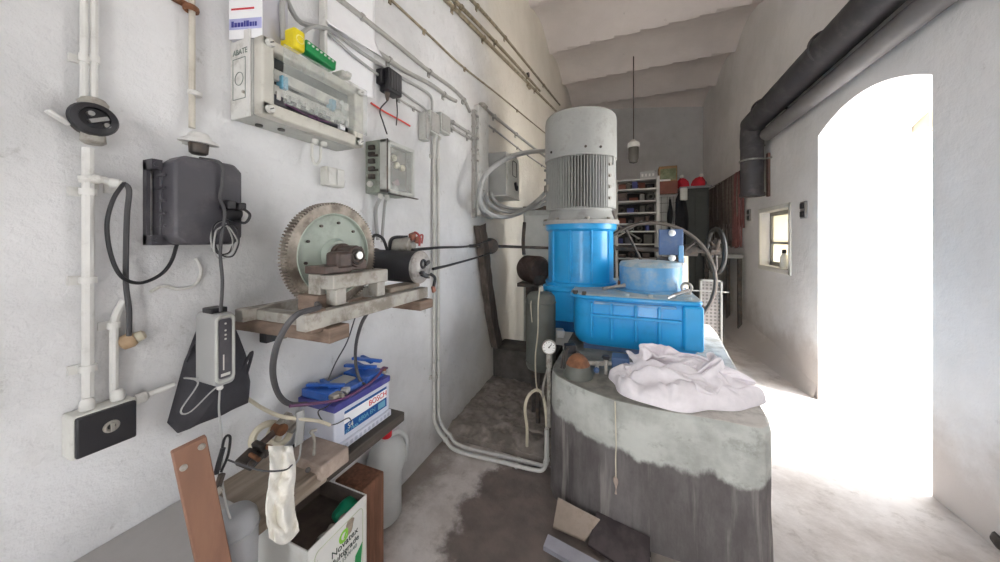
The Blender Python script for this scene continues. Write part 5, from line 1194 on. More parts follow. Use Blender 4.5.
# the crumpled fold: a rectangular sheet of 72 by 54 points, per-mille of its width, depth and height
fold_x = (
3,15,41,65,77,88,100,120,138,154,168,181,195,209,222,237,250,253,250,249,256,272,287,299,317,329,329,341,363,391,408,426,438,448,459,469,475,486,500,509,512,512,512,517,522,528,545,562,571,586,601,620,644,669,682,682,708,728,721,709,710,722,728,722,717,721,723,725,729,725,710,704,
1,13,37,63,76,88,97,114,128,143,163,183,200,214,226,240,252,258,259,258,261,276,290,301,319,326,335,348,371,399,413,430,440,454,465,475,481,490,503,512,517,521,524,529,536,539,552,567,571,577,588,610,635,660,676,679,708,731,728,713,711,717,726,727,725,729,731,732,738,741,729,718,
6,16,35,59,77,87,100,115,126,140,160,185,206,224,236,248,257,263,270,274,273,281,289,307,330,329,346,365,389,413,424,439,450,467,479,489,496,504,513,526,533,536,536,542,551,557,567,579,582,578,578,598,622,645,663,676,699,726,733,724,721,719,719,729,736,746,749,748,749,756,757,749,
14,25,40,54,72,87,106,125,138,154,169,193,220,239,248,256,262,268,275,283,289,295,296,314,338,341,356,378,400,421,430,445,461,473,484,496,507,516,523,534,543,550,552,555,563,574,582,594,598,593,582,594,617,640,654,677,696,719,733,734,737,730,719,729,743,754,757,762,766,771,775,771,
15,31,48,60,68,87,109,135,150,168,182,204,228,244,255,268,274,278,283,292,301,309,308,319,338,353,365,378,391,414,430,447,461,464,470,484,500,512,521,527,530,546,562,570,578,588,596,599,607,611,597,596,620,647,657,681,700,714,727,741,748,738,720,720,733,746,758,769,776,779,779,776,
10,29,48,62,70,89,109,134,145,169,192,214,235,250,262,276,279,283,289,298,311,319,318,324,342,363,369,370,377,394,404,419,435,446,451,464,478,492,503,510,506,523,550,574,591,602,605,601,603,612,605,599,618,646,661,678,697,709,727,747,752,737,719,716,728,743,753,761,772,781,785,785,
2,24,42,56,74,90,113,135,144,170,201,224,240,252,259,274,281,289,294,302,313,316,321,328,345,367,383,384,382,379,377,387,401,416,424,439,455,473,489,496,494,509,536,568,597,617,624,621,618,617,607,601,616,637,660,679,696,701,719,741,745,732,723,726,738,750,762,770,776,784,792,794,
1,23,42,53,73,86,113,132,151,178,211,229,243,259,265,278,284,294,294,304,316,324,328,329,343,363,382,391,396,395,382,379,381,392,403,419,436,455,472,483,494,514,537,567,599,626,640,639,637,636,626,617,617,629,653,678,690,692,706,723,735,738,735,738,752,766,778,787,789,791,797,799,
4,22,39,51,67,80,109,126,156,186,218,232,243,259,272,284,288,300,302,312,320,328,337,340,347,360,384,404,413,418,407,402,394,398,409,424,436,449,462,478,493,514,538,564,594,624,645,651,646,647,644,639,631,627,642,668,683,687,699,706,713,724,731,737,750,765,770,780,793,799,800,797,
5,13,29,47,63,79,110,124,157,187,218,233,245,260,282,298,301,308,309,317,322,327,340,352,357,369,391,411,421,429,427,424,411,410,420,435,441,438,441,458,479,505,533,563,590,617,635,653,659,666,666,664,656,642,634,652,669,676,693,697,697,699,703,710,718,733,735,738,756,769,771,768,
9,9,25,42,52,71,104,124,158,189,215,233,247,257,278,294,308,318,324,330,332,333,341,359,366,380,395,414,429,427,424,428,424,421,425,436,436,433,434,444,466,491,522,554,579,605,621,643,663,676,677,678,674,660,636,635,650,664,686,701,702,690,681,677,678,687,689,685,697,712,721,723,
20,12,22,36,45,65,99,125,158,189,206,223,241,250,271,291,308,322,331,332,334,341,351,368,374,382,395,418,440,440,439,442,438,434,437,444,448,452,452,451,460,475,500,533,564,593,609,632,657,679,686,678,671,661,645,628,634,647,666,682,693,690,684,679,666,661,660,649,644,653,674,685,
26,18,23,38,47,62,92,122,159,192,208,222,236,242,265,291,308,324,333,339,337,338,349,369,384,390,405,424,437,439,450,458,454,450,452,454,459,468,471,471,472,476,491,515,544,576,602,626,652,678,697,694,688,671,647,617,611,619,635,651,664,669,668,677,669,661,653,640,625,625,645,659,
13,7,20,35,49,58,85,120,157,189,209,223,234,245,263,285,309,330,341,351,357,360,362,373,393,407,424,432,431,435,449,465,470,466,464,465,469,478,486,492,497,501,504,514,531,563,591,612,638,672,705,710,696,668,643,613,597,599,612,624,637,644,646,657,653,649,639,626,612,609,620,633,
6,1,19,31,47,57,83,121,156,180,199,212,227,248,270,291,312,331,349,364,374,387,394,395,409,423,435,438,441,452,466,481,491,487,479,481,491,499,508,518,522,532,536,534,536,561,589,612,633,667,706,716,693,660,636,612,601,605,613,621,634,645,642,637,632,627,616,606,595,592,595,607,
3,3,22,30,41,56,86,126,161,181,190,197,216,242,272,296,318,334,353,369,386,402,419,433,450,466,476,474,474,486,496,502,513,513,504,506,526,540,549,559,562,574,577,569,558,569,592,614,635,665,703,720,703,667,634,616,616,621,628,634,643,654,648,631,618,614,602,589,585,579,577,586,
0,6,23,38,43,50,81,123,161,187,197,195,206,230,260,289,317,340,359,368,391,415,438,461,482,500,516,520,519,528,534,533,544,555,553,552,573,591,601,614,619,626,622,612,595,596,610,628,649,668,695,718,716,688,654,638,638,640,641,643,648,654,649,633,614,603,589,578,574,567,560,563,
6,15,31,45,46,43,72,113,153,186,205,204,208,228,250,277,305,337,361,369,390,414,437,459,480,502,524,541,555,570,576,569,574,588,597,597,617,635,647,664,675,684,677,659,640,636,641,651,667,680,690,709,716,699,676,665,666,666,662,657,649,642,637,625,610,595,582,576,562,549,538,540,
18,28,43,45,46,43,71,108,145,176,205,217,219,232,248,268,294,327,354,369,388,411,437,461,485,511,536,548,564,585,601,604,609,615,627,633,649,668,680,697,712,719,712,695,684,677,675,678,686,691,685,690,698,692,685,682,686,686,681,670,657,647,630,610,591,575,566,563,549,535,522,525,
28,37,54,53,45,44,71,108,139,162,196,222,226,231,247,265,284,312,341,365,386,412,439,467,493,523,552,563,571,582,602,621,635,638,647,661,673,683,696,712,726,731,729,716,715,708,705,699,697,692,680,670,669,663,664,671,679,680,680,673,661,649,628,603,577,558,547,545,547,539,520,515,
36,43,59,61,47,47,68,101,129,150,181,213,229,229,238,260,279,299,325,350,373,401,431,458,491,524,560,580,587,588,601,619,640,654,661,673,683,689,700,716,734,742,742,732,728,720,724,711,695,685,671,652,641,634,643,653,659,657,656,650,639,627,610,590,572,557,542,532,537,537,523,512,
42,43,53,62,55,57,67,89,119,145,168,194,222,232,235,251,272,291,314,339,359,386,414,438,469,505,549,583,600,604,613,626,642,658,668,673,681,693,707,724,742,751,752,747,739,729,733,721,695,676,669,654,639,628,629,632,636,636,631,622,612,600,586,573,562,554,545,531,528,529,520,511,
49,48,54,66,65,67,71,79,103,132,160,180,205,227,236,245,262,286,312,334,352,377,400,415,439,475,523,568,600,616,625,635,640,648,660,670,678,691,707,724,741,753,757,756,751,738,730,719,691,668,660,648,636,623,612,611,616,617,612,598,588,577,566,556,548,543,537,526,520,519,514,508,
58,54,57,67,68,69,75,81,89,110,141,168,190,213,227,239,252,274,301,325,344,368,386,394,409,442,488,538,578,612,627,641,642,639,647,660,674,685,698,709,723,742,756,762,759,748,734,712,688,661,639,622,622,623,613,606,606,602,594,580,570,558,549,541,534,529,522,511,504,503,501,498,
66,63,60,65,72,76,78,88,91,93,113,142,172,199,216,230,246,264,287,312,333,357,377,388,395,416,456,506,550,591,611,627,637,642,647,655,667,673,680,691,701,717,732,744,749,750,742,717,692,662,628,603,601,605,600,599,602,594,580,565,555,541,536,530,524,516,509,498,490,487,483,483,
71,71,68,70,77,84,86,94,98,91,96,116,145,174,198,215,232,254,274,299,322,349,376,394,400,405,432,478,527,568,593,608,620,630,631,635,647,657,667,680,698,714,729,743,752,754,751,731,704,671,631,597,586,587,588,598,597,582,564,549,542,535,536,531,524,513,506,498,487,482,474,475,
66,68,69,71,76,85,88,92,98,100,100,107,127,147,170,193,215,241,263,287,312,341,372,397,410,409,424,457,504,545,575,589,604,617,619,621,633,647,661,675,696,716,734,750,763,769,767,749,722,686,645,602,579,576,585,595,586,567,550,541,542,543,549,543,534,516,507,504,491,484,472,470,
70,68,68,71,80,90,91,91,95,98,105,111,122,140,163,187,205,229,256,280,303,331,363,393,412,419,430,450,487,523,556,573,589,602,611,616,629,643,656,667,686,707,733,757,775,787,789,776,747,709,664,617,579,567,583,589,577,562,546,546,556,558,554,542,536,519,502,498,495,491,476,468,
79,76,73,75,84,92,92,92,91,90,98,112,123,133,159,188,206,224,250,276,298,323,352,383,408,424,440,456,482,512,542,562,577,593,608,619,632,640,651,663,678,697,728,760,787,806,814,805,778,739,690,640,593,564,575,582,575,562,552,559,566,561,548,531,527,514,493,489,496,494,477,464,
90,89,84,83,90,94,95,93,86,86,91,107,120,121,142,177,208,232,250,274,299,320,346,373,401,425,445,463,489,515,538,560,576,593,608,620,633,639,645,657,670,689,724,762,796,825,841,840,813,772,721,668,615,572,565,571,570,561,561,566,560,554,542,520,512,500,485,484,493,490,469,455,
92,94,92,90,96,100,100,95,86,83,88,104,118,119,131,161,200,234,257,279,300,319,346,368,395,421,444,468,496,523,543,559,575,591,602,610,619,626,633,645,663,684,720,761,801,840,866,874,856,814,759,698,637,585,556,555,561,566,571,564,547,538,529,513,496,482,472,475,486,481,460,446,
84,90,95,98,104,107,106,104,97,87,89,105,121,125,133,156,189,228,259,281,298,319,349,370,391,417,446,473,500,525,545,561,576,588,593,599,606,610,616,628,650,677,713,756,799,844,881,903,897,860,802,734,661,597,552,545,555,574,579,567,543,525,512,499,483,471,464,467,474,470,453,443,
81,84,91,99,106,111,111,113,109,96,91,106,125,137,147,165,189,223,252,275,293,312,348,378,398,419,449,477,500,521,542,558,573,580,581,587,597,601,607,615,635,667,702,747,794,843,884,915,926,901,847,773,690,615,560,546,557,577,577,568,541,511,492,483,479,469,460,459,464,464,460,455,
81,79,85,95,103,110,115,118,119,109,98,107,128,145,159,181,205,231,249,268,288,304,337,376,405,427,456,484,507,522,539,552,564,572,575,581,593,602,606,606,625,656,689,733,784,841,888,924,943,935,885,808,719,637,575,546,548,570,571,561,533,498,473,465,472,473,462,453,447,449,452,454,
87,81,78,83,93,103,113,121,125,121,109,110,132,150,162,184,212,230,246,261,280,291,321,364,405,432,460,485,508,527,542,557,563,562,567,577,585,594,601,601,616,641,670,709,760,822,884,934,962,962,919,844,747,656,590,549,541,563,565,547,517,487,462,453,460,471,465,447,435,445,457,458,
95,90,82,78,82,95,106,118,123,125,119,117,137,159,171,180,200,215,231,252,275,290,317,359,404,434,468,491,514,532,547,560,558,554,560,573,579,582,592,597,605,624,647,680,725,783,853,922,972,987,952,880,778,675,600,551,537,559,560,534,497,470,451,447,449,462,463,442,434,450,463,464,
97,99,95,85,84,94,101,109,119,118,114,123,143,169,186,190,193,206,217,241,269,296,329,375,418,441,474,501,524,539,553,559,554,552,555,562,565,567,575,582,591,608,625,648,683,731,802,882,954,995,979,911,809,698,611,554,533,551,554,527,483,453,439,440,443,454,457,439,439,454,464,464,
83,88,96,92,89,99,104,107,117,123,121,135,147,172,195,208,205,205,212,239,273,306,340,393,435,451,475,502,524,541,550,545,536,537,542,546,544,543,552,564,574,590,602,616,642,680,746,829,918,985,998,941,841,723,623,558,528,543,544,519,477,448,434,434,442,454,450,434,438,449,457,456,
71,75,86,92,95,105,111,117,121,126,126,140,148,165,186,213,230,227,220,245,276,313,353,402,447,467,482,502,521,532,535,530,519,514,516,520,519,514,519,534,546,561,572,582,603,632,686,769,869,958,999,966,873,751,640,564,525,535,532,506,467,440,427,429,438,455,447,430,434,442,445,443,
66,67,71,80,87,98,109,121,125,122,124,136,152,161,171,199,231,242,236,260,281,321,365,404,447,476,493,507,518,517,514,512,499,486,481,485,487,482,485,499,513,526,535,546,566,591,634,714,817,917,979,973,903,787,663,566,515,520,523,504,465,433,421,419,428,448,448,429,428,435,438,435,
59,61,63,73,86,97,107,123,129,123,129,144,165,175,173,186,215,240,253,278,293,329,373,409,440,469,487,494,503,502,492,477,469,463,457,457,460,455,456,468,483,493,499,511,530,559,602,678,775,879,956,973,926,824,693,576,506,495,504,503,473,432,417,411,415,430,437,424,420,426,428,428,
53,58,63,71,85,94,103,118,128,128,134,148,171,192,193,194,204,229,258,291,315,341,377,410,435,456,465,470,477,475,460,442,437,445,455,463,468,464,455,457,470,481,485,496,514,542,587,662,752,847,924,956,930,853,731,603,510,476,479,493,479,439,416,402,400,411,419,412,412,417,423,425,
43,47,52,62,78,91,97,111,128,135,134,149,175,202,215,218,219,237,267,299,327,351,378,408,434,451,451,446,448,447,443,440,433,439,455,471,479,482,479,473,477,487,492,503,520,545,589,655,743,830,900,933,921,864,765,639,526,467,457,472,475,451,425,406,398,405,408,402,397,394,398,402,
34,37,43,56,71,84,98,114,132,142,139,146,170,199,224,234,233,252,280,307,331,355,376,399,424,440,439,430,426,428,441,447,448,459,476,497,505,509,509,504,501,503,507,518,532,550,591,647,725,806,871,905,903,867,792,680,561,476,444,447,453,445,426,402,393,398,390,380,374,375,381,385,
27,36,43,54,69,79,99,112,129,144,150,148,166,187,213,235,242,260,281,304,323,346,369,390,409,423,433,426,420,426,443,459,474,491,509,529,535,536,535,533,532,531,534,541,549,566,599,641,706,774,831,869,873,850,799,713,603,504,447,432,429,424,413,395,384,395,391,378,363,353,352,361,
16,28,42,49,61,73,98,115,128,138,148,148,159,177,201,221,246,270,283,302,318,339,364,387,400,408,419,424,427,437,454,475,495,513,534,555,569,572,571,567,565,564,569,575,580,594,616,643,694,748,794,829,838,825,790,726,634,537,460,425,412,403,392,383,380,388,383,373,359,346,341,345,
5,19,41,51,55,71,97,121,137,135,133,138,147,166,191,214,240,269,289,304,320,339,361,386,403,402,402,414,431,447,459,480,502,526,553,580,599,606,607,606,603,598,603,613,620,628,635,655,692,732,765,792,800,788,760,713,644,562,481,427,404,390,378,382,392,393,385,375,365,353,347,351,
2,17,41,58,65,82,102,116,134,141,126,123,139,161,181,203,235,263,287,304,322,339,358,380,397,399,395,408,429,449,469,492,514,540,569,595,616,630,635,637,638,639,645,650,653,663,670,679,695,719,744,763,766,752,726,688,636,572,505,440,402,381,369,381,394,393,395,395,392,384,380,383,
12,24,48,63,78,99,117,118,124,137,130,115,129,157,182,202,233,267,291,310,327,342,355,370,384,390,392,406,428,452,475,498,524,552,580,606,629,644,658,666,670,675,679,680,687,702,713,716,709,713,727,744,750,732,704,668,622,569,510,449,400,369,354,364,381,385,388,395,399,402,403,402,
21,33,58,77,90,110,124,125,120,124,126,115,124,152,183,217,246,273,297,318,334,350,357,364,372,380,393,411,433,457,479,501,530,561,590,617,642,660,676,689,692,705,717,716,710,714,730,742,731,717,714,727,741,728,698,661,619,570,516,460,409,372,353,346,358,369,374,378,379,385,388,389,
33,40,64,84,99,118,128,135,134,128,124,125,137,164,197,233,260,282,296,314,326,344,356,360,367,379,394,414,436,456,480,506,540,574,604,634,661,679,699,715,716,725,741,747,739,730,737,751,746,728,713,711,728,731,706,670,629,583,533,480,433,393,361,340,339,353,358,358,363,366,369,371,
36,48,70,95,114,134,149,158,154,146,142,147,160,183,210,239,265,287,295,312,322,340,348,360,376,387,401,423,441,456,478,509,545,579,612,645,674,699,723,741,742,740,744,756,760,749,740,742,740,724,712,702,712,728,719,687,649,607,561,511,464,424,393,367,347,348,346,341,347,358,366,365,
29,43,75,113,138,151,167,173,161,156,160,168,181,199,220,244,268,289,295,314,325,344,353,361,380,397,412,428,443,459,481,510,544,578,616,651,678,709,738,760,765,758,752,755,765,765,755,746,736,720,710,698,698,714,727,707,673,636,593,547,503,462,429,407,380,363,349,340,341,351,361,363,
25,43,77,116,144,157,175,182,170,170,179,188,201,215,230,248,270,289,297,314,330,351,366,372,388,406,423,438,451,465,486,513,544,579,617,655,685,715,742,767,776,773,765,754,754,764,763,754,743,727,715,701,696,704,724,721,693,658,618,576,535,496,462,437,412,391,372,356,348,350,360,365)
fold_y = (
372,363,363,372,386,371,351,345,342,346,350,353,357,353,351,354,357,353,347,339,335,342,352,358,343,332,349,371,352,314,271,256,272,251,223,206,196,179,152,121,99,87,89,121,171,224,260,300,353,403,447,481,491,511,536,540,542,546,555,571,586,598,608,610,607,599,589,591,614,643,652,644,
377,361,354,358,382,378,354,350,350,357,365,364,369,366,364,369,377,374,365,353,341,337,338,355,353,335,354,382,357,317,275,257,279,263,235,215,202,183,160,125,95,76,67,78,121,182,229,280,346,408,457,488,490,512,542,542,532,536,556,573,582,598,603,609,618,617,602,590,597,623,649,654,
386,370,354,346,367,383,362,360,366,375,390,391,393,386,386,384,389,397,390,372,358,340,327,340,353,356,377,396,372,333,290,266,284,278,253,227,211,190,167,142,106,76,52,42,65,125,183,248,330,409,467,492,491,520,554,554,525,526,558,583,589,610,611,613,618,623,614,601,589,595,619,637,
401,384,366,347,359,381,371,363,363,373,400,412,415,414,414,407,403,410,410,397,380,356,329,320,334,364,394,401,379,349,312,287,291,284,263,241,225,205,181,160,126,91,57,28,27,68,127,207,305,398,472,507,494,517,557,567,528,523,556,586,594,617,627,629,623,619,622,618,603,593,601,610,
416,405,387,366,365,376,382,375,364,372,400,410,414,428,434,427,420,411,411,407,392,372,345,316,312,345,383,388,369,352,326,298,279,263,246,239,236,220,195,167,140,112,77,35,8,23,78,162,269,374,461,513,500,507,550,576,541,527,551,582,598,617,628,638,637,629,630,633,626,615,607,603,
414,414,399,389,381,376,393,394,379,386,402,401,411,432,445,443,440,429,423,413,407,388,368,338,316,323,356,372,362,347,323,295,269,247,225,222,229,219,198,173,152,126,95,52,10,0,43,123,231,344,440,508,512,507,542,575,550,541,555,583,613,633,638,648,654,654,650,650,648,640,630,619,
409,409,400,406,397,386,401,411,400,408,418,414,417,438,454,454,456,450,438,429,421,404,396,375,349,332,342,364,371,350,321,293,268,249,227,217,223,223,212,191,168,143,112,71,29,0,18,88,189,304,407,482,515,519,546,576,565,561,572,598,632,652,659,663,664,670,670,668,662,649,638,632,
409,400,393,411,410,400,405,417,407,419,432,441,439,455,474,477,473,464,455,446,437,420,417,406,385,362,357,367,364,347,327,300,276,254,231,214,208,206,202,195,180,169,142,103,57,21,17,64,151,256,362,450,513,535,559,582,584,583,589,614,651,676,693,701,696,691,683,685,694,691,676,662,
422,404,385,400,413,414,415,415,406,426,436,457,453,469,490,499,486,476,476,468,459,441,426,421,407,388,386,382,363,350,338,317,309,293,273,253,240,232,230,230,216,198,170,137,93,56,41,65,124,208,306,401,483,537,571,596,608,605,602,630,672,705,729,744,748,749,742,735,745,748,735,717,
430,406,389,402,411,426,426,426,414,433,433,457,465,484,500,513,506,497,492,486,468,451,437,419,406,400,406,405,385,370,354,340,343,333,315,294,282,275,270,268,259,240,212,177,136,101,80,88,120,177,255,347,440,517,571,604,624,624,625,653,697,735,771,794,803,814,817,804,812,823,813,791,
432,406,396,415,417,432,426,435,423,440,429,452,471,493,504,526,526,521,504,491,473,463,449,435,430,416,410,416,402,384,371,362,363,352,333,315,309,308,303,297,290,274,254,225,192,161,135,129,136,165,220,297,393,486,559,605,634,655,666,688,727,766,805,832,844,861,876,869,875,889,886,868,
435,418,407,424,427,438,426,445,432,445,432,457,479,490,510,538,544,543,524,509,493,477,464,459,453,431,417,414,404,387,382,372,364,356,344,329,317,311,314,320,318,296,275,259,246,227,203,187,169,168,201,259,343,441,532,597,640,675,698,723,760,802,844,873,886,909,932,925,915,921,931,929,
445,434,416,424,431,447,432,453,443,453,439,469,493,499,521,540,554,555,540,523,508,490,485,481,468,450,437,427,415,401,394,381,370,362,353,338,323,316,316,319,326,321,308,297,286,278,267,248,217,187,196,240,311,403,498,580,647,698,732,760,790,824,857,883,907,935,960,963,952,950,958,957,
449,443,431,436,434,452,446,472,461,472,456,485,499,506,535,544,555,554,556,546,524,503,494,482,474,471,457,441,423,407,400,395,385,376,366,355,341,339,342,334,324,322,327,330,312,306,301,281,250,214,205,233,287,362,459,553,638,701,745,779,807,835,865,886,903,925,946,959,963,966,966,958,
442,435,437,452,441,452,451,477,468,485,466,492,498,510,539,555,562,551,557,557,539,526,514,503,491,474,457,438,417,405,400,397,391,384,374,358,352,357,369,362,344,332,336,346,329,316,313,298,265,232,222,238,267,319,406,500,587,657,711,751,781,808,838,861,881,900,914,928,935,943,948,940,
448,433,429,446,446,460,449,466,462,487,474,496,496,510,533,564,577,563,568,574,561,550,534,510,487,467,455,446,432,427,421,412,405,399,392,375,375,388,404,393,372,358,349,348,338,318,314,310,284,254,246,259,273,295,349,422,497,565,620,664,701,729,759,786,810,831,851,871,889,909,921,918,
466,449,431,437,450,471,456,463,455,482,484,511,508,515,533,570,591,581,579,590,580,567,547,518,493,475,462,451,445,444,437,430,422,413,402,388,387,402,424,420,400,386,373,361,348,323,318,313,298,275,274,288,295,297,320,364,418,470,516,559,598,628,660,693,725,757,790,824,854,891,915,913,
480,468,446,441,454,479,471,474,460,471,483,516,523,528,540,567,593,594,591,604,599,580,554,519,493,478,468,457,451,453,452,452,441,432,420,410,405,418,442,445,434,425,405,389,368,341,335,321,311,295,297,312,324,323,326,337,379,422,459,491,525,556,591,630,669,713,757,799,834,876,907,910,
482,471,449,450,461,484,488,493,475,465,475,506,526,541,552,567,590,598,601,611,612,598,572,536,507,490,482,470,471,471,475,481,468,459,448,435,423,427,445,463,467,466,444,421,389,365,358,335,324,317,313,324,345,352,342,336,371,413,450,484,517,549,584,620,656,699,745,791,824,862,894,909,
485,467,447,462,478,498,503,502,496,477,471,489,516,543,560,572,587,599,611,618,617,611,589,554,520,492,479,475,488,488,490,499,490,484,478,469,460,459,466,475,473,471,458,438,411,389,377,356,348,343,338,342,356,357,349,358,392,433,473,513,548,581,618,649,674,708,750,792,821,852,877,898,
484,469,449,465,487,511,513,511,511,499,488,490,509,539,562,578,590,602,615,627,631,628,612,579,540,495,473,471,492,507,512,514,505,498,498,497,495,495,498,500,490,469,449,436,425,413,392,376,375,370,365,364,364,363,375,393,422,463,506,547,583,612,645,674,702,733,770,802,827,859,881,894,
486,481,460,459,487,509,506,513,513,513,507,508,512,531,557,579,595,608,619,633,644,645,630,601,562,516,488,476,489,510,523,527,519,511,505,514,518,515,512,513,506,483,457,437,428,429,407,390,396,397,396,397,394,395,413,425,454,497,541,578,608,625,654,687,721,752,782,803,829,861,883,897,
496,496,480,464,483,498,491,511,517,504,501,516,519,525,547,576,600,615,625,637,651,656,644,615,576,538,515,497,484,496,518,521,504,494,488,491,501,503,505,510,509,495,474,449,433,436,421,402,404,420,424,423,422,434,456,469,498,538,576,603,625,634,656,687,720,755,787,809,834,851,869,889,
498,496,484,467,468,479,475,494,514,504,493,506,521,529,542,565,593,616,631,642,657,658,653,629,592,556,536,523,494,492,504,507,489,477,471,468,467,462,465,473,484,488,485,465,441,430,426,420,423,443,438,433,442,457,486,510,537,567,593,614,632,640,661,688,718,752,786,815,837,844,857,877,
491,480,471,470,466,471,463,473,499,514,508,510,522,534,549,563,584,607,630,645,660,661,665,647,614,576,545,535,511,503,508,504,491,484,493,503,503,487,474,473,485,496,500,487,461,440,429,435,445,464,458,443,443,462,497,530,558,582,601,617,628,642,665,692,720,752,785,817,839,846,858,874,
492,480,471,476,477,480,463,461,481,504,521,530,539,551,564,574,588,604,627,645,664,671,675,660,631,598,560,539,524,512,520,515,506,508,513,525,531,523,506,497,492,490,491,499,485,461,440,446,452,466,473,459,445,465,499,527,557,580,597,614,624,641,667,698,726,757,789,822,842,854,864,872,
503,496,482,477,483,492,473,460,467,478,502,519,530,546,563,577,595,607,628,649,669,682,680,668,640,609,578,541,522,510,514,521,525,531,532,539,540,535,528,523,516,503,490,496,494,473,452,449,441,448,468,472,450,464,497,523,552,578,595,612,625,646,673,707,738,769,802,835,855,873,880,874,
510,511,504,492,487,491,478,462,454,454,470,490,513,523,534,554,590,614,633,653,671,684,679,671,654,623,596,559,535,510,513,531,543,549,546,551,549,548,547,543,532,513,499,494,493,480,460,453,445,439,452,473,458,465,495,524,554,577,586,604,623,652,682,714,746,775,803,841,872,893,898,887,
511,515,513,504,488,482,472,460,447,442,450,462,486,501,516,540,580,617,643,664,682,691,675,665,663,640,611,574,557,524,518,534,546,554,560,565,564,568,571,565,549,524,514,507,501,491,474,467,466,456,451,467,467,471,491,522,559,580,582,600,621,652,682,715,754,786,811,848,881,892,893,887,
515,518,513,508,491,475,465,461,450,440,438,444,469,496,520,548,578,616,655,677,688,700,683,663,664,653,627,589,571,540,531,535,544,552,563,572,577,583,592,585,561,536,533,527,518,508,492,483,490,488,470,468,478,484,493,518,553,570,576,593,612,642,677,715,760,797,827,860,888,881,871,869,
519,516,503,497,486,474,463,461,457,442,432,431,446,483,524,560,589,619,662,691,695,705,689,664,652,647,631,605,583,554,543,546,554,562,566,581,593,596,603,597,574,546,543,538,533,528,514,496,494,499,483,475,479,489,490,513,542,554,569,583,602,638,677,724,769,808,842,873,898,889,868,861,
517,513,503,498,491,481,467,459,456,445,433,428,432,464,513,562,603,636,675,711,718,717,697,671,644,628,619,615,597,570,558,560,574,585,580,585,598,605,600,598,587,562,550,540,537,540,533,515,500,495,470,467,483,488,482,507,537,545,559,576,604,646,693,744,785,819,849,877,900,904,890,881,
509,503,501,505,508,501,485,466,456,450,440,434,430,452,496,554,611,654,696,736,748,735,710,680,645,618,616,617,595,570,561,569,581,598,600,592,595,606,607,611,605,587,572,561,558,558,550,535,514,496,468,471,488,495,484,495,519,528,550,581,621,665,718,769,807,834,858,874,887,902,913,908,
505,496,491,493,505,509,502,481,464,455,451,445,436,449,492,549,613,668,719,760,779,759,724,689,650,615,606,604,592,571,565,577,586,596,610,607,605,613,622,627,628,616,596,581,578,573,570,558,533,502,479,492,506,508,493,491,508,514,539,583,641,694,749,795,826,850,869,872,886,908,927,926,
518,514,505,493,493,500,507,497,481,466,456,444,440,457,510,571,632,689,745,788,805,775,728,686,641,602,596,585,593,587,582,589,595,597,609,619,623,625,633,639,641,634,615,597,589,590,588,572,551,519,497,513,523,518,505,493,505,521,550,588,655,727,785,821,841,862,883,878,892,910,929,939,
534,531,521,507,496,497,501,498,492,482,465,454,451,466,523,591,651,704,767,816,831,797,741,690,641,597,586,571,588,600,602,610,612,612,626,640,643,643,646,652,654,648,632,615,609,609,606,593,572,536,513,527,532,530,520,502,504,516,551,592,667,751,815,844,855,871,893,886,894,913,938,953,
546,540,532,524,512,511,506,497,498,495,478,469,464,476,529,601,668,730,798,849,855,816,754,703,653,606,582,567,583,606,620,631,635,635,651,662,657,655,657,665,671,667,653,636,635,631,623,605,591,559,531,540,546,540,533,516,510,515,546,595,671,763,828,857,868,876,897,893,901,921,948,963,
550,549,548,543,535,534,529,515,513,508,491,482,486,497,544,611,685,759,833,878,873,829,763,713,663,620,588,580,601,620,634,636,638,651,674,688,683,673,673,682,688,687,674,657,656,651,646,621,600,574,546,542,551,553,553,538,526,525,540,590,667,760,828,867,885,883,898,890,909,934,960,973,
548,556,562,559,555,552,547,533,523,518,504,499,512,528,575,633,702,782,855,879,857,817,756,707,670,634,610,608,623,638,656,661,659,669,691,714,720,709,702,706,706,708,698,681,682,678,664,623,592,573,558,537,543,559,564,549,539,540,543,587,658,748,819,860,892,900,913,900,917,943,965,977,
539,548,562,561,556,563,565,556,545,534,521,507,512,545,599,660,734,812,868,863,821,785,739,689,666,646,635,641,657,667,682,696,703,702,710,728,743,740,734,742,741,738,723,708,710,705,685,645,614,593,580,555,556,577,583,565,556,557,556,593,657,743,817,857,891,912,927,918,920,942,962,974,
537,548,565,565,558,561,571,572,564,550,535,523,525,561,622,692,766,826,871,855,793,744,716,686,667,663,664,678,698,709,714,723,739,746,747,754,764,762,763,771,770,756,737,729,732,730,711,675,649,630,611,588,579,597,604,590,579,576,572,605,661,732,812,859,894,920,939,933,918,934,956,971,
546,557,574,581,579,576,577,584,585,569,554,544,550,578,640,715,785,826,842,824,771,717,692,685,676,674,679,703,727,741,737,741,760,778,783,782,782,785,794,799,797,784,767,759,761,755,736,702,683,664,635,616,597,611,622,615,607,604,600,621,668,721,791,850,889,914,936,939,925,930,950,965,
564,574,591,602,602,602,601,603,603,588,576,565,569,590,643,710,769,797,795,778,746,713,688,689,701,706,705,721,738,760,762,771,788,807,812,805,787,786,798,809,815,812,796,781,782,763,737,706,704,690,667,651,626,626,639,640,636,634,631,643,676,721,774,827,864,886,901,905,905,918,939,952,
589,596,612,621,616,621,622,618,622,615,603,585,590,608,641,693,741,751,743,731,719,715,704,709,728,737,726,733,753,775,780,792,809,819,814,799,779,772,779,790,808,822,822,808,800,776,739,702,709,714,703,692,666,654,661,665,661,660,656,659,681,727,775,814,845,869,882,888,898,915,935,940,
618,618,633,646,643,638,639,640,647,639,623,605,604,629,648,678,713,720,717,717,717,722,724,726,731,746,748,758,780,800,796,790,804,817,819,810,796,780,775,779,791,811,830,826,805,780,745,703,702,716,723,725,702,682,676,681,676,677,677,676,680,714,760,799,823,843,863,880,889,903,922,927,
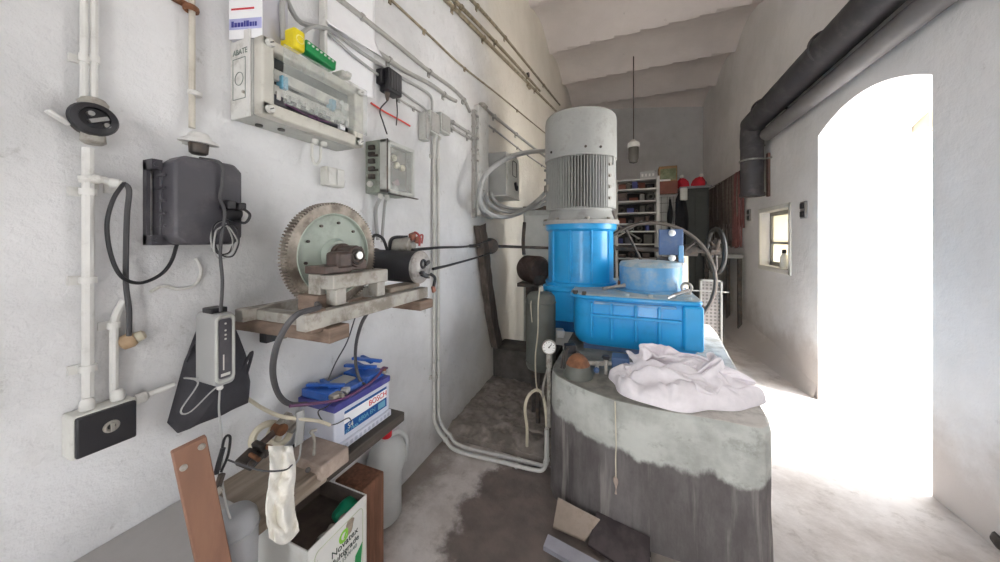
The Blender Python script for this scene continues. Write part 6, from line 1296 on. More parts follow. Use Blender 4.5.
654,648,653,668,672,664,662,666,664,653,645,631,616,631,645,678,711,729,736,742,747,752,750,746,740,744,757,777,799,815,803,792,807,829,831,824,815,798,782,774,777,790,811,814,795,770,743,716,716,734,750,760,746,722,704,697,692,692,692,692,684,698,734,769,791,811,833,853,861,869,888,902,
690,684,681,689,696,683,679,685,681,671,661,651,629,627,645,684,729,756,768,775,777,771,758,758,760,761,769,784,798,811,798,807,829,840,838,833,823,810,795,780,766,759,767,776,777,770,757,745,744,758,776,789,784,762,742,730,724,721,710,707,697,694,714,745,768,788,801,820,833,831,844,861,
718,717,715,718,722,709,702,702,702,695,681,664,653,651,675,712,757,782,799,804,794,779,761,761,775,787,794,805,810,808,795,801,822,819,815,812,806,810,810,802,785,767,758,750,741,741,757,775,779,788,802,811,811,798,779,765,758,752,739,729,712,700,699,719,739,756,769,788,804,804,817,833,
745,750,753,751,749,738,732,730,727,722,705,686,674,682,712,750,792,819,833,825,807,800,778,767,780,802,818,830,833,825,807,798,807,802,798,789,783,784,790,799,798,787,778,775,766,762,774,797,811,821,830,835,838,832,815,799,787,773,763,747,732,714,707,716,728,738,750,764,777,789,807,823,
786,785,795,790,784,778,777,770,758,747,734,717,700,712,747,785,825,852,866,853,829,825,804,787,791,814,832,834,837,840,822,807,805,804,794,778,766,762,760,766,771,767,771,797,814,824,828,843,859,862,860,863,866,863,849,833,819,804,794,776,754,731,727,731,741,745,755,773,777,785,798,812,
839,835,842,847,858,850,837,817,795,781,769,749,728,730,758,793,819,839,863,859,836,836,832,817,803,808,821,818,830,846,840,833,829,826,809,786,763,747,739,748,773,790,804,835,861,877,887,902,917,914,896,894,898,897,885,866,850,834,825,809,776,746,741,747,756,754,768,789,791,793,800,812,
887,885,893,916,937,925,890,856,833,817,801,775,752,735,741,762,781,800,831,830,805,805,825,834,822,809,807,805,813,834,843,845,844,845,829,806,778,753,745,762,798,825,846,875,903,917,932,950,964,957,930,924,931,932,924,905,888,869,854,841,820,791,765,760,763,761,776,796,797,788,786,796,
919,917,939,959,974,975,935,896,874,854,834,805,779,759,744,741,749,765,795,795,771,767,793,820,830,831,831,826,814,815,826,833,838,844,833,815,788,771,765,787,826,854,878,905,931,950,969,984,992,987,961,951,960,967,962,946,932,916,896,879,866,848,822,793,780,776,781,798,815,815,804,798,
933,937,966,987,995,998,964,926,902,876,852,827,804,785,766,748,738,742,764,768,750,746,763,789,804,815,824,831,825,812,809,813,820,831,825,812,793,782,789,814,848,871,895,921,941,959,977,988,999,998,978,970,981,989,987,976,965,951,933,914,902,889,870,844,826,811,800,804,821,834,829,816)
fold_z = (
101,79,62,74,97,104,148,184,218,259,283,251,208,191,216,241,250,230,191,162,175,202,215,203,198,218,271,337,408,428,427,470,497,494,469,426,388,414,456,429,375,314,245,172,105,93,111,137,113,71,56,77,69,69,79,117,118,127,114,114,84,65,65,44,23,13,25,18,1,0,4,8,
99,98,79,89,110,96,128,178,224,269,295,275,233,192,184,202,227,227,197,155,145,167,192,176,175,207,276,351,419,445,421,447,479,488,468,427,382,393,446,453,415,361,298,223,151,123,103,121,128,86,55,70,74,73,82,133,118,134,129,139,98,67,76,52,27,16,33,41,23,4,0,5,
74,100,107,117,131,101,100,148,208,261,286,280,253,221,177,157,176,202,203,170,131,126,153,144,148,196,264,346,415,448,421,423,448,473,463,435,396,387,415,453,444,408,358,295,224,180,124,92,114,110,72,49,71,71,88,158,140,163,161,161,119,89,98,73,43,36,49,50,50,29,10,4,
55,84,118,146,166,128,93,120,178,233,252,260,250,229,179,136,124,150,184,186,147,113,114,122,138,180,236,315,381,413,398,407,415,441,435,423,397,379,377,411,428,420,394,352,287,224,152,105,91,103,94,46,48,50,83,165,169,194,188,175,135,121,122,90,67,75,86,67,60,65,61,43,
51,72,104,145,196,168,112,111,158,194,200,208,202,193,154,128,108,111,140,171,176,129,91,90,128,160,193,269,334,355,358,374,387,408,401,385,361,343,332,353,382,385,386,375,333,266,201,171,130,100,96,58,31,32,67,146,178,216,206,194,157,141,123,81,63,82,105,90,77,94,117,106,
63,76,92,133,199,201,148,131,170,169,156,159,146,145,130,122,127,129,115,122,151,116,68,53,86,115,140,213,277,297,325,342,355,359,370,359,336,324,313,312,336,337,340,354,355,307,254,233,193,148,123,91,35,14,49,119,182,236,228,213,179,159,139,94,64,73,86,70,71,83,115,128,
95,110,119,141,188,226,184,149,194,194,173,138,94,105,133,129,108,130,132,114,124,102,60,42,57,68,87,148,208,235,268,295,309,307,320,312,295,294,289,272,278,283,292,311,347,337,284,252,225,200,172,135,69,17,22,79,166,239,246,232,205,174,134,90,82,102,97,63,44,38,58,85,
120,144,159,171,181,234,207,151,192,220,202,142,85,84,105,114,92,104,121,140,158,142,107,73,48,45,35,68,121,163,185,213,241,256,268,262,250,266,270,241,228,246,274,296,328,345,304,255,231,206,174,147,102,39,14,40,126,216,248,238,223,186,144,98,89,118,136,122,93,53,30,34,
121,155,186,203,192,239,208,123,152,190,179,142,124,115,93,124,148,151,124,128,149,144,134,100,63,32,13,25,63,100,127,157,199,233,252,237,204,217,245,236,209,207,248,305,340,352,322,263,210,176,147,128,106,58,26,27,86,166,206,219,211,192,185,148,116,130,166,187,170,119,67,40,
125,157,203,229,211,244,217,122,123,143,125,108,134,141,117,144,186,201,162,124,106,93,95,87,96,64,38,39,63,82,119,158,194,223,237,227,202,221,256,247,218,213,246,286,333,362,336,299,242,198,163,131,106,88,47,32,56,105,138,162,173,182,184,168,141,144,181,213,205,161,100,69,
147,184,228,239,212,232,224,155,149,130,85,63,100,139,150,143,157,194,186,147,108,70,53,53,99,97,85,73,78,103,140,175,205,210,203,194,196,229,275,287,271,256,264,287,330,351,325,321,295,257,225,189,147,123,81,49,58,83,96,102,111,121,132,159,170,171,187,224,231,203,144,106,
148,200,255,251,209,198,191,155,180,163,101,67,82,138,178,166,136,153,151,123,91,69,57,45,79,91,112,114,120,136,168,201,224,229,208,202,204,219,257,287,304,312,314,323,330,326,302,313,330,318,288,261,204,153,107,64,26,23,36,48,55,72,95,119,125,127,128,160,187,209,195,168,
156,210,268,271,214,166,150,122,160,178,130,101,91,138,176,196,155,133,110,82,56,58,64,61,82,105,136,155,170,165,168,174,187,206,190,180,180,187,213,242,263,296,308,314,299,284,286,305,338,365,342,311,260,199,134,76,27,24,38,40,32,45,71,72,67,66,61,93,123,161,187,207,
181,222,261,275,233,173,135,116,133,152,117,103,68,99,143,204,199,166,120,84,75,86,119,137,154,147,162,194,212,216,213,193,194,226,237,220,210,194,185,192,225,276,326,341,342,320,318,337,371,405,394,356,318,249,165,106,59,33,28,32,34,49,71,72,56,38,26,49,74,124,184,227,
230,263,283,282,258,202,146,142,150,139,97,90,50,62,103,182,222,212,160,124,115,117,149,182,215,219,236,269,277,272,260,239,234,269,296,292,274,245,219,214,244,276,336,379,403,387,373,378,418,455,448,407,367,298,215,160,124,89,78,83,89,102,117,102,102,93,76,92,94,135,191,226,
278,309,318,299,254,211,180,185,193,169,107,87,59,61,94,148,202,231,192,148,131,148,174,186,214,239,272,310,331,326,314,318,321,350,381,387,366,337,314,317,347,357,397,441,475,467,441,427,457,496,487,451,406,366,301,245,200,153,124,117,126,143,169,156,147,161,154,142,109,129,171,199,
308,340,348,313,246,202,198,219,236,212,137,100,62,75,117,151,185,230,215,161,144,159,182,210,253,295,324,340,375,405,413,441,453,459,490,520,515,495,489,494,513,524,549,564,581,567,525,493,497,525,502,481,442,421,383,320,262,218,185,160,153,168,193,189,178,184,183,149,94,95,125,165,
324,357,364,328,262,212,185,198,236,250,184,135,72,69,134,183,203,227,233,179,156,190,225,263,320,379,417,422,443,486,524,562,591,602,631,675,690,677,685,700,711,700,704,715,712,673,615,578,556,546,512,500,473,447,413,352,304,269,251,224,207,193,184,167,143,139,143,107,76,85,104,142,
317,350,360,319,262,236,196,186,217,261,225,173,102,70,123,192,231,252,258,212,169,191,228,266,333,402,459,502,529,569,615,651,686,726,760,801,832,838,846,865,867,842,832,839,821,765,697,652,609,569,529,501,483,451,415,372,338,300,276,262,246,222,207,172,127,106,98,76,87,87,86,110,
314,326,336,305,259,251,218,203,202,247,235,205,144,93,100,163,230,266,273,237,190,174,191,232,299,372,443,530,593,646,694,726,751,797,834,844,884,929,959,977,977,954,926,911,879,817,746,687,625,568,529,499,479,444,417,385,361,333,304,288,265,233,221,188,151,117,89,77,121,108,87,86,
325,311,315,297,271,252,217,215,196,225,227,233,193,140,107,130,194,254,271,236,197,181,184,225,278,337,408,509,596,667,724,762,773,793,832,840,869,916,958,988,999,989,959,918,866,806,742,674,611,558,532,507,472,432,406,373,341,318,298,296,279,242,235,216,183,143,110,97,148,145,114,91,
345,320,312,293,276,253,219,222,212,222,212,233,229,194,149,132,155,215,262,257,212,179,179,230,281,333,388,465,554,640,700,736,742,747,769,783,797,821,853,891,913,916,902,872,823,767,706,636,590,551,503,463,427,390,355,313,294,276,274,285,278,232,222,220,202,170,138,123,161,176,149,123,
351,329,315,307,284,253,228,227,237,250,237,221,221,225,205,176,152,176,223,263,247,204,185,232,280,335,389,451,519,596,653,682,682,675,677,687,696,713,736,773,800,815,815,804,775,733,672,601,555,526,469,413,368,339,298,265,263,252,250,265,261,211,198,191,180,163,153,142,160,186,163,146,
351,348,331,318,292,261,242,238,258,275,279,265,240,227,233,220,186,178,198,238,256,232,197,234,277,322,381,443,498,550,611,632,615,602,605,619,633,648,656,684,706,723,737,741,726,702,649,597,538,506,456,399,343,295,264,270,269,244,214,229,240,198,176,163,146,135,147,153,168,194,167,150,
334,350,345,325,298,271,249,234,254,276,282,285,281,253,231,238,234,218,218,236,233,223,201,236,280,326,376,434,489,528,579,582,550,542,563,592,610,606,586,592,620,658,693,706,691,665,621,587,530,484,443,391,325,277,258,262,233,199,176,191,217,201,177,167,143,123,118,133,159,190,166,158,
318,340,352,330,295,280,272,253,250,266,276,268,275,275,241,220,239,246,248,257,229,222,213,227,262,325,381,435,488,535,557,537,510,520,565,601,608,593,560,542,549,587,634,669,672,647,617,583,525,466,429,383,309,260,246,230,196,171,168,184,221,224,200,191,166,141,108,104,123,164,153,163,
309,329,354,340,309,290,284,282,269,258,275,285,279,284,261,221,211,220,239,260,245,239,240,244,248,300,375,439,486,535,541,507,501,506,543,580,573,551,530,531,529,553,589,629,661,658,627,580,526,466,424,387,324,251,219,199,190,176,175,202,247,255,229,214,184,161,123,102,103,143,151,165,
307,324,353,356,333,310,303,314,302,270,270,291,290,289,287,265,231,206,205,235,263,271,273,270,253,287,358,429,487,538,550,519,508,500,517,550,540,514,510,534,543,567,592,601,636,661,635,580,531,475,423,382,333,255,216,194,204,202,204,232,268,278,259,243,205,175,146,121,110,156,176,176,
310,312,331,350,345,324,316,329,327,297,276,278,281,299,300,305,275,229,199,204,249,287,299,298,279,300,349,409,488,548,584,560,534,528,536,562,557,519,508,536,563,598,620,605,621,650,633,588,547,490,434,377,324,257,208,182,199,223,245,263,293,300,275,257,224,193,163,131,133,189,215,204,
317,312,319,337,346,335,325,345,353,331,298,281,277,301,316,327,308,264,217,190,211,266,301,316,302,323,361,395,463,524,591,605,583,579,585,602,591,541,519,548,586,626,639,628,640,644,617,579,550,511,460,390,328,269,200,162,176,224,264,278,295,295,260,245,222,197,165,120,136,193,220,209,
330,327,329,337,342,328,318,336,364,361,332,300,284,305,329,335,318,291,251,204,182,224,274,324,320,350,386,402,449,500,568,619,625,623,615,613,599,551,534,574,596,619,615,608,625,619,589,557,524,496,466,407,346,287,214,167,172,221,257,281,285,278,230,211,199,181,153,115,133,185,202,191,
351,353,353,348,347,335,334,335,362,378,365,334,301,302,334,343,317,294,265,227,177,203,254,324,345,372,405,432,466,507,557,599,627,626,593,578,579,547,537,581,617,624,583,562,581,571,542,513,487,473,470,413,363,319,258,197,182,223,273,308,295,257,200,165,154,140,124,114,138,174,182,172,
368,370,374,364,354,345,348,337,342,369,385,367,333,309,334,343,315,276,238,214,181,223,271,329,366,403,443,480,506,546,583,591,600,603,569,535,534,539,558,597,631,630,578,554,569,553,495,451,435,430,435,410,370,341,303,237,208,248,306,345,317,248,181,124,99,91,98,122,144,146,152,152,
370,377,390,387,379,363,355,350,343,365,393,385,363,330,343,346,329,288,229,184,172,227,290,347,389,436,476,517,543,586,623,611,584,562,536,513,502,513,549,597,625,630,608,589,588,587,510,425,381,381,391,415,392,369,341,279,235,262,319,366,338,256,171,99,60,59,82,124,135,129,129,125,
367,380,402,413,410,392,380,372,360,372,401,406,394,367,368,364,342,296,239,187,190,247,315,376,422,469,512,551,573,591,629,636,594,548,528,533,508,494,516,566,595,600,591,597,612,614,544,448,368,340,342,406,419,408,376,315,257,264,308,365,336,255,169,91,41,41,74,119,143,150,143,131,
364,379,405,424,427,420,414,405,385,377,403,422,420,400,389,381,343,275,221,198,213,268,341,409,464,516,556,600,616,601,611,632,596,546,539,555,530,496,499,544,582,580,554,551,581,608,543,455,374,321,301,365,389,397,388,349,287,281,293,351,323,246,166,92,35,42,80,111,159,186,175,149,
357,370,394,424,436,433,443,440,417,395,412,432,447,434,410,396,347,282,225,211,240,287,338,401,474,556,603,644,657,634,611,606,578,541,546,560,536,497,492,531,569,568,536,518,557,610,552,451,359,298,274,323,368,371,362,360,306,300,287,331,303,225,145,79,28,45,81,102,150,197,198,166,
360,366,381,413,438,441,449,446,428,410,418,422,450,455,440,419,366,303,264,249,266,309,360,406,471,573,638,670,675,660,635,593,554,537,550,553,526,489,471,494,536,544,514,487,519,591,570,464,356,278,237,260,322,364,360,369,323,313,290,319,274,187,109,54,20,37,72,99,141,194,206,184,
386,375,372,396,432,441,427,427,446,448,450,448,460,450,451,441,376,309,310,305,312,361,416,451,491,570,643,665,652,637,623,581,538,514,514,524,508,478,452,460,496,508,484,454,469,545,580,499,384,282,213,202,254,325,380,405,354,315,283,314,266,179,102,47,27,38,75,111,154,182,194,181,
441,419,398,420,451,450,421,419,454,488,484,490,494,469,460,439,380,321,350,351,348,399,464,498,531,570,633,676,667,634,599,567,537,512,483,475,466,438,418,431,460,465,445,419,434,511,578,511,396,288,210,167,209,298,391,437,374,304,253,274,243,196,140,76,53,48,86,125,177,174,164,156,
485,468,441,454,480,484,465,456,476,519,525,525,526,503,488,430,374,357,387,392,401,442,510,544,582,604,639,676,662,619,571,532,508,488,467,445,429,405,387,389,404,400,386,374,406,486,566,523,417,314,230,168,193,262,355,429,378,291,233,237,211,186,165,119,86,59,87,136,194,201,185,177,
515,504,466,442,460,493,512,506,485,507,541,556,550,525,513,453,395,392,418,439,469,496,545,590,637,645,619,632,620,585,542,498,473,470,466,456,433,407,389,372,361,353,358,354,378,460,549,539,449,335,247,173,170,242,338,409,377,289,219,195,165,148,143,126,96,65,88,147,203,231,228,221,
530,511,469,444,457,477,514,531,517,532,571,584,586,566,533,479,439,437,450,475,523,555,599,640,666,647,598,595,576,558,526,494,465,453,452,474,481,456,428,402,380,368,374,372,361,421,495,507,468,382,293,209,165,203,295,390,394,313,221,167,123,113,106,101,83,61,78,138,181,197,200,206,
546,515,476,470,489,489,498,496,490,523,583,617,626,615,582,543,509,477,461,493,557,607,648,665,665,644,605,568,534,537,534,509,484,474,472,494,523,513,482,449,433,421,400,382,374,423,454,459,439,386,317,244,191,209,280,362,388,344,243,155,94,74,69,76,58,41,58,106,124,110,106,123,
577,560,519,489,504,534,532,493,499,540,604,663,689,681,654,630,602,551,510,541,601,650,675,657,630,613,595,564,521,518,537,533,517,505,507,529,561,573,557,522,495,477,456,424,428,458,446,418,397,362,316,273,222,207,249,317,357,366,297,189,104,63,43,43,51,34,26,42,46,48,60,68,
598,608,586,536,519,550,544,503,531,583,643,717,767,777,754,712,677,614,550,572,623,656,679,667,624,584,568,569,543,529,540,545,542,546,558,571,575,588,596,587,563,542,519,482,478,476,443,392,371,356,336,307,252,239,262,282,308,340,335,251,148,76,41,38,54,44,46,56,54,64,93,100,
627,645,637,579,528,528,517,505,541,614,686,767,827,857,836,772,697,620,556,586,618,618,632,646,638,597,551,562,572,573,574,570,580,588,587,587,580,580,585,594,587,577,557,523,488,446,407,377,358,344,350,340,288,270,281,281,299,318,327,301,213,128,81,78,82,90,105,115,124,128,151,157,
648,667,651,594,538,523,512,544,587,655,730,808,869,895,846,769,692,600,544,572,579,569,575,602,620,598,547,541,571,601,608,602,615,613,617,616,607,591,575,563,550,551,551,525,486,439,403,375,351,334,343,356,312,281,282,276,294,312,314,318,262,186,131,125,127,138,151,162,176,187,203,205,
613,634,628,573,528,505,506,563,626,696,776,853,907,905,837,736,646,570,523,532,535,551,557,588,594,595,569,552,565,599,623,634,644,638,650,647,637,605,584,570,547,520,493,477,469,446,414,396,392,370,356,366,329,297,295,280,279,281,285,293,263,223,173,158,162,181,182,184,204,230,245,251,
559,555,552,498,458,443,487,562,637,719,810,892,933,889,821,743,655,577,539,531,528,554,580,614,598,592,594,593,592,597,614,652,661,661,679,674,655,611,575,554,539,521,496,496,510,496,476,457,450,429,402,389,358,318,311,303,293,284,278,285,278,260,202,157,146,161,149,153,183,222,254,270,
521,479,436,402,418,411,460,537,624,720,820,912,959,920,859,793,710,641,621,612,602,610,621,646,646,645,645,641,637,631,626,657,662,655,676,680,664,618,575,555,563,563,542,532,545,555,545,527,504,482,464,428,395,351,332,329,326,317,299,296,304,298,263,204,157,137,120,124,149,184,225,245,
459,396,339,351,401,409,423,494,596,704,806,893,952,954,910,850,786,740,736,728,713,709,716,726,717,711,693,679,673,672,664,672,673,656,661,661,655,628,593,570,582,608,608,601,603,614,611,598,580,560,554,514,460,410,362,340,338,345,343,333,329,319,317,281,245,209,180,175,193,212,236,249,
395,338,299,309,356,399,410,479,580,688,788,867,920,958,962,930,891,865,872,866,847,835,837,843,819,786,748,723,713,705,703,707,707,692,685,659,632,619,617,598,597,636,668,674,666,646,647,663,663,644,638,607,547,483,425,378,343,342,353,358,355,336,342,359,355,338,309,295,292,294,306,311,
378,353,326,310,324,370,410,486,578,670,759,835,891,942,979,983,971,958,968,968,953,939,933,934,907,864,820,781,756,738,726,721,718,713,704,672,623,604,626,624,622,666,702,712,701,692,698,715,718,707,700,670,610,542,481,418,365,335,333,339,346,339,345,379,399,411,411,406,395,386,383,372)
FN, FM = 72, 54
fv = [b.bm.verts.new((-.01+.62*x/999, 1.715+.43*y/999, PZ+.035+.165*z/999)) for x, y, z in zip(fold_x, fold_y, fold_z)]
for j in range(FM-1):
    for i in range(FN-1):
        a = j*FN+i; b.bm.faces.new((fv[a], fv[a+1], fv[a+FN+1], fv[a+FN]))
o = tag(mk(b, 'cotton_sheet', m_cloth, ang=3), 'crumpled white cotton sheet heaped on the plinth before the gear unit', 'cloth')
sm_ = o.modifiers.new('fine', 'SUBSURF'); sm_.levels = 1; sm_.render_levels = 1

# ------------------------------------------------------------------ behind the plinth
fc = onY(650, 278, 3.62)
t = thing('flywheel', 'large thin rimmed flywheel with spokes standing behind the gear unit', 'wheel', (fc.x, 3.62, fc.z-.58))
mk(B().torus(fc, (0, 1, 0), .575, .018, 72, 10, 1.6), 'wheel_rim', M('pale_worn_iron', '#625b55', .5, .3, var=.15, dirt='#5f5650', damt=.6, dscale=8), t)
for k in range(5):
    a = 2*PI*k/5+.75; d = V((math.cos(a), 0, math.sin(a)))
    mk(B().cyl(fc+d*.06, fc+d*.565, .016, .013, n=10), 'spoke', m_dark_iron, t)
mk(B().cyl(fc+V((0, -.06, 0)), fc+V((0, .06, 0)), .07, n=24), 'wheel_hub', m_dark_iron, t)
mk(B().bb(fc.x-.05, fc.x+.05, 3.68, 3.78, 0, fc.z+.05), 'wheel_stand', m_dark_iron, t, .005)
hw = onX(715.5, 251, .84)
t = thing('handwheel', 'black three spoked hand wheel at the end of the cross shaft', 'wheel', hw)
mk(B().torus(hw, (1, .12, 0), .225, .022, 48, 10), 'wheel_rim', M('worn_black_rim', '#242424', .45, var=.2), t)
for k in range(3):
    a = 2*PI*k/3+.4; mk(B().cyl(hw, hw+V((0, math.cos(a), math.sin(a)))*.22, .017, n=10), 'spoke', m_dark_iron, t)
mk(B().cyl(hw-V((.05, 0, 0)), hw+V((.04, 0, 0)), .045, n=20), 'wheel_hub', m_dark_iron, t)
t = thing('cross_shaft', 'dusty horizontal shaft behind the round blue cover leading to the hand wheel', 'shaft', (.3, hw.y, hw.z))
mk(B().cyl((-.15, hw.y+.0, hw.z+.02), (hw.x-.05, hw.y, hw.z), .024, n=16), 'shaft_bar', m_dark_iron, t)
mk(B().bb(-.20, -.12, hw.y-.05, hw.y+.05, PZ, hw.z+.06), 'shaft_post', m_dark_iron, t, .005)
mk(B().cyl((.56, hw.y, hw.z+.003), (.68, hw.y, hw.z+.002), .06, n=20), 'shaft_coupling', m_dark_iron, t)
q = onY(671, 245, 3.30)
t = thing('lamp_bracket', 'blue grey bracket with two white bulbs behind the round blue cover', 'bracket', (q.x, q.y, 1.1))
mk(B().bb(q.x-.10, q.x+.10, q.y, q.y+.05, 1.36, 1.60), 'bracket_plate', m_bluegrey, t, .006)
mk(B().bb(q.x+.06, q.x+.10, q.y-.02, q.y+.05, 1.109, 1.45), 'bracket_post', m_blue_pale, t, .004)
for v_ in (233, 258):
    p = onY(672, v_, q.y-.05); mk(B().sph(p, .030, 16), 'white_bulb', m_dial, t); mk(B().cyl(p, p+V((0, .06, 0)), .02, n=12), 'bulb_holder', m_dark_iron, t)
mk(B().bb(q.x-.12, q.x+.11, q.y+.0, q.y+.06, 1.26, 1.34), 'bracket_arm', m_dark_iron, t, .006)
tag(mk(B().lathe([(.06, 0.005), (.075, .02), (.075, 1.38), (.05, 1.40)], (.56, 4.05, 0), n=24), 'pale_cylinder', m_hose), 'pale upright cylinder seen through the flywheel rim', 'cylinder')
t = thing('perforated_guard', 'grey perforated sheet guard standing behind and under the hand wheel', 'guard', (.86, 4.1, 0))
def perf():
    b = B(); nx, nz = 12, 44; x0, x1, z0, z1 = .765, .955, .02, 1.05
    k = NT('perforated_sheet'); k.coord()
    vo = k.n('ShaderNodeTexVoronoi'); vo.inputs['Scale'].default_value = 26; vo.inputs['Randomness'].default_value = .05
    k.l(k.co, vo.inputs['Vector'])
    f = k.ramp(vo.outputs['Distance'], .30, .36)
    k.l(k.mix(f, lin('#5a5653'), lin('#7f7a77')), k.b.inputs['Base Color']); k.b.inputs['Roughness'].default_value = .6
    return b.bb(x0, x1, 4.10, 4.13, z0, z1), k.m
b, m = perf(); mk(b, 'guard_sheet', m, t)
b = B().bb(.755, .775, 4.08, 4.15, .0, 1.06).bb(.945, .965, 4.08, 4.15, .0, 1.06).bb(.755, .965, 4.08, 4.15, 1.04, 1.06).bb(.755, .965, 4.08, 4.15, .02, .04)
mk(b, 'guard_frame', m_rack, t, .003)
mk(B().bb(.68, 1.02, 4.065, 4.08, .93, .942), 'guard_tie', m_rack, t)
# rack at the back with loose goods
m_rack_pale = M('pale_rack_steel', '#bdbcb8', .5, var=.06)
RY, RX0, RX1 = 6.35, -.19, .52
t = thing('storage_rack', 'tall grey steel storage rack crowded with parts at the back of the room', 'rack', ((RX0+RX1)/2, RY+.2, 0))
for xx in (RX0, RX1):
    for yy in (RY, RY+.45): mk(B().bb(xx-.024, xx+.024, yy-.018, yy+.018, 0.0, 2.66), 'rack_post', m_rack_pale, t)
mk(B().bb(RX0, RX1, RY+.455, RY+.465, .3, 2.6), 'rack_shade_sheet', M('rack_back_shade', '#2e2c2b', .8, var=.2), t)  # dark sheet added to paint the dim background behind the goods
shelves = [.35, .75, 1.15, 1.42, 1.66, 1.80, 2.00, 2.22, 2.44, 2.62]
for z in shelves: mk(B().bb(RX0, RX1, RY-.01, RY+.46, z-.012, z+.010), 'rack_shelf', m_rack_pale, t)
mk(B().cyl((RX0+.02, RY-.02, 1.56), (RX0+.45, RY-.02, 1.85), .016, n=8), 'diagonal_brace', m_rack, t)
mk(B().cyl((RX0+.02, RY-.02, 1.78), (RX0+.40, RY-.02, 1.52), .016, n=8), 'diagonal_brace', m_rack, t)
rr = random.Random(42)
goods = [(m_dark_iron, 'dark grey'), (m_brown_iron, 'dark brown'), (m_rack, 'grey steel'), (m_motor_dark, 'dull grey'), (m_brown_iron, 'dark brown'), (M('dull_blue_goods', '#4a4f86', .6), 'dull blue'), (m_box_black, 'charcoal'), (m_card_red, 'red brown')]
used = {}
names = ['bottom', 'second', 'third', 'fourth', 'fifth', 'sixth', 'seventh', 'eighth', 'ninth', 'top']
for si, z in enumerate(shelves[2:-1]):
    x = RX0+.04; gap = shelves[si+3]-z-.035; cnt = 0
    while x < RX1-.10:
        w_ = rr.uniform(.07, .16); h = min(gap, rr.uniform(.06, .17)); m, nm = rr.choice(goods); kind = rr.choice(('carton', 'tin', 'roll'))
        if x+w_ > RX1-.03: break
        y = RY+rr.uniform(.05, .12); b = B()
        if kind == 'carton': b.bb(x, x+w_, y, y+.2, z+.011, z+.011+h)
        elif kind == 'tin': b.lathe([(w_*.45, 0), (w_*.5, .005), (w_*.5, h*.9), (w_*.3, h)], (x+w_/2, y+w_/2, z+.011), n=16)
        else:
            r = min(w_, h)/2; b.torus((x+w_/2, y+.06, z+.011+r), (0.3, 1, 0), r*.68, r*.30, 20, 8)
        cnt += 1
        pos = ('first', 'second', 'third', 'fourth', 'fifth', 'sixth', 'seventh')[min(cnt-1, 6)]
        o = mk(b, {'carton': 'carton', 'tin': 'storage_tin', 'roll': 'cable_roll'}[kind], m)
        tag(o, f'{nm} {"coil" if kind == "roll" else kind}, {pos} from the grey motor on the {("sixth lowest","fifth","fourth","third","second","topmost","x")[0] if False else names[si+2]} shelf of the rack', {'carton': 'carton', 'tin': 'tin', 'roll': 'coil'}[kind], 'loose goods on the storage rack')
        x += w_+rr.uniform(.01, .04)
t = thing('instrument_case', 'flat grey instrument case with pale buttons on top of the rack', 'case', (.36, RY+.1, 2.631))
mk(B().bb(.22, .50, RY+.04, RY+.30, 2.631, 2.77), 'case_body', m_cable_grey, t, .006)
b = B()
for i in range(4): b.bb(.25+.06*i, .28+.06*i, RY+.034, RY+.041, 2.67, 2.72)
mk(b, 'button', m_white_paint, t)
# hung boxes right of rack
t = thing('wall_cupboard', 'brown wall cupboard with open green front beside the rack', 'cupboard', (.68, 6.4, 2.3))
mk(B().bb(.54, .83, 6.38, 6.62, 2.35, 2.83), 'cupboard_body', m_card, t, .005)
mk(B().bb(.56, .81, 6.372, 6.38, 2.58, 2.78), 'green_front', M('dull_green', '#5f6648', .7, dirt='#9a9a80', damt=.5, dscale=9), t)
mk(B().bb(.535, .835, 6.36, 6.38, 2.33, 2.555), 'red_brown_drawer', m_card_red, t, .004)
mk(B().bb(.55, .72, 6.355, 6.372, 2.56, 2.59), 'paper_roll', m_white_paint, t)
t = thing('tool_board', 'pale tiled board under the brown cupboard with a hanging black brush', 'board', (.72, 6.7, .5))
mk(B().bb(.54, .92, 6.68, 6.70, .9, 2.32), 'board_panel', M('pale_board', '#a3a29e', .6, var=.08), t)
b = B()
for i in range(8): b.bb(.54, .92, 6.676, 6.68, 1.0+.17*i, 1.008+.17*i)
for i in range(4): b.bb(.60+.1*i, .606+.1*i, 6.676, 6.68, .9, 2.32)
mk(b, 'tile_joint', m_motor_dark, t)
mk(B().bb(.54, .58, 6.70, 6.74, 0, .95).bb(.88, .92, 6.70, 6.74, 0, .95), 'board_leg', m_motor_dark, t)
t = thing('hand_brush', 'black long brush hanging on the pale tiled board', 'brush', (.74, 6.64, 1.7))
mk(B().tube([(.745, 6.65, 2.26), (.75, 6.645, 2.05), (.74, 6.645, 1.85), (.73, 6.645, 1.66)], lambda q: .018+.03*math.sin(q*PI)**2), 'brush_body', m_coat, t)
mk(B().tube([(.745, 6.66, 2.30), (.745, 6.65, 2.24)], .008), 'hanging_loop', m_rubber, t)
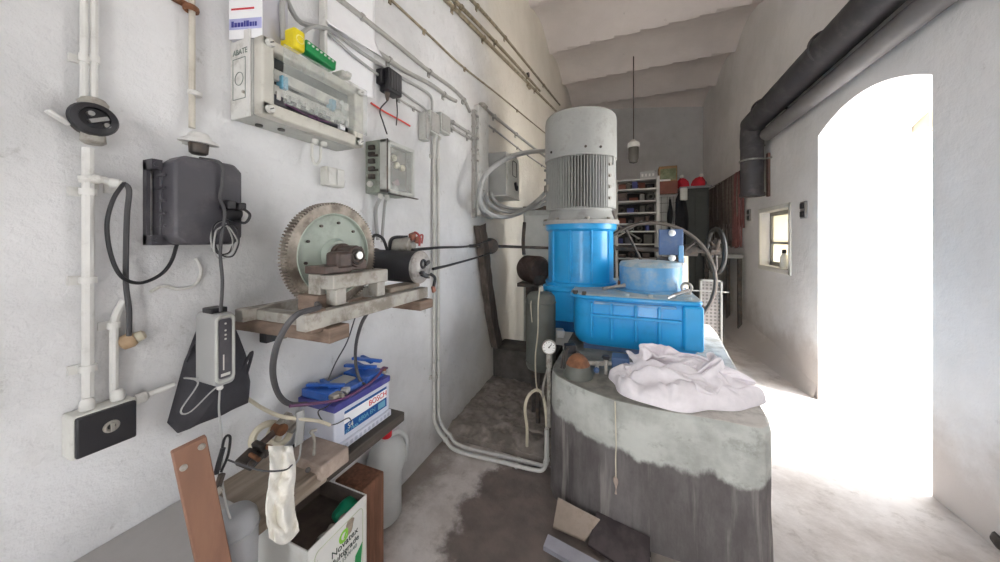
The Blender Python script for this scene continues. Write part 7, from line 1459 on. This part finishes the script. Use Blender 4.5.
# locker with red caps on it
t = thing('tall_locker', 'tall dark olive locker with a flat top in the back corner', 'locker', (1.12, 6.75, 0))
mk(B().bb(.93, 1.36, 6.62, 7.05, 0.01, 2.44), 'locker_body', m_olive, t, .006)
mk(B().bb(.97, 1.14, 6.61, 6.62, .1, 2.38), 'locker_door', M('locker_door_olive', '#383a35', .55, var=.1), t, .004)
mk(B().bb(1.155, 1.33, 6.61, 6.62, .1, 2.38), 'locker_door', M('locker_door_olive', '#53564e', .55), t, .004)
mk(B().bb(.90, 1.40, 6.58, 7.08, 2.44, 2.475), 'locker_top', M('locker_top_grey', '#7e8083', .5), t, .004)
mk(B().bb(1.125, 1.135, 6.59, 6.612, 1.3, 1.42), 'door_handle', m_steel, t)
t = thing('hanging_coat', 'black coat hanging at the side of the olive locker', 'coat', (.90, 6.58, 1.4))
mk(B().rings([[V((.90+math.cos(2*PI*k/16)*rx, 6.56+math.sin(2*PI*k/16)*ry+.01*math.sin(k*2), z)) for k in range(16)] for rx, ry, z in ((.10, .03, 1.2), (.09, .035, 1.6), (.08, .035, 2.0), (.07, .03, 2.25), (.03, .02, 2.36))]), 'coat_body', m_coat, t)
mk(B().tube([(.96, 6.55, 2.2), (1.0, 6.545, 1.9), (.995, 6.545, 1.62)], .03), 'coat_sleeve', m_coat, t)
for i, (xx, lab, tilt) in enumerate(((.98, 'red cap with white bobble on the locker top, beside the brown cupboard', -.35), (1.19, 'red cap with white bobble on the locker top, beside the right wall', .4))):
    p = V((xx, 6.70, 2.478)); t = thing('bobble_hat', lab, 'cap', p, 'red caps on the locker')
    b = B().lathe([(.09, 0), (.10, .02), (.095, .08), (.07, .14), (.03, .18), (.005, .19)], p, (tilt*.9, -.2, 1), 24).jitter(.022, 16)
    mk(b, 'cap_cloth', M('red_cloth', '#c21f33', .7, var=.12), t)
    mk(B().sph(p+V((tilt*.14, -.08, .19)), .035, 14), 'bobble', m_white_paint, t)
tag(mk(B().sph((1.27, 6.86, 2.55), (.10, .10, .07), 20).jitter(.02, 12), 'grey_bundle', M('blue_grey_cloth', '#6d7686', .8, var=.1, bump=.2)), 'blue grey cloth bundle under the red cap by the right wall', 'bundle')
tag(mk(B().lathe([(.055, 0), (.06, .01), (.06, .2), (.05, .22)], (.95, 6.52, 2.22), n=20), 'white_canister', m_offwhite), 'white canister hanging at the front corner of the locker top', 'canister')
# straps on the right wall
t = thing('strap_rail', 'dark rail with hooks along the grey wall carrying old straps', 'rail', (WR-.04, 6.8, 2.50))
mk(B().cyl((WR-.05, 5.72, 2.50), (WR-.05, 7.9, 2.52), .014, n=10), 'rail_bar', m_dark_iron, t)
for i in range(4): mk(B().bb(WR-.06, WR, 5.8+.65*i, 5.83+.65*i, 2.49, 2.53), 'rail_hook', m_dark_iron, t)
rr = random.Random(9); y = 5.76
while y < 7.9:
    rnd = rr.random(); red = y < 6.15
    m, lab = (m_strap_red, 'faded red webbing strap hanging on the wall rail, nearest the big dark duct') if red and rnd < .75 else (m_strap_brown, 'brown rope hanging folded on the wall rail between duct and locker') if rnd < .6 else (m_strap_grey, 'grey rope hanging folded on the wall rail between duct and locker')
    ln = rr.uniform(.62, 1.15); x = WR-.055
    P = [V((x-.02, y-.02, 2.50-ln*.98)), V((x-.022, y-.012, 2.50-ln*.5)), V((x-.02, y, 2.49)), V((x, y+.008, 2.53)), V((x+.022, y+.012, 2.49)), V((x+.02, y+.02, 2.5-ln*.5)), V((x+.02, y+.03, 2.5-ln))]
    P = [p+V((rr.uniform(-.008, .008), rr.uniform(-.03, .03), 0)) for p in P]
    tag(mk(B().tube(P, rr.uniform(.010, .019), 7, 4), 'hanging_strap' if m is m_strap_red else 'hanging_rope', m), lab, 'strap' if m is m_strap_red else 'rope', {m_strap_red.name: 'faded red straps on the rail', m_strap_brown.name: 'brown ropes on the rail', m_strap_grey.name: 'grey ropes on the rail'}[m.name])
    y += rr.uniform(.05, .10)
t = thing('low_bench', 'grey cluttered low bench under the hanging straps', 'bench', (1.4, 6.4, 0))
mk(B().bb(1.22, 1.62, 5.75, 6.5, 1.22, 1.28), 'bench_top', m_rack, t, .006)
for yy in (5.8, 6.4):
    for xx in (1.25, 1.57): mk(B().bb(xx, xx+.05, yy, yy+.05, 0, 1.22), 'leg', m_dark_iron, t)
for i, (yy, m, lab) in enumerate(((5.85, m_motor_dark, 'dull grey tin on the low bench beside the big dark duct'), (6.07, m_dark_iron, 'dark iron pot on the low bench under the brown ropes'), (6.24, m_cable_grey, 'grey box on the low bench beside the olive locker'))):
    b = B()
    if i == 2: b.bb(1.26, 1.42, yy, yy+.2, 1.281, 1.42)
    else: b.lathe([(.07, 0), (.08, .01), (.08, .13), (.05, .16)], (1.33, yy, 1.281), n=20)
    tag(mk(b, ('paint_tin', 'iron_pot', 'grey_case')[i], m, bevel=.004), lab, ('tin', 'pot', 'case')[i])
# pendant lamp
p = onY(633.5, 100, 6.0)
t = thing('pendant_lamp', 'dark glass pendant lamp with white cap hanging from the ceiling', 'lamp', (p.x, 6.0, 2.85))
mk(B().cyl((p.x, 6.0, 3.22), (p.x, 6.0, 4.72), .008, n=8), 'lamp_rod', m_dark_iron, t)
mk(B().lathe([(.02, 3.26), (.05, 3.23), (.095, 3.20), (.10, 3.13), (.09, 3.12)], (p.x, 6.0, 0), n=28), 'lamp_cap', m_white_paint, t)
mk(B().lathe([(.085, 3.12), (.085, 2.93), (.065, 2.86), (.001, 2.84)], (p.x, 6.0, 0), n=28), 'lamp_glass', M('dark_lamp_glass', '#5b5853', .2, var=.05), t)

# ------------------------------------------------------------------ right wall
dX, dZ, dR = WR-.17, 2.99, .125
t = thing('exhaust_duct', 'large dark exhaust duct along the grey wall turning down beside the window', 'duct', (dX, 4.0, 2.06))
DYE = 4.97
mk(B().tube([(dX, -.6, dZ+.12), (dX, 2.0, dZ+.07), (dX, DYE-.22, dZ), (dX, DYE-.14, dZ-.006)], dR, 28, 3), 'duct_run', m_duct, t)
mk(B().tube([(dX, DYE-.18, dZ-.003), (dX, DYE-.08, dZ-.015), (dX, DYE-.02, dZ-.07), (dX, DYE, dZ-.17), (dX, DYE, dZ-.3)], dR*1.01, 28, 6), 'duct_elbow', m_duct, t, ang=1.2)
mk(B().cyl((dX, DYE, dZ-.28), (dX, DYE, 2.10), dR*.98, n=28).cyl((dX, DYE, 2.10), (dX, DYE, 2.06), dR*1.06, n=28), 'duct_drop', m_duct, t)
mk(B().torus((dX, DYE, 2.52), (0, 0, 1), dR*1.0, .012, 32, 8).cyl((dX+.1, DYE-.04, 2.52), (WR-.004, DYE-.12, 2.52), .01, n=8), 'pipe_strap', m_steel, t)
for y in (4.55, 3.3, 2.1): mk(B().torus((dX, y, dZ+.015+(4.97-y)*.024), (0, 1, 0), dR*1.02, .012, 32, 8), 'duct_joint', m_duct, t)
mk(B().cyl((dX, 4.3, dZ-.02), (WR-.004, 4.3, dZ-.10), .012, n=8), 'duct_bracket', m_dark_iron, t)
tag(mk(B().tube([(WR-.085, -.6, 2.86), (WR-.085, 2.0, 2.83), (WR-.085, 4.75, 2.78)], .075, 24, 3), 'lower_duct', m_duct_grey), 'thinner grey duct close to the wall under the large dark duct', 'duct')
a = onX(769.5, 176, WR)
tag(mk(B().bb(WR-.025, WR, a.y-.03, a.y+.03, 1.5+43*.0127, 1.5+86*.0127), 'timber_strip', M('faded_brown_strip', '#6b514a', .8), bevel=.003), 'short upright red brown timber strip on the wall above the window', 'timber')
for (u, v, lab, w_, h) in ((805, 210, 'dark double switch on the wall between window and doorway', .10, .17), (750, 215, 'dark double switch on the wall between duct and window', .10, .17)):
    a = onX(u, v, WR); t = thing('wall_switch', lab, 'switch', (WR, a.y, a.z-h/2))
    mk(B().bb(WR-.02, WR, a.y-w_/2, a.y+w_/2, a.z-h/2, a.z+h/2), 'switch_plate', M('mid_grey_plastic', '#8f8c8a', .5), t, .003)
    for dz in (-.042, .042): mk(B().bb(WR-.03, WR-.018, a.y-w_*.36, a.y+w_*.36, a.z+dz-.028, a.z+dz+.028), 'rocker', m_black, t, .004)
tag(mk(B().tube([onX(765, 145, WR-.01), onX(748, 165, WR-.01), onX(728, 178, WR-.01), onX(712, 187, WR-.01)], .006), 'wall_wire', m_dark_iron), 'thin dark wire sagging on the wall from the duct to the straps', 'wire')
a = onX(996, 545, WR)
tag(mk(B().lathe([(.035, 0), (.03, -.012), (.012, -.02)], (WR, 2.3, .05), (1, 0, 0), 12).jitter(.01, 30), 'wall_plug', m_dark_iron), 'small dark rusty stub low on the wall beside the doorway', 'stub')
t = thing('outdoor_lamp', 'pale beige lamp box outside over the bright doorway', 'lamp', (2.45, 3.75, 2.45))
mk(B().bb(2.285, 2.60, 3.66, 4.04, 2.40, 2.60), 'lamp_box', m_beige, t, .03)
mk(B().bb(2.32, 2.56, 3.7, 4.0, 2.388, 2.40), 'lamp_glass', m_dial, t)
